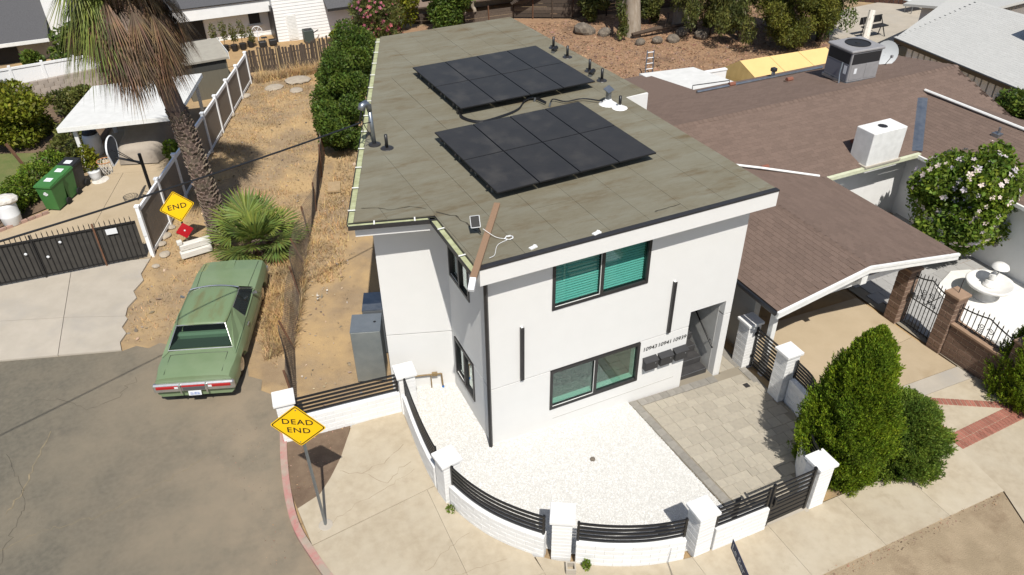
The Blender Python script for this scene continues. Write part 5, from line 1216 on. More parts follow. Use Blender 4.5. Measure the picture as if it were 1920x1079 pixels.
# wheeled bins
def bin_(mat, label, x_, y_, rz, grp):
    b = thing('wheeled_bin',label,'bin',(x_,y_,0),rz,grp); V = [(-.25,-.28,.06),(.25,-.28,.06),(.25,.24,.10),(-.25,.24,.10),(-.30,-.37,.98),(.30,-.37,.98),(.30,.33,1.02),(-.30,.33,1.02)]
    MB().add(V,[(0,3,2,1),(4,5,6,7),(0,1,5,4),(1,2,6,5),(2,3,7,6),(3,0,4,7)]).build('body', mat, b, world=False)
    MB().add([(-.32,-.41,.97),(.32,-.41,.97),(.32,.36,1.03),(-.32,.36,1.03),(-.31,-.40,1.03),(.31,-.40,1.03),(.29,.34,1.11),(-.29,.34,1.11)],[(0,3,2,1),(4,5,6,7),(0,1,5,4),(1,2,6,5),(2,3,7,6),(3,0,4,7)]).build('lid', mat, b, world=False)
    MB().tube([(-.24,.40,1.0),(.24,.40,1.0)],.018,6).build('handle', mat, b, world=False)
    for s in (-1,1): MB().lathe((0,0,0),[(.02,-.03),(.13,-.03),(.13,.03),(.02,.03)],14).xf(Matrix.Translation((s*.29,.27,.13)) @ Matrix.Rotation(math.pi/2,4,'Y')).build('wheel', RUB, b, world=False)
    MB().slab([(-.13,-.08,1.062),(.13,-.08,1.062),(.13,.14,1.087),(-.13,.14,1.087)],-.003).build('lid_label', PLASTW, b, world=False)
    t = MB()
    for (cx,cz,r_) in ((0,.74,.05),(-.05,.70,.04),(.05,.70,.045),(0,.67,.035)): t.lathe((0,0,0),[(r_,0),(r_*.9,.004)],9).v
    e = MB(); 
    for (cx,cz,r_) in ((0,.74,.05),(-.05,.70,.04),(.05,.70,.045),(0,.66,.03)): e.add([(cx+r_*math.cos(2*math.pi*k/9),-.351-.0,cz+r_*math.sin(2*math.pi*k/9)) for k in range(9)],[tuple(range(9))])
    e.build('emblem', PLASTW, b, world=False)
bin_(BING,'green wheeled bin nearest the driveway gate',-9.45,17.15,R(-32),'green bins')
bin_(BING,'green wheeled bin between the front green bin and the black bin',-9.12,17.80,R(-32),'green bins')
bin_(BINB,'black wheeled bin behind the two green bins',-8.83,18.40,R(-32),None)
dm = thing('plastic_drum','white plastic drum covered with a crumpled cloth at the driveway edge','drum',(-10.85,16.55,0))
MB().lathe((-10.85,16.55,0),[(.26,0),(.30,.05),(.315,.3),(.33,.34),(.33,.38),(.315,.42),(.315,.72),(.29,.84),(.2,.88)],20).build('body', PLASTW, dm, smooth=True)
rock((-10.85,16.55,.90),.38,91,sq=.45).build('cloth', CLOTH, dm)
dm = thing('plastic_drum','white plastic drum in shade under the carport','drum',(-8.1,21.3,0)); MB().lathe((-8.1,21.3,0),[(.28,0),(.32,.05),(.33,.35),(.33,.75),(.29,.88),(.2,.9)],18).build('body', PLASTW, dm, smooth=True); MB().lathe((-8.1,21.3,.9),[(.29,0),(.26,.1),(.1,.14)],14).build('lid', BINB, dm)
pt_ = thing('potted_plant','leafy plant in a white pot at the carport post','potted plant',(-8.15,18.85,0)); MB().lathe((-8.15,18.85,0),[(.17,0),(.20,.2),(.23,.36),(.24,.40),(.20,.40)],16).build('pot', PLASTW, pt_, smooth=True); rock((-8.05,18.72,.0),.34,93,sq=.14).build('cloth', CLOTH, pt_)
C = blob_pts(subblobs((-8.2,18.9,.95),(.5,.5,.6),9,(.3,.5),8),900,.4); V,F = leaves(C,.12,.5,.1,np.array((-8.2,18.9,.6)),.8); npmesh('foliage',V,F,LF_YG,pt_)
MB().tube([(-8.15,18.85,.3),(-8.2,18.9,1.0)],.03,6).build('stem', BARKB, pt_)
MB().tube([(-10.35,20.2,-.1),(-10.85,20.5,1.35)],.06,4).build('rusty_post', RUST, label='leaning rusty square post in front of the yellow green bush', cat='post')
MB().cbox(-5.62,-5.18,17.5,18.0,0,.42,.06).build('blue_tub', BLUE, label='bright blue plastic tub behind the vinyl fence', cat='tub')
bush('potted_shrub','small bright green shrub between the covered car and the vinyl fence','shrub',[(-5.3,18.6,.75,.35,.35,.4)],500,.13,LF_BRI)
rf = thing('low_railing','low black metal railing behind the wheeled bins','railing',(-9.8,18.3,0))
ra, rb_ = Vector((-11.6,16.1,0)), Vector((-8.6,21.6,0))
for z in (.1,.75): MB().tube([ra+Vector((0,0,z)),rb_+Vector((0,0,z))],.02,4).build('rail', BLACKM, rf)
for i in range(30): p = ra.lerp(rb_,i/29); MB().tube([p,p+Vector((0,0,.8))],.01,4).build('picket', BLACKM, rf)
for i in range(9):
    p = Vector((-11.6,15.95,0)).lerp(Vector((-9.85,16.75,0)),i/8); MB().obox((p.x,p.y,.06),(.2,.1,.1),R(25)).build('edging_brick', BLOCKR, yard)
sheet('lawn', [(-30,17.5),(-11.7,17),(-10.4,19.5),(-10.2,22.5),(-12,25),(-30,25)], .0, LAWN, thick=.0)
sheet('planting_soil', [(-11.6,16.3),(-9.7,17.3),(-8.5,20),(-7.5,23.8),(-7.0,29),(-14,29),(-14,24),(-10.3,22.5),(-10.4,19.5)], .005, DIRTB, thick=.0)
bush('yard_bush','large yellow green bush between the lawn and the white carport','shrub',subblobs((-11.0,24.2,1.1),(1.9,2.0,1.3),22,(.3,.5),31),14000,.17,LF_YG)
bush('yard_bush','smaller light green bush behind the corner of the white carport','shrub',subblobs((-8.9,26.0,.7),(1.1,1.1,.9),10,(.35,.5),32),5000,.14,LF_OLV)
bush('clipped_hedge','clipped green hedge beside the wheeled bins','hedge',[(-11.0,17.3,.5,.7,.55,.6),(-10.55,18.0,.5,.65,.55,.6),(-10.05,18.9,.5,.65,.6,.6),(-9.6,19.9,.5,.6,.6,.55)],9000,.10,LF_BRI)
bush('ground_cover_shrub','low green shrub along the railing beside the carport','shrub',[(-9.2,21.3,.4,.6,.8,.5),(-8.9,22.6,.5,.6,.8,.55)],3500,.12,LF_OLV)
bush('shade_tree','dark leafy tree at the far left edge of the yard','tree',subblobs((-13.0,27.2,2.3),(1.5,2.0,2.6),20,(.3,.45),34),9000,.24,LF_DK,stems=[((-13.2,27.2,-.1),(-13.0,27.2,2.2),.16,.09)])
# block wall and fence at the back of that yard
bw = thing('block_wall','tan concrete block wall at the back of the left yard','wall',(-9.8,29.4,0))
for r_ in range(5):
    for i in range(17):
        x_ = -14.2+i*.42+(.21 if r_%2 else 0); y_ = 28.5+(x_+11.57)*.21
        inst(blk(.41,.18,.19,BLOCKR if r_ < 1 else BLOCKT),'block',Matrix.Translation((x_,y_,-.05+r_*.19)) @ Matrix.Rotation(R(11.9),4,'Z'),bw)
MB().obox((-10.8,28.68,.4),(7.2,.14,.9),R(11.9)).build('core', MORT, bw)
wf = thing('white_fence','white solid vinyl fence behind the tan block wall','fence',(-9.8,30.2,0))
for i in range(6):
    x_ = -14.0+i*1.35; y_ = 30.3+(x_+9.8)*.1; MB().obox((x_+.67,y_+.07,.62),(1.24,.04,1.2),R(5.7)).build('panel', WVINYL, wf); MB().obox((x_,y_,.66),(.12,.12,1.34),R(5.7)).build('post', WVINYL, wf); MB().obox((x_+.67,y_+.05,1.20),(1.26,.07,.1),R(5.7)).build('rail', WVINYL, wf)
bush('yard_tree','broad green tree behind the white fence, beyond the palm','tree',subblobs((-8.1,31.9,1.4),(1.9,1.2,1.5),20,(.3,.45),35),8000,.2,LF_HED,stems=[((-8.0,31.9,-.1),(-8.1,31.9,1.5),.1,.06)])
bush('yard_bush','thin green shrub against the pale wall of the grey roofed house','shrub',subblobs((-10.7,33.2,.6),(.7,.6,.9),9,(.3,.45),36),2200,.16,LF_HED)
bush('yard_bush','light green shrub with pale blossoms beside the small lean-to roof','shrub',subblobs((-6.9,28.6,.9),(.8,.7,.9),10,(.3,.45),37),3000,.15,LF_YG)
gh = thing('grey_roof_house','house with steep charcoal roof and pale walls beyond the left yard','house',(-12.5,36,0))
MB().box(-20,-9.6,35.2,42,-.3,1.2).build('wall', TANW, gh)
MB().slab([(-21,34.4,1.20),(-9.75,34.4,1.16),(-9.15,38.5,5.2),(-21,38.5,5.2)],.12).build('roof', ROOFG, gh)
MB().box(-21,-9.75,34.36,34.42,1.02,1.19).build('fascia', WTRIM, gh)
MB().prism([(-9.62,35.3),(-8.5,35.3),(-8.5,42),(-9.62,42)],-.3,3.6).build('wall', SIDING, gh)
MB().box(-12.6,-11.4,35.17,35.21,-.02,.75).build('window', ACD, gh)
ls = thing('lean_to','small lean-to with pale flat roof behind the white carport','shed',(-5.6,27.6,0))
MB().slab([(-7.2,26.9,1.35),(-4.6,26.6,1.35),(-4.3,28.6,1.5),(-6.9,28.9,1.5)],.10).build('roof', TANW, ls); MB().box(-6.8,-4.5,27.2,28.5,-.1,1.3).build('wall', SHEDG, ls)
gs = thing('garden_shed','olive garden shed with grey roof behind the vinyl fence','shed',(-3.0,26.6,0),R(4))
MB().box(-1.0,.85,-1.1,1.1,-.1,1.75).build('wall', SHEDG, gs, world=False); MB().box(.851,.862,-1.1,1.1,-.1,1.75).build('side_wall', SHEDD, gs, world=False); MB().box(-.95,.8,-1.112,-1.10,1.25,1.74).build('painted_gable_shade', SHEDD, gs, world=False)  # dark strip across the front paints in shade below the roof edge
MB().slab([(-1.1,-1.25,1.78),(.98,-1.25,1.78),(.98,1.2,1.98),(-1.1,1.2,1.98)],.09).build('roof', pm('shed_roof',(.33,.31,.26),(.29,.27,.23),s=4,rough=.9), gs, world=False)
MB().box(.98,1.0,-1.25,1.2,1.66,1.99).build('fascia', WTRIM, gs, world=False)
# ---------------------------------------------------------------- white sided house at the back
wh = thing('white_house','long white clapboard house with charcoal eaves behind the picket fence','house',(2,34,0))
CB = .17
def clap(x0,x1,y,z0,z1):
    i = 0; z = z0
    while z < z1:
        MB().add([(x0,y-.022,z),(x1,y-.022,z),(x1,y-.004,z+CB),(x0,y-.004,z+CB),(x0,y+.1,z),(x1,y+.1,z)],[(0,1,2,3),(0,4,5,1)]).build('clapboard', SIDING, wh); z += CB
clap(1.38,7.1,32.55,-.3,4.2); clap(-7,1.3,34.0,-.2,2.0)
MB().box(1.38,7.1,32.56,33.9,-.3,4.3).build('wall', SIDING, wh); MB().box(-7,1.37,34.02,36,-.3,2.6).build('wall', SIDING, wh)
MB().box(1.28,1.38,32.50,34.0,-.3,1.75).build('corner_post', DARKM, wh)
MB().box(-8,1.36,33.15,34.0,1.45,2.12).build('eave', SIDING, wh); MB().slab([(-8,33.05,2.14),(1.37,33.05,2.14),(1.37,37,4.0),(-8,37,4.0)],.06).build('roof', ROOFG, wh)
MB().slab([(4.15,31.7,1.56),(7.3,31.7,1.5),(7.3,33.4,2.4),(4.15,33.4,2.46)],.10).build('roof', ROOFG, wh); MB().box(4.15,7.3,31.68,31.72,1.42,1.56).build('eave_board', DARKM, wh)
MB().box(7.1,7.2,32.45,33.9,-.3,1.6).build('corner_post', DARKM, wh)
dr_ = MB().box(1.98,2.52,32.50,32.53,-.05,1.32).build('louvre_door', WTRIM, wh)
for i in range(16): MB().box(2.04,2.46,32.488,32.50,.03+i*.078,.03+i*.078+.05).build('louvre', WTRIM, dr_)
wn = MB().box(.15,.85,33.94,33.98,.62,1.40).build('window', WTRIM, wh); MB().box(.2,.8,33.925,33.94,.68,1.34).build('pane', ACD, wn); MB().box(.1,.9,33.85,33.98,.52,.61).build('sill', WTRIM, wn)
MB().box(-4,-2.2,33.94,33.98,-.1,1.3).build('doorway', ACD, wh)
ac = thing('condenser_unit','dark green square air conditioner beside the white clapboard wall','air conditioner',(2.95,31.9,-.12)); MB().cbox(2.68,3.22,31.65,32.18,-.12,.56,.02).build('case', ACGRN, ac); MB().lathe((2.95,31.9,.56),[(.22,0),(.21,.02),(.05,.03)],14).build('fan_grille', ACD, ac); MB().box(3.222,3.226,31.75,31.85,.2,.4).build('label_plate', PLASTW, ac)
MB().tube([(3.22,32.0,.3),(3.6,32.3,.35)],.025,6).build('pipe', BLACKM, ac)
for i,(x_,y_) in enumerate([(-2.0,32.1),(-1.5,31.95),(-1.05,31.85),(-.6,31.9),(-.15,32.1)]):
    tall = (1.35,1.5,1.25,1.4,.8)[i]; t = thing('potted_sapling',('leftmost thin sapling','second thin sapling from the left','middle thin sapling','second thin sapling from the right','shortest thin sapling')[i]+' in the row of black nursery pots','potted plant',(x_,y_,0),0,'row of potted saplings'); MB().lathe((x_,y_,0),[(.14,0),(.18,.3),(.19,.32)],12).build('pot', BINB, t); MB().tube([(x_,y_,.2),(x_+.06,y_+.03,tall*.9)],.014,5).build('stem', BARKB, t)
    C = blob_pts([(x_+.05,y_,tall*.8,.22,.22,.45),(x_+.1,y_,tall*.55,.2,.2,.25)],420,.3); V,F = leaves(C,.10,.4); npmesh('foliage',V,F,LF_OLV,t)
for i,(x_,y_,ds) in enumerate(((.45,31.9,'on the left'),(1.0,32.0,'on the right'))): MB().cbox(x_-.2,x_+.2,y_-.16,y_+.16,0,.28,.03).build('planter_box', BINB, label='black square planter tub below the white house window, '+ds, cat='planter', group='black planter tubs')
v = thing('wheel_sculpture','white openwork metal wheel ornament under the white house window','ornament',(.35,32.6,.3)); MB().tube([(.35+.28*math.cos(2*math.pi*k/16),32.6,.62+.28*math.sin(2*math.pi*k/16)) for k in range(17)],.02,5).tube([(.35,32.6,.0),(.35,32.6,.62)],.02,5).build('ring', WVINYL, v)
for k in range(6): a = math.pi*k/3; MB().tube([(.35,32.6,.62),(.35+.27*math.cos(a),32.6,.62+.27*math.sin(a))],.012,4).build('spoke', WVINYL, v)
rock((4.9,31.9,-.2),.85,95,sq=.32).build('sand_heap', TERRA, label='orange sand heap against the white clapboard house', cat='sand heap')
rock((4.6,32.1,.02),.22,96,sq=.7).build('dark_bundle', BARKB, label='small dark bundle on top of the orange sand heap', cat='bundle')
bush('flowering_weed','small yellow flowering bush by the picket fence','shrub',subblobs((4.0,30.6,.4),(.6,.4,.45),6,(.35,.5),41),1500,.12,LF_YG)
v = thing('wire_gate','small leaning wire gate at the end of the picket fence','gate',(5.2,30.1,0))
for x_ in (4.7,5.6): MB().tube([(x_,30.1,-.1),(x_,30.1,1.0)],.03,6).build('post', GALV, v)
for z in (.25,.55,.85): MB().tube([(4.7,30.1,z),(5.6,30.1,z)],.012,5).build('rail', GALV, v)
v = thing('solar_garden_light','small black solar light on a thin stake by the picket fence','garden light',(.2,28.9,0)); MB().tube([(.2,28.9,-.1),(.2,28.9,1.35)],.012,5).build('stake', BLACKM, v); MB().box(.06,.34,28.8,29.0,1.35,1.38).build('cell', BLACKM, v)
sheet('back_yard_soil', [(-7,28.6),(5.8,30.6),(8,34.2),(-7,34.2)], -.02, pm('straw_soil',(.40,.27,.135),(.33,.22,.115),s=3,rough=1,bump=.8,bs=40), thick=.0)
for (c_,r_,n_,lab,m_,sd) in (((8.4,32.6,1.6),(1.4,1.2,2.2),9000,'bright yellow green citrus tree beyond the oleander',LF_YG,51),((11.2,31.0,1.3),(1.7,1.5,2.0),14000,'round dark green citrus tree beside the dark board fence',LF_HED,52)):
    bush('citrus_tree',lab,'tree',subblobs(c_,r_,18,(.32,.48),sd),n_,.17,m_,stems=[((c_[0],c_[1],-.5),c_,.1,.06)])
# ---------------------------------------------------------------- neighbour's house with the brown shingle roof
nh = thing('neighbour_house','low white walled house with brown shingle roof right of the corner house','house',(14,5,-.5))
ZE, ZRG = 2.1, 3.22
slopes = [  # eave-left, eave-right, up vector (to ridge level), polygon test in world xy
  dict(o=(7.1,4.1,ZE), u=(1,0,0), w=15.5, v=(0,3.25,ZRG-ZE), poly=[(7.1,4.1),(13.2,4.1),(17.5,4.1),(22.6,4.1),(22.6,7.35),(7.1,7.35)]),
  dict(o=(22.75,10.95,2.62), u=(-1,0,0), w=15.7, v=(0,-3.6,ZRG-2.62), poly=[(7.1,7.35),(22.75,7.35),(22.75,10.95),(13.4,10.95),(7.1,10.95)]),
  dict(o=(7.30,6.5,2.14), u=(0,-1,0), w=7.35, v=(2.82,0,.50), poly=[(7.3,-.85),(10.12,-.85),(10.12,6.0),(7.3,4.6)]),
  dict(o=(13.45,-.85,2.10), u=(0,1,0), w=7.0, v=(-3.33,0,.54), poly=[(13.45,-.85),(13.45,4.1),(10.12,6.0),(10.12,-.85)]),
  dict(o=(17.45,6.6,2.06), u=(0,-1,0), w=12.0, v=(2.85,0,.86), poly=[(17.45,-5.4),(20.3,-5.4),(20.3,6.85),(17.45,4.15)]),
  dict(o=(23.15,-5.4,2.06), u=(0,1,0), w=12.0, v=(-2.85,0,.86), poly=[(23.15,-5.4),(23.15,4.2),(20.3,6.8),(20.3,-5.4)]),
]
tabs = []
for si,s in enumerate(slopes):
    O,U,Vv = Vector(s['o']),Vector(s['u']),Vector(s['v']); Lv = Vv.length; Vd = Vv.normalized(); N = U.cross(Vd).normalized()
    if N.z < 0: N = -N
    # deck under the shingles
    P = s['poly']; A = N; d0 = -(A.dot(O)); zf = lambda x,y: -(A.x*x+A.y*y+d0)/A.z
    MB().slab([(x,y,zf(x,y)-.006) for x,y in P],.06).build('roof_deck', SHINGI, nh)
    ex, wid = .145, .31; nr = int(Lv/ex)+1; nc = int(s['w']/wid)+1
    for r_ in range(nr):
        ju = rng.uniform(-.03,.03)
        for c_ in range(nc):
            u = (c_+.5*(r_%2))*wid+ju; p = O+U*u+Vd*(r_*ex)
            c = p+U*wid/2+Vd*ex/2
            if inpoly(c.x,c.y,P) and inpoly(*(p+U*.02+Vd*ex/2).xy,P) and inpoly(*(p+U*(wid-.02)+Vd*ex/2).xy,P) and r_*ex < Lv-.02: tabs.append((p,U,Vd,N))
camp = Vector((-4.795,-11.715,13.6))
tabs.sort(key=lambda t: (t[0]-camp).length if t[0].y < 4.2 and t[0].x < 13 and t[0].x > 7.2 else 1000+(t[0]-camp).length)
tm = MB().add([(.004,-.012,.0),(.306,-.012,.0),(.306,.15,.0),(.004,.15,.0),(.004,-.012,.010),(.306,-.012,.010),(.304,.15,.003),(.006,.15,.003)],[(4,5,6,7),(0,1,5,4),(1,2,6,5),(3,0,4,7)])
tme = tm.mesh('shingle', SHING)
def tabM(p,U,Vd,N): return Matrix(((U.x,Vd.x,N.x,p.x),(U.y,Vd.y,N.y,p.y),(U.z,Vd.z,N.z,p.z),(0,0,0,1)))
def handed(p,U,Vd,N):
    if U.cross(Vd).dot(N) < 0: return p+U*.31,-U,Vd,N
    return p,U,Vd,N
for t in tabs[:300]: inst(tme,'shingle',tabM(*handed(*t)),nh)
TV = np.array(tm.v); TV[:,2] *= .6; TV[:,0] = np.where(TV[:,0] < .1,.002,.308); TF = np.array(tm.f); Vs = []; 
for t in tabs[300:]:
    m = np.array(tabM(*handed(*t))); Vs.append(TV @ m[:3,:3].T + m[:3,3])
Vs = np.array(Vs); k = len(Vs); npmesh('shingle_courses',Vs.reshape(-1,3),(TF[None]+8*np.arange(k)[:,None,None]).reshape(-1,4),SHINGI,nh,kind='stuff')
# ridge caps
def ridge(a,b,mat=SHING):
    a,b = Vector(a),Vector(b); L = (b-a).length; n = int(L/.2); d = (b-a).normalized(); s = Vector((-d.y,d.x,0)).normalized()
    for i in range(n):
        p = a+d*(i*.2); q = p+d*.21
        MB().add([p+s*.12-Vector((0,0,.025)),p+Vector((0,0,.035)),p-s*.12-Vector((0,0,.025)),q-s*.12-Vector((0,0,.04)),q+Vector((0,0,.02)),q+s*.12-Vector((0,0,.04))],[(0,1,4,5),(1,2,3,4)]).build('ridge_tile', mat, nh)
ridge((7.1,7.35,ZRG),(22.7,7.35,ZRG)); ridge((10.12,-.85,2.64),(10.12,5.6,2.64)); ridge((20.3,-5.4,2.92),(20.3,6.4,2.92))
MB().slab([(7.1,10.96,2.6),(13.3,10.96,2.6),(13.3,14.2,2.15),(7.1,14.2,2.15)],.06).build('roof_deck', SHINGI, nh)
# walls
MB().box(7.75,7.95,.35,11,-.9,2.05).build('wall', STUCG, nh); MB().box(13.4,17.9,4.7,4.9,-.8,2.05).build('wall', SIDING, nh)
MB().box(7.95,22.3,10.4,10.6,-.8,2.5).build('wall', SIDING, nh); MB().box(22.1,22.3,4.7,10.39,-.8,2.2).build('wall', SIDING, nh); MB().box(17.9,18.1,-5,4.7,-.8,2.0).build('wall', SIDING, nh)
MB().box(13.2,13.4,2.2,4.9,-.8,2.0).build('wall', SIDING, nh)
wn = MB().box(13.6,14.5,4.66,4.70,.1,1.7).build('window_frame', DARKM, nh); MB().box(13.66,14.44,4.645,4.66,.16,1.64).build('pane', CGLASS, wn)
# gable trim of the carport, posts, gutters
for a,b in (((7.26,2.10),(10.12,2.62)),((10.12,2.62),(13.5,2.06))):
    A = Vector((a[0],-.90,a[1]+.035)); B = Vector((b[0],-.90,b[1]+.035)); MB().add([A,B,B-Vector((0,0,.20)),A-Vector((0,0,.20)),A+Vector((0,.05,0)),B+Vector((0,.05,0)),B+Vector((0,.05,-.20)),A+Vector((0,.05,-.20))],[(0,1,2,3),(4,7,6,5),(0,4,5,1),(3,2,6,7),(0,3,7,4),(1,5,6,2)]).build('rake_board', WTRIM, nh)
    A.y -= .02; B.y -= .02; MB().add([A,B,B-Vector((0,0,.075)),A-Vector((0,0,.075)),A+Vector((0,.02,0)),B+Vector((0,.02,0)),B+Vector((0,.019,-.075)),A+Vector((0,.019,-.075))],[(0,1,2,3),(0,4,5,1),(3,2,6,7),(0,3,7,4),(1,5,6,2)]).build('rake_moulding', WTRIM, nh)
MB().box(10.02,10.22,-.8,-.62,2.05,2.58).build('king_block', WTRIM, nh)
MB().box(10.04,10.2,-.6,4,2.3,2.5).box(7.5,13.3,-.55,-.4,1.85,2.02).build('beam', WTRIM, nh)
for x_ in (7.62,): MB().box(x_,x_+.14,-.5,-.36,-.6,1.85).build('post', WTRIM, nh)
MB().tube([(7.22,-.86,2.09),(7.22,4.4,2.09)],.06,6).tube([(7.5,.3,2.0),(7.62,.25,1.7)],.04,6).build('gutter', BLACKM, nh)
MB().box(13.42,17.5,3.96,4.08,1.98,2.10).build('gutter', pm('cream_gutter',(.60,.62,.46),(.5,.52,.36),s=6,rough=.6), nh); MB().box(13.45,13.49,-.85,4.0,1.97,2.08).build('gutter', BLACKM, nh); MB().box(17.36,17.44,-5.3,4.0,1.95,2.06).build('gutter', WTRIM, nh)
def on(si,x,y):
    s = slopes[si]; O,U,Vv = Vector(s['o']),Vector(s['u']),Vector(s['v']); N = U.cross(Vv).normalized(); N = N if N.z > 0 else -N; return O.z-(N.x*(x-O.x)+N.y*(y-O.y))/N.z
p = [Vector((17.45,4.12,on(0,17.45,4.12)+.03)),Vector((19.75,6.2,on(0,19.75,6.2)+.03))]; s_ = Vector((.16,-.09,0))
MB().add([p[0]-s_,p[0]+s_,p[1]+s_,p[1]-s_,p[0]+Vector((0,0,.02)),p[1]+Vector((0,0,.02))],[(0,4,5,3),(4,1,2,5)]).build('valley_flashing', GALV, nh)
MB().tube([(20.15,6.5,2.98),(20.25,2.5,2.98),(20.3,-1,2.98)],.05,6).build('ridge_conduit', WTRIM, nh)
MB().tube([(9.4,5.75,2.83),(11.4,4.85,2.52),(13.2,4.12,2.17)],.04,6).build('valley_pipe', WTRIM, nh)
MB().tube([(13.0,10.45,2.76),(16,10.45,2.75),(19.0,10.4,2.77)],.05,6).build('back_pipe', GALV, nh)
TERR = pm('terracotta_vent',(.22,.09,.06),rough=.9)
def hood(x,y,si,lab):
    v = thing('roof_vent',lab,'vent',(x,y,on(si,x,y))); z = on(si,x,y); MB().tube([(x-.13,y,z+.09),(x+.13,y,z+.09)],.085,8).build('hood', TERR, v); MB().box(x-.16,x+.16,y-.12,y+.12,z-.02,z+.04).build('flashing', SHING, v)
hood(11.6,4.9,0,'small terracotta roof vent on the white valley pipe'); hood(14.6,10.45,1,'small terracotta roof vent on the grey pipe at the back eave'); hood(15.5,5.05,0,'small terracotta roof vent behind the white chimney'); hood(16.6,9.6,1,'small terracotta roof vent left of the rooftop air conditioner')
v = thing('vent_stack','small square metal vent stack at the back eave','vent',(16.7,10.6,2.6)); MB().box(16.65,16.75,10.55,10.65,2.6,2.9).build('stack', GALV, v); MB().cbox(16.6,16.8,10.5,10.7,2.9,3.04,.02).build('cap', DARKM, v)
v = thing('roof_vent','small metal vent on the wing ridge behind the flowering bush','vent',(19.6,3.0,2.7)); MB().box(19.5,19.75,2.9,3.15,2.66,2.8).build('base', GALV, v); MB().tube([(19.62,3.0,2.8),(19.62,3.0,3.0)],.04,8).build('pipe', GALV, v)
# chimney
ch = thing('chimney','white painted block chimney on the brown roof behind the courtyard','chimney',(15.7,4.3,2.2))
MB().cbox(15.02,16.45,3.98,4.72,1.9,3.28,.02).build('stack', pm('chimney_white',(.72,.72,.70),(.62,.62,.60),s=4,rough=.9,bump=.4,bs=30), ch); MB().lathe((15.75,4.36,3.281),[(.16,0),(.15,.004)],10).build('flue', ACD, ch); MB().box(14.97,16.5,3.93,4.77,2.10,2.16).build('flashing', CONCP, ch)
# package air conditioner
ac = thing('rooftop_air_conditioner','large grey packaged air conditioner standing on the brown roof','air conditioner',(18.6,8.6,2.9),R(-3))
MB().cbox(-.75,.62,-.62,.62,.22,1.30,.02).build('case', ACG, ac, world=False); MB().cbox(-.82,.70,-.66,.66,1.30,1.40,.03).build('top', ACG, ac, world=False)
MB().lathe((.0,.02,1.40),[(.46,0),(.46,.03),(.42,.03),(.42,.012),(.1,.014),(.09,.04)],20).build('fan_grille', ACD, ac, world=False)
MB().box(-.70,.57,-.632,-.621,.88,1.26).build('coil_grille', ACD, ac, world=False); MB().box(-.762,-.751,-.55,.55,.88,1.26).build('coil_grille', ACD, ac, world=False)
MB().box(-.763,-.751,-.57,.57,.30,.84).build('side_panel', pm('ac_panel',(.14,.145,.17),rough=.5), ac, world=False)
for a,b in ((-.68,-.10),(0.0,.56)): MB().box(a,b,-.630,-.621,.30,.84).build('access_panel', ACG, ac, world=False)
MB().box(-.52,-.40,-.634,-.630,.52,.72).box(-.766,-.762,-.5,-.35,.5,.8).build('label_plate', PLASTW, ac, world=False)
MB().box(-.78,.66,-.65,.65,.12,.22).build('skid', GALV, ac, world=False)
for x_,y_ in ((-.65,-.5),(.5,-.5),(-.65,.5),(.5,.5)): MB().box(x_,x_+.12,y_-.06,y_+.06,-.15,.12).build('foot', GALV, ac, world=False)
MB().tube([(-.82,-.3,.9),(-.9,-.35,.5),(-.95,-.5,.0)],.03,6).lathe((-.95,-.55,-.05),[(.1,0),(.1,.18),(.03,.2)],10).build('gas_line', GALV, ac, world=False)
ds = thing('satellite_dish','pale satellite dish beside the rooftop air conditioner','satellite dish',(21.2,9.6,2.7)); M = frame((21.2,9.4,3.3),(.9,-.42,0),(.1,.25,.95)); MB().lathe((0,0,0),[(.01,-.10),(.2,-.085),(.38,-.04),(.48,.0)],20,False).xf(M).build('dish', pm('dish_grey',(.42,.44,.45),rough=.5), ds, smooth=True); MB().tube([(21.2,9.6,2.6),(21.2,9.5,3.2)],.035,6).build('mast', GALV, ds)
e_ = M @ Vector((0,-.1,.5)); MB().tube([M @ Vector((0,-.45,.0)),e_],.015,5).obox(e_,(.08,.08,.1)).build('feed_arm', ACG, ds)
# patio cover, canopy tent
pc = thing('patio_cover','flat pale patio cover behind the brown roof','patio cover',(14.3,13,0)); MB().prism([(13.0,14.3),(15.45,13.95),(15.95,11.7),(13.2,11.7)],2.10,2.2).build('roof', ROOFP, pc)
for x_,y_ in ((13.2,14.1),(15.3,13.8),(15.8,11.8)): MB().box(x_-.05,x_+.05,y_-.05,y_+.05,-.6,2.1).build('post', WTRIM, pc)
MB().tube([(13.6,11.5,2.25),(13.6,11.5,2.55),(15.2,11.3,2.55),(15.2,11.3,2.2)],.02,5).build('pipe_frame', DARKM, pc)
v = thing('white_wall','low white garden wall between the patio cover and the canopy tent','wall',(16.8,15.3,0)); MB().obox((16.7,15.2,.35),(3.0,.15,1.9),R(-3)).build('panel', WVINYL, v); MB().obox((16.7,15.2,1.31),(3.05,.2,.06),R(-3)).build('coping', WVINYL, v)
tn = thing('canopy_tent','long yellow canopy tent with a tan closed end behind the brown roof','tent',(21.5,14.8,0))
k1,k2 = Vector((18.95,15.15,1.55)),Vector((23.75,14.85,1.55)); f1,f2 = Vector((19.35,13.9,.75)),Vector((24.5,13.5,.75)); b1,b2 = Vector((18.45,16.3,.75)),Vector((23.6,16.1,.75))
for i in range(3):
    a,b = i/3+.002,(i+1)/3-.002; MB().slab([f1.lerp(f2,a),f1.lerp(f2,b),k1.lerp(k2,b),k1.lerp(k2,a)],.02).build('roof_panel', TENT, tn); MB().slab([b1.lerp(b2,a),b1.lerp(b2,b),k1.lerp(k2,b),k1.lerp(k2,a)],.02).build('roof_panel', TENT, tn)
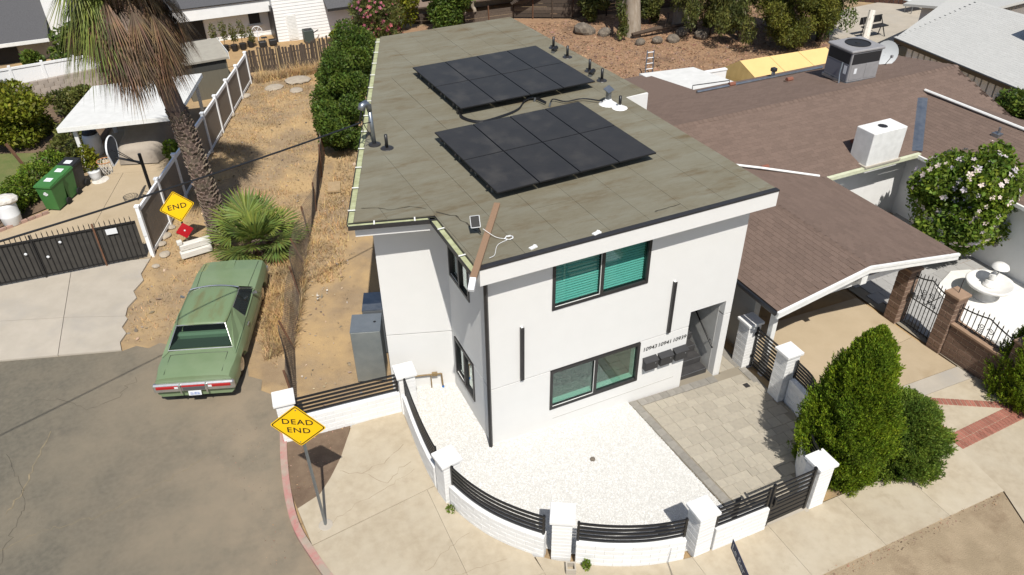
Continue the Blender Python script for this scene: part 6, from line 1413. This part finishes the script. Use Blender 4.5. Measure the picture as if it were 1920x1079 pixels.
dn = Vector((0,0,1.35)); MB().add([k1,f1,f1-dn,b1-dn,b1],[(0,1,2,3,4)]).build('end_wall', TENT2, tn); MB().add([f1,f2,f2-dn,f1-dn],[(0,1,2,3)]).add([b1,b2,b2-dn,b1-dn],[(3,2,1,0)]).add([k2,f2,f2-dn,b2-dn,b2],[(4,3,2,1,0)]).build('side_wall', TENT2, tn)
# iron gate and brown block wall of the courtyard
def bpillar(lab,x,y,h): return pillar('block_pillar',lab,x,y,0,-.58,h,.42,BLOCKB,pm('tan_cap',(.32,.215,.145),(.27,.18,.12),s=6,rough=.95) if 'tan_cap' not in bpy.data.materials else bpy.data.materials['tan_cap'],MORT,.165,.03,'brown block gate pillars',.08)
bpillar('brown block gate pillar under the carport eave',13.02,.0,1.88); bpillar('brown block gate pillar with a capped top beside the fountain',13.05,-1.52,1.92); bpillar('brown block pillar hidden behind the right hand cypress',13.1,-3.62,1.75)
blockwall('block_wall','brown block wall topped with scrolled iron between the pillars',[(12.92,-1.74),(12.95,-2.6),(12.98,-3.40)],1.02,.2,BLOCKB,.4,.165,MORT); MB().box(12.88,13.2,-3.4,-1.74,.44,.50).build('coping', bpy.data.materials['tan_cap'], label='tan coping course along the top of the brown block wall', cat='coping')
def scroll(mb, c, r, s, ax, n=22, turns=1.6):
    P = []
    for i in range(n): t = i/(n-1); a = s*turns*2*math.pi*t; rr = r*(1-.85*t); P.append(Vector(c)+ax*(rr*math.cos(a))+Vector((0,0,rr*math.sin(a))))
    mb.tube(P,.011,4)
def ironwork(name,label,cat,y0,y1,zb,zt,n,gate):
    g = thing(name,label,cat,(13.03,(y0+y1)/2,zb)); Y = Vector((0,1,0)); x_ = 13.03
    def top(t): return zt+.16*(1-abs(2*t-1))**1.6
    for i in range(n+1):
        t = i/n; y = y0+(y1-y0)*t; MB().tube([(x_,y,zb),(x_,y,top(t)+.09)],.013,5).add([(x_-.02,y,top(t)+.09),(x_,y-.02,top(t)+.09),(x_+.02,y,top(t)+.09),(x_,y+.02,top(t)+.09),(x_,y,top(t)+.17)],[(0,1,4),(1,2,4),(2,3,4),(3,0,4)]).build('bar', BLACKM, g)
    MB().tube([(x_,y0+(y1-y0)*k/14,top(k/14)) for k in range(15)],.02,5).build('top_rail', BLACKM, g); MB().tube([(x_,y0,zb+.06),(x_,y1,zb+.06)],.018,5).build('bottom_rail', BLACKM, g)
    m = MB(); yc = (y0+y1)/2; zc = zb+(zt-zb)*(.78 if gate else .55)
    for dy,dz,r_,s in ((-.13,.06,.10,1),(.13,.06,.10,-1),(-.12,-.13,.08,-1),(.12,-.13,.08,1),(-.27,-.2,.08,1),(.27,-.2,.08,-1)): scroll(m,(x_-.015,yc+dy,zc+dz),r_,s,Y)
    if gate: m.tube([(x_,y0,zc-.34),(x_,y1,zc-.34)],.016,5).tube([(x_-.01,yc,zc-.3),(x_-.01,yc-.36,zc+.2)],.012,4).tube([(x_-.01,yc,zc-.3),(x_-.01,yc+.36,zc+.2)],.012,4)
    m.build('scrollwork', BLACKM, g)
    if gate: MB().cbox(x_-.08,x_+.03,y1-.14,y1-.02,zb+.95,zb+1.1,.01).build('lock', BLACKM, g)
ironwork('iron_gate','black wrought iron scrolled gate between the brown pillars','gate',-1.28,-.24,-.54,1.08,9,True)
ironwork('iron_railing','black wrought iron scrolled railing on the brown block wall','railing',-3.38,-1.78,.50,1.02,11,False)
MB().tube([(13.05,-1.52,1.34),(13.05,-1.52,1.78)],.012,5).build('finial_rod', DARKM, label='thin metal rod on top of the gate pillar cap', cat='rod')
# fountain
fo = thing('fountain','white stone fountain with a wide bowl and umbrella figure in the courtyard','fountain',(16.3,-.35,-.5))
c = (16.3,-.35,-.5); FS = .74
FM = Matrix.Translation((16.2,-.5,-.5)) @ Matrix.Scale(FS,4) @ Matrix.Translation((-16.3,.35,.5))
MB().lathe(c,[(.42,0),(.42,.06),(.30,.10),(.20,.22),(.22,.42),(.34,.50)],24).xf(FM).build('pedestal', STONEW, fo, smooth=True)
MB().lathe(c,[(.30,.46),(.62,.54),(.86,.66),(.92,.76),(.90,.80),(.82,.78),(.62,.66),(.2,.60)],30,False).xf(FM).build('bowl', STONEW, fo, smooth=True)
MB().lathe(c,[(.26,.58),(.26,.72),(.20,.76),(.20,.86),(.10,.90)],18).xf(FM).build('plinth', STONEW, fo, smooth=True)
MB().lathe(c,[(.10,.88),(.13,.98),(.10,1.10),(.12,1.2),(.06,1.26),(.075,1.32),(.06,1.38),(.01,1.40)],14).tube([(16.4,-.4,.55),(16.5,-.42,.80),(16.46,-.4,1.15)],.03,6).tube([(16.2,-.32,.55),(16.12,-.3,.65),(16.3,-.4,.72)],.03,6).xf(FM).build('figure', STONEW, fo, smooth=True)
MB().lathe((16.46,-.4,.98),[(.34,0),(.30,.09),(.18,.17),(.02,.20)],18,False).xf(FM).build('umbrella', STONEW, fo, smooth=True)
# hose reel
hr = thing('hose_reel','red coiled garden hose on the pale bed at the right edge','hose',(18.2,.5,-.5)); RED = pm('hose_red',(.25,.04,.03),rough=.5)
for k in range(7): MB().tube([(18.15+.03*k,.5+(.42-.012*k)*math.cos(a*.349),-.05+(.42-.012*k)*math.sin(a*.349)) for a in range(19)],.022,5).build('coil', RED, hr)
MB().tube([(18.25,.1,-.55),(18.25,.5,-.05),(18.25,.9,-.55)],.02,5).build('stand', RED, hr)
# evergreens along the right
def evergreen(name,label,cx,cy,zb,h,r,n,mat,seed,size=.16,lean=(0,0),prof=None,up=2.2,cat='tree'):
    t = thing(name,label,cat,(cx,cy,zb)); g = np.random.default_rng(seed); lob = g.uniform(0,6.28,9); f = np.sqrt(g.uniform(0,1,n)); u = g.uniform(0,1,n)**1.0; a = g.uniform(0,6.28,n)
    pr_ = prof if prof else (lambda q: np.minimum(1,(q*4.5)**.6*1.0)*np.clip((1-q)**.72*1.08,0,1))
    q = u; rad = r*pr_(q)*(1+.10*np.sin(a*5+lob[0]+q*9)+.08*np.sin(a*9+q*23+lob[1])+.07*np.sin(q*37+a*3+lob[2])); f = .72+.28*np.sqrt(g.uniform(0,1,n))+.10*g.normal(size=n)*.5
    C = np.stack([cx+lean[0]*q+rad*f*np.cos(a),cy+lean[1]*q+rad*f*np.sin(a),zb+.05+q*h*.97],1); cc = np.stack([np.full(n,cx),np.full(n,cy),C[:,2]-.4],1)
    # tufts: each sample of a coarse set carries a spray of scale leaves
    m_ = n//34; k_ = g.integers(0,n,m_); axis = unit(unit(C[k_]-cc[k_])*.9+np.array([0,0,up*.55])+.35*g.normal(size=(m_,3)))
    tl = g.uniform(0,1,(m_,34,1)); Ct = C[k_][:,None]+axis[:,None]*(tl-.35)*.27+g.normal(size=(m_,34,3))*.042*(1.15-tl); Dt = unit(axis[:,None]+.32*g.normal(size=(m_,34,3)))
    Ct = Ct.reshape(-1,3); Dt = Dt.reshape(-1,3); nn_ = len(Ct); S_ = unit(np.cross(Dt,g.normal(size=(nn_,3)))); l_ = size*g.uniform(.6,1.25,(nn_,1)); wv = l_*.36
    V = np.stack([Ct-Dt*l_/2,Ct+S_*wv/2,Ct+Dt*l_/2,Ct-S_*wv/2],1).reshape(-1,3); F = np.arange(4*nn_).reshape(nn_,4); npmesh('crown' if cat == 'tree' else 'foliage',V,F,mat,t)
    MB().tube([(cx,cy,zb-.2),(cx+lean[0]*.5,cy+lean[1]*.5,zb+h*.5),(cx+lean[0],cy+lean[1],zb+h*.9)],[.13,.08,.02],8).build('trunk', BARKB, t)
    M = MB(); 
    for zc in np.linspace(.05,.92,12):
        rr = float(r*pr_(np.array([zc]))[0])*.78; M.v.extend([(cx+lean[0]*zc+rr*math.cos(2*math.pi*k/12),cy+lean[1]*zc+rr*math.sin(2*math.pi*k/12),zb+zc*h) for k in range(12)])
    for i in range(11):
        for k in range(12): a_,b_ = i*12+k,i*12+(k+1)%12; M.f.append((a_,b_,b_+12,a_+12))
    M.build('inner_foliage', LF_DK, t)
evergreen('cypress','tall conical bright green cypress outside the front wall',6.98,-3.78,gl(7)-.02,4.1,1.03,250000,LF_CYP,1,.062,lean=(.08,.0),prof=lambda q: np.minimum(1,.72+q*.9)*np.clip(1-q**1.8,0,1)**.76)
evergreen('juniper_shrub','rounded feathery green juniper beside the tall cypress',8.55,-4.02,gl(8.5)-.02,1.70,1.02,150000,LF_CYP2,2,.062,prof=lambda q: np.sqrt(np.clip(1-(q*1.0)**2.2,0,1))*np.minimum(1,.8+q),up=1.2,cat='shrub')
evergreen('cypress','dark green cypress at the right edge by the brown block wall',13.55,-4.0,-.6,2.7,1.15,110000,LF_CYP,3,.062,prof=lambda q: np.minimum(1,.8+q)*np.clip(1-q,0,1)**.5)
bush('hibiscus','big hibiscus bush with pale pink blossoms in the courtyard','shrub',subblobs((16.95,1.75,1.65),(2.15,1.8,1.95),48,(.2,.36),61)+[(16.9,1.75,1.6,1.5,1.25,1.4)],46000,.14,LF_HIB,.55,stems=[((16.5,2.0,-.6),(16.5,2.0,1.4),.07,.04),((16.8,2.2,-.6),(17.1,1.6,1.6),.05,.03)],flowers=(760,.10,FL_W))
# ---------------------------------------------------------------- wooded back yard
sheet('wooded_yard_soil', [(7.4,14.4),(16.4,15.2),(18.4,16.6),(25.5,16.4),(31,17),(34,24),(30,33),(8,33),(6.0,30)], -.03, LITTER, thick=.0)
chips('leaf_litter', [(7.5,14.5),(16.4,15.4),(18.3,16.8),(25,16.6),(29,18),(30,28),(15,31),(9,29)], 42000, .035, LF_LIT, 'carpet of brown fallen leaves over the wooded back yard', 'leaves', -.0)
for i,(x_,y_,r_,ds) in enumerate([(18.1,27.9,.58,'largest, against the dark board fence'),(19.0,27.0,.38,'in front of the largest one'),(20.9,24.4,.34,'left of the two trunks in the low row'),(21.9,24.3,.36,'middle of the low row'),(23.6,24.0,.42,'right end of the low row'),(22.8,24.9,.3,'half hidden at the back of the low row'),(19.9,24.6,.3,'left end of the low row')]):
    rock((x_,y_,-.45),r_,100+i,sq=.75).build('boulder', ROCK, label='grey boulder in the wooded yard, '+ds, cat='boulder', group='boulders in the wooded yard')
def limb_tree(name,label,base,top,r0,bark,blobs,n,size,mat,asp=.45,up=.0,limbs=5,seed=1):
    t = thing(name,label,'tree',base); b,tp = Vector(base),Vector(top); g = random.Random(seed); P = [b-Vector((0,0,.3)),b+Vector((0,0,.3)),b.lerp(tp,.35)+Vector((g.uniform(-.1,.1),g.uniform(-.1,.1),0)),b.lerp(tp,.7),tp]
    MB().tube(smooth_path(P,4),[r0*1.35-(r0*.75)*i/16 for i in range(17)],12).build('trunk', bark, t, smooth=True)
    if blobs:
        for i in range(limbs):
            q = blobs[g.randrange(len(blobs))]; s = b.lerp(tp,g.uniform(.55,.95)); e = Vector(q[:3]); MB().tube([s,s.lerp(e,.5)+Vector((0,0,.25)),e],[r0*.4,r0*.25,r0*.1],6).build('limb', bark, t, smooth=True)
        C = blob_pts(blobs,n,.35); c = np.array(blobs)[:,:3].mean(0); V,F = leaves(C,size,asp,up,c,.3); npmesh('crown',V,F,mat,t)
    return t
limb_tree('eucalyptus','pale smooth eucalyptus trunk nearer the boulders, leaf sprays hanging beside it',(20.4,26.2,-.6),(20.2,26.6,6.2),.42,BARKG,subblobs((19.3,25.7,.9),(.5,.5,1.5),8,(.35,.5),71)+subblobs((20.0,25.4,6.6),(3.4,2.4,1.2),14,(.3,.4),72),9000,.22,LF_OLV,.3,-1.2,4,5)
limb_tree('eucalyptus','thick pale eucalyptus trunk farther right in the wooded yard',(24.2,26.6,-.6),(24.5,27.0,6.4),.55,BARKG,subblobs((24.2,25.6,6.8),(3.4,2.4,1.3),14,(.3,.4),73),8000,.22,LF_OLV,.3,-1.2,4,6)
limb_tree('weeping_tree','olive green weeping tree with hanging sprays left of the dark conifer',(25.4,22.6,-.6),(25.4,23.2,4.0),.22,BARKB,subblobs((24.9,22.8,2.6),(2.2,1.8,3.0),30,(.22,.36),74)+[(24.2,20.8,.6,.5,.4,.8),(23.2,21.8,1.0,.5,.4,.8)],22000,.18,LF_OLV,.28,-1.4,9,7)
limb_tree('weeping_tree','olive weeping tree standing behind the thick pale trunk',(23.8,25.0,-.6),(23.6,25.2,4.0),.18,BARKB,subblobs((23.5,24.6,2.6),(2.0,1.6,2.4),24,(.2,.34),79)+[(22.4,23.6,1.0,.5,.4,.9)],14000,.17,LF_OLV,.28,-1.4,7,17)
limb_tree('feathery_tree','broad feathery green tree above the yellow canopy tent',(27.0,20.4,-.6),(27.0,20.6,4.4),.2,BARKB,subblobs((27.0,20.1,2.4),(2.6,2.0,2.9),44,(.2,.32),75)+[(25.0,19.4,1.4,.7,.5,.4),(24.6,19.5,2.1,.6,.5,.35),(25.6,19.0,.6,.8,.5,.5)],42000,.16,LF_FEA,.26,-.3,9,8)
limb_tree('dense_tree','dense fine leaved dark green tree beside the white leaning pole',(29.3,20.6,-.6),(29.3,20.6,4.6),.2,BARKB,subblobs((29.4,20.6,2.9),(2.5,2.1,3.3),44,(.22,.34),76),46000,.13,LF_HED,.4,-.3,7,9)
for i,(x_,y_,s_,ds) in enumerate([(22.6,27.6,.9,'between the two pale trunks'),(26.4,25.6,1.1,'right of the thick pale trunk'),(24.4,24.2,.6,'in front of the thick pale trunk'),(28.3,24.0,1.3,'behind the feathery tree'),(19.6,29.6,1.1,'in front of the tin shed'),(22.4,29.2,1.2,'behind the pale trunks by the fence'),(25.8,28.6,1.4,'at the right end of the board fence')]):
    bush('understory_shrub','loose olive green shrub '+ds,'shrub',subblobs((x_,y_,s_*.5),(s_,s_*.8,s_*1.1),9,(.3,.45),80+i),3200,.2,LF_OLV,.32,group='shrubs in the wooded yard')
v = thing('fallen_log','dark fallen branch lying across the wooded yard','log',(21.8,25.4,-.5)); MB().tube([(20.0,25.6,-.35),(21.5,25.5,-.2),(23.9,25.7,-.3)],[.10,.13,.08],7).tube([(22.2,25.5,-.2),(22.9,26.3,.3)],[.07,.03],6).build('branch', BARKB, v)
ld = thing('ladder','aluminium ladder leaning at the patio cover','ladder',(17.4,20.3,-.6)); a0,a1 = Vector((17.25,20.0,-.6)),Vector((17.65,20.55,.6))
for s_ in (0,.42): MB().tube([a0+Vector((s_,-.1*s_,0)),a1+Vector((s_*.85,-.1*s_,0))],.03,4).build('rail', GALV, ld)
for i in range(5): p = a0.lerp(a1,.12+i*.2); MB().tube([p,p+Vector((.42-.012*i,-.04,0))],.025,4).build('rung', PLASTW, ld)
# dark board fence at the back with house and sheds beyond
bf = thing('board_fence','dark weathered board fence at the back of the wooded yard','fence',(15.5,31,0)); PB = [(9.6,33.6),(12.4,32.4),(15.6,32.3),(18.8,30.6),(21,30.2),(27,29.5)]
for a,b in zip(PB,PB[1:]):
    L = math.hypot(b[0]-a[0],b[1]-a[1]); an = math.atan2(b[1]-a[1],b[0]-a[0]); c = ((a[0]+b[0])/2,(a[1]+b[1])/2)
    for j in range(3 if a[0] < 15 else 6): MB().obox((c[0],c[1],-.42+j*.21+rng.uniform(-.01,.01)),(L,.03,.19),an+rng.uniform(-.004,.004)).build('board', WOODW, bf)
    n = int(L/1.2)
    for k in range(n+1): x_,y_ = along(a,b,k/n); MB().tube([(x_,y_-.05,-.6),(x_+rng.uniform(-.05,.05),y_-.05,.35 if a[0] < 15 else .95)],.045,5).build('post', RUST if k%2 else BARKB, bf)
bh = thing('brown_roof_house','house with tan roof and dark solar panels beyond the board fence','house',(15,38,-.5)); MB().box(9.5,19,35.5,44,-.6,.5).build('wall', TANW, bh)
RT = pm('tan_roof',(.21,.155,.125),(.17,.125,.10),s=14,rough=.95)
MB().slab([(9,34.3,.25),(18.4,33.8,.25),(18.4,41,2.6),(9,41,2.6)],.1).build('roof', RT, bh)
for c_ in range(4):
    for r_ in range(3):
        x_ = 10.6+c_*1.12; y_ = 34.6+r_*1.5; zz = lambda y: .25+(y-34.1)*.345+.12
        MB().slab([(x_,y_,zz(y_)),(x_+1.08,y_,zz(y_)),(x_+1.08,y_+1.45,zz(y_+1.45)),(x_,y_+1.45,zz(y_+1.45))],.04).build('solar_panel', PANEL, bh)
for x_ in (12.9,13.6): limb_tree('pruned_stump','bare pruned tree stump in front of the solar panel roof, %s' % ('left of the pair' if x_ < 13 else 'right of the pair'),(x_,33.6,-.5),(x_-.1,33.6,1.15),.10,BARKG,None,0,0,None)
ts = thing('tin_shed','shed with pale blue corrugated metal wall behind the boulders','shed',(20.5,31.5,-.5)); 
for i in range(26): MB().tube([(18.6+i*.12,31.2,.75),(18.6+i*.12,31.2,2.6)],.062,6).build('corrugation', pm('tin_blue',(.30,.40,.46),(.26,.35,.40),s=3,rough=.5,metal=.2) if 'tin_blue' not in bpy.data.materials else bpy.data.materials['tin_blue'], ts)
MB().box(18.5,21.8,31.27,33,-.6,2.6).build('wall', SHEDD, ts); MB().slab([(18.3,30.7,2.62),(27,30.2,2.62),(27,33.5,3.0),(18.3,33.5,3.0)],.08).build('roof', RT, ts)
v = thing('lumber_pile','dark tarpaulin covered lumber along the board fence','lumber',(16.7,31.8,0)); 
for k in range(5): MB().obox((16.6+.05*k,32.0-.05*k,.35+.07*k),(2.4,.28,.06),R(-6+3*k)).build('plank', WOODW, v)
MB().slab([(15.6,31.4,.78),(18.2,31.2,.80),(18.0,32.4,.92),(15.8,32.4,.88)],.02).build('tarpaulin', pm('dark_tarp',(.10,.11,.12),rough=.6), v)
# ---------------------------------------------------------------- far right: pale roofed house, patio, pole
fh = thing('pale_roof_house','house with pale grey shingle roof and white metal siding at the upper right','house',(29,11,-.5))
e0,e1 = Vector((26.75,13.65,1.9)),Vector((25.9,4.0,1.9)); k0,k1 = Vector((31.2,14.6,3.1)),Vector((31.4,4.0,3.1))
MB().slab([e0,e1,k1,k0],.10).build('roof', SHINGG, fh); 
O = e0.copy(); U = (e1-e0).normalized(); Vd = ((k0-e0)-U*(k0-e0).dot(U)).normalized(); N = U.cross(Vd); N = N if N.z > 0 else -N; Lv = 4.7; Vs = []
for r_ in range(int(Lv/.14)):
    for c_ in range(32):
        p = O+U*(c_*.305+.15*(r_%2)-.1)+Vd*(r_*.14)+N*.002; U2,V2 = U*.304,Vd*.145
        Vs.append([p,p+U2,p+U2+V2,p+V2,p+N*.005,p+U2+N*.005,p+U2+V2+N*.002,p+V2+N*.002])
Vs = np.array([[tuple(q) for q in t] for t in Vs]); k = len(Vs); npmesh('shingle_courses',Vs.reshape(-1,3),(np.array([(4,5,6,7),(0,1,5,4),(1,2,6,5),(3,0,4,7)])[None]+8*np.arange(k)[:,None,None]).reshape(-1,4),SHINGG,fh,kind='stuff')
MB().slab([e0+Vector((-.02,.02,-.02)),e1+Vector((-.02,0,-.02)),e1+Vector((.05,0,-.22)),e0+Vector((.05,.02,-.22))],.03).build('fascia', DARKM, fh)
MB().prism([(27.2,13.2),(26.5,4),(31,4),(31,14)],-.6,1.75).build('wall', STUCG, fh)
for i in range(16):
    t = i/16; x_ = 27.18-.70*t*.62; y_ = 13.1-9.2*t*.62; MB().box(x_-.06,x_-.01,y_-.26,y_,-.55,1.5-.0*i).build('siding_panel', WVINYL if i%2 else SIDING, fh)
wn = MB().box(26.62,26.68,6.6,8.0,.55,1.15).build('window', WTRIM, fh); MB().box(26.60,26.62,6.7,7.9,.6,1.1).build('pane', ACD, wn)
MB().slab([(30.3,16.6,2.3),(31.5,12.9,2.75),(42,13,3.2),(42,20,2.6)],.12).build('upper_roof', SHINGG, fh); MB().prism([(31,16),(32,13.5),(42,14),(42,19.5)],-.6,2.2).build('wall', SIDING, fh)
ac = thing('rooftop_air_conditioner','grey air conditioner at the right edge of the pale roof','air conditioner',(29.6,8.9,2.6)); MB().cbox(29.2,30.4,8.2,9.2,2.5,3.9,.03).build('case', ACG, ac); MB().box(29.19,29.2,8.3,9.1,2.9,3.7).build('coil_grille', ACD, ac); MB().box(29.1,30.5,8.1,9.3,2.4,2.5).build('curb', WTRIM, ac)
sheet('far_patio', [(29.5,20.0),(34,17.2),(42,17.5),(42,25),(33.5,24.5)], .0, CONCP, thick=.0)
pf = thing('board_fence','dark brown board fence behind the far patio','fence',(40,23,-.5)); fa,fb = (37.2,25.6),(46,17.0); n = 44
for i in range(n): x_,y_ = along(fa,fb,i/n); MB().obox((x_,y_,.25),(.25,.03,1.7),math.atan2(fb[1]-fa[1],fb[0]-fa[0])).build('board', WOODB, pf)
for z in (.0,.8): MB().tube([(*fa,z),(*fb,z)],.04,4).build('rail', WOODB, pf)
tb = thing('patio_table','white topped folding table by the far fence','table',(38.5,22.3,-.58)); MB().box(37.7,39.3,21.9,22.6,.12,.17).build('table_top', PLASTW, tb)
for x_ in (37.9,39.1):
    for y_ in (22.0,22.5): MB().tube([(x_,y_,-.58),(x_,y_,.12)],.03,5).build('leg', GALV, tb)
bt = thing('picnic_bench','dark metal bench frame beside the white pole','bench',(32.4,19.6,-.58)); MB().box(31.6,33.2,19.5,20.0,.0,.05).box(31.6,33.2,20.1,20.15,.1,.5).build('seat', DARKM, bt)
for x_ in (31.7,33.1): MB().tube([(x_,19.5,-.58),(x_,20.1,.5)],.03,5).tube([(x_,20.0,-.58),(x_,19.9,.0)],.03,5).build('leg', DARKM, bt)
v = thing('white_pole','white trunk like pole leaning beside the far patio','pole',(30.4,18.4,-.6)); MB().tube([(30.2,18.3,-.6),(30.9,18.9,1.3)],[.22,.18],9).build('shaft', pm('white_bark',(.66,.63,.57),(.2,.17,.13),s=5,rough=.9,lo=.55,hi=.68), v)
v = thing('white_pole','white post standing at the back corner of the pale roof','pole',(33.6,17.6,-.6)); MB().tube([(33.3,17.2,-.6),(33.9,18.0,1.5)],[.2,.16],9).build('shaft', PLASTW, v)
bush('side_bush','dark green bush at the right edge between the two roofs','shrub',subblobs((25.6,5.4,1.2),(1.3,1.9,1.6),14,(.3,.45),91),9000,.18,LF_HED)
bush('far_tree','dark tree mass beyond the far fence at the top edge','tree',subblobs((42,27,2),(5,2,2.5),14,(.3,.45),92),6000,.35,LF_DK)
bush('far_tree','dark leafy tree behind the tin shed','tree',subblobs((26.5,31.5,1.4),(2.8,1.4,2.2),14,(.3,.45),93),7000,.28,LF_DK)
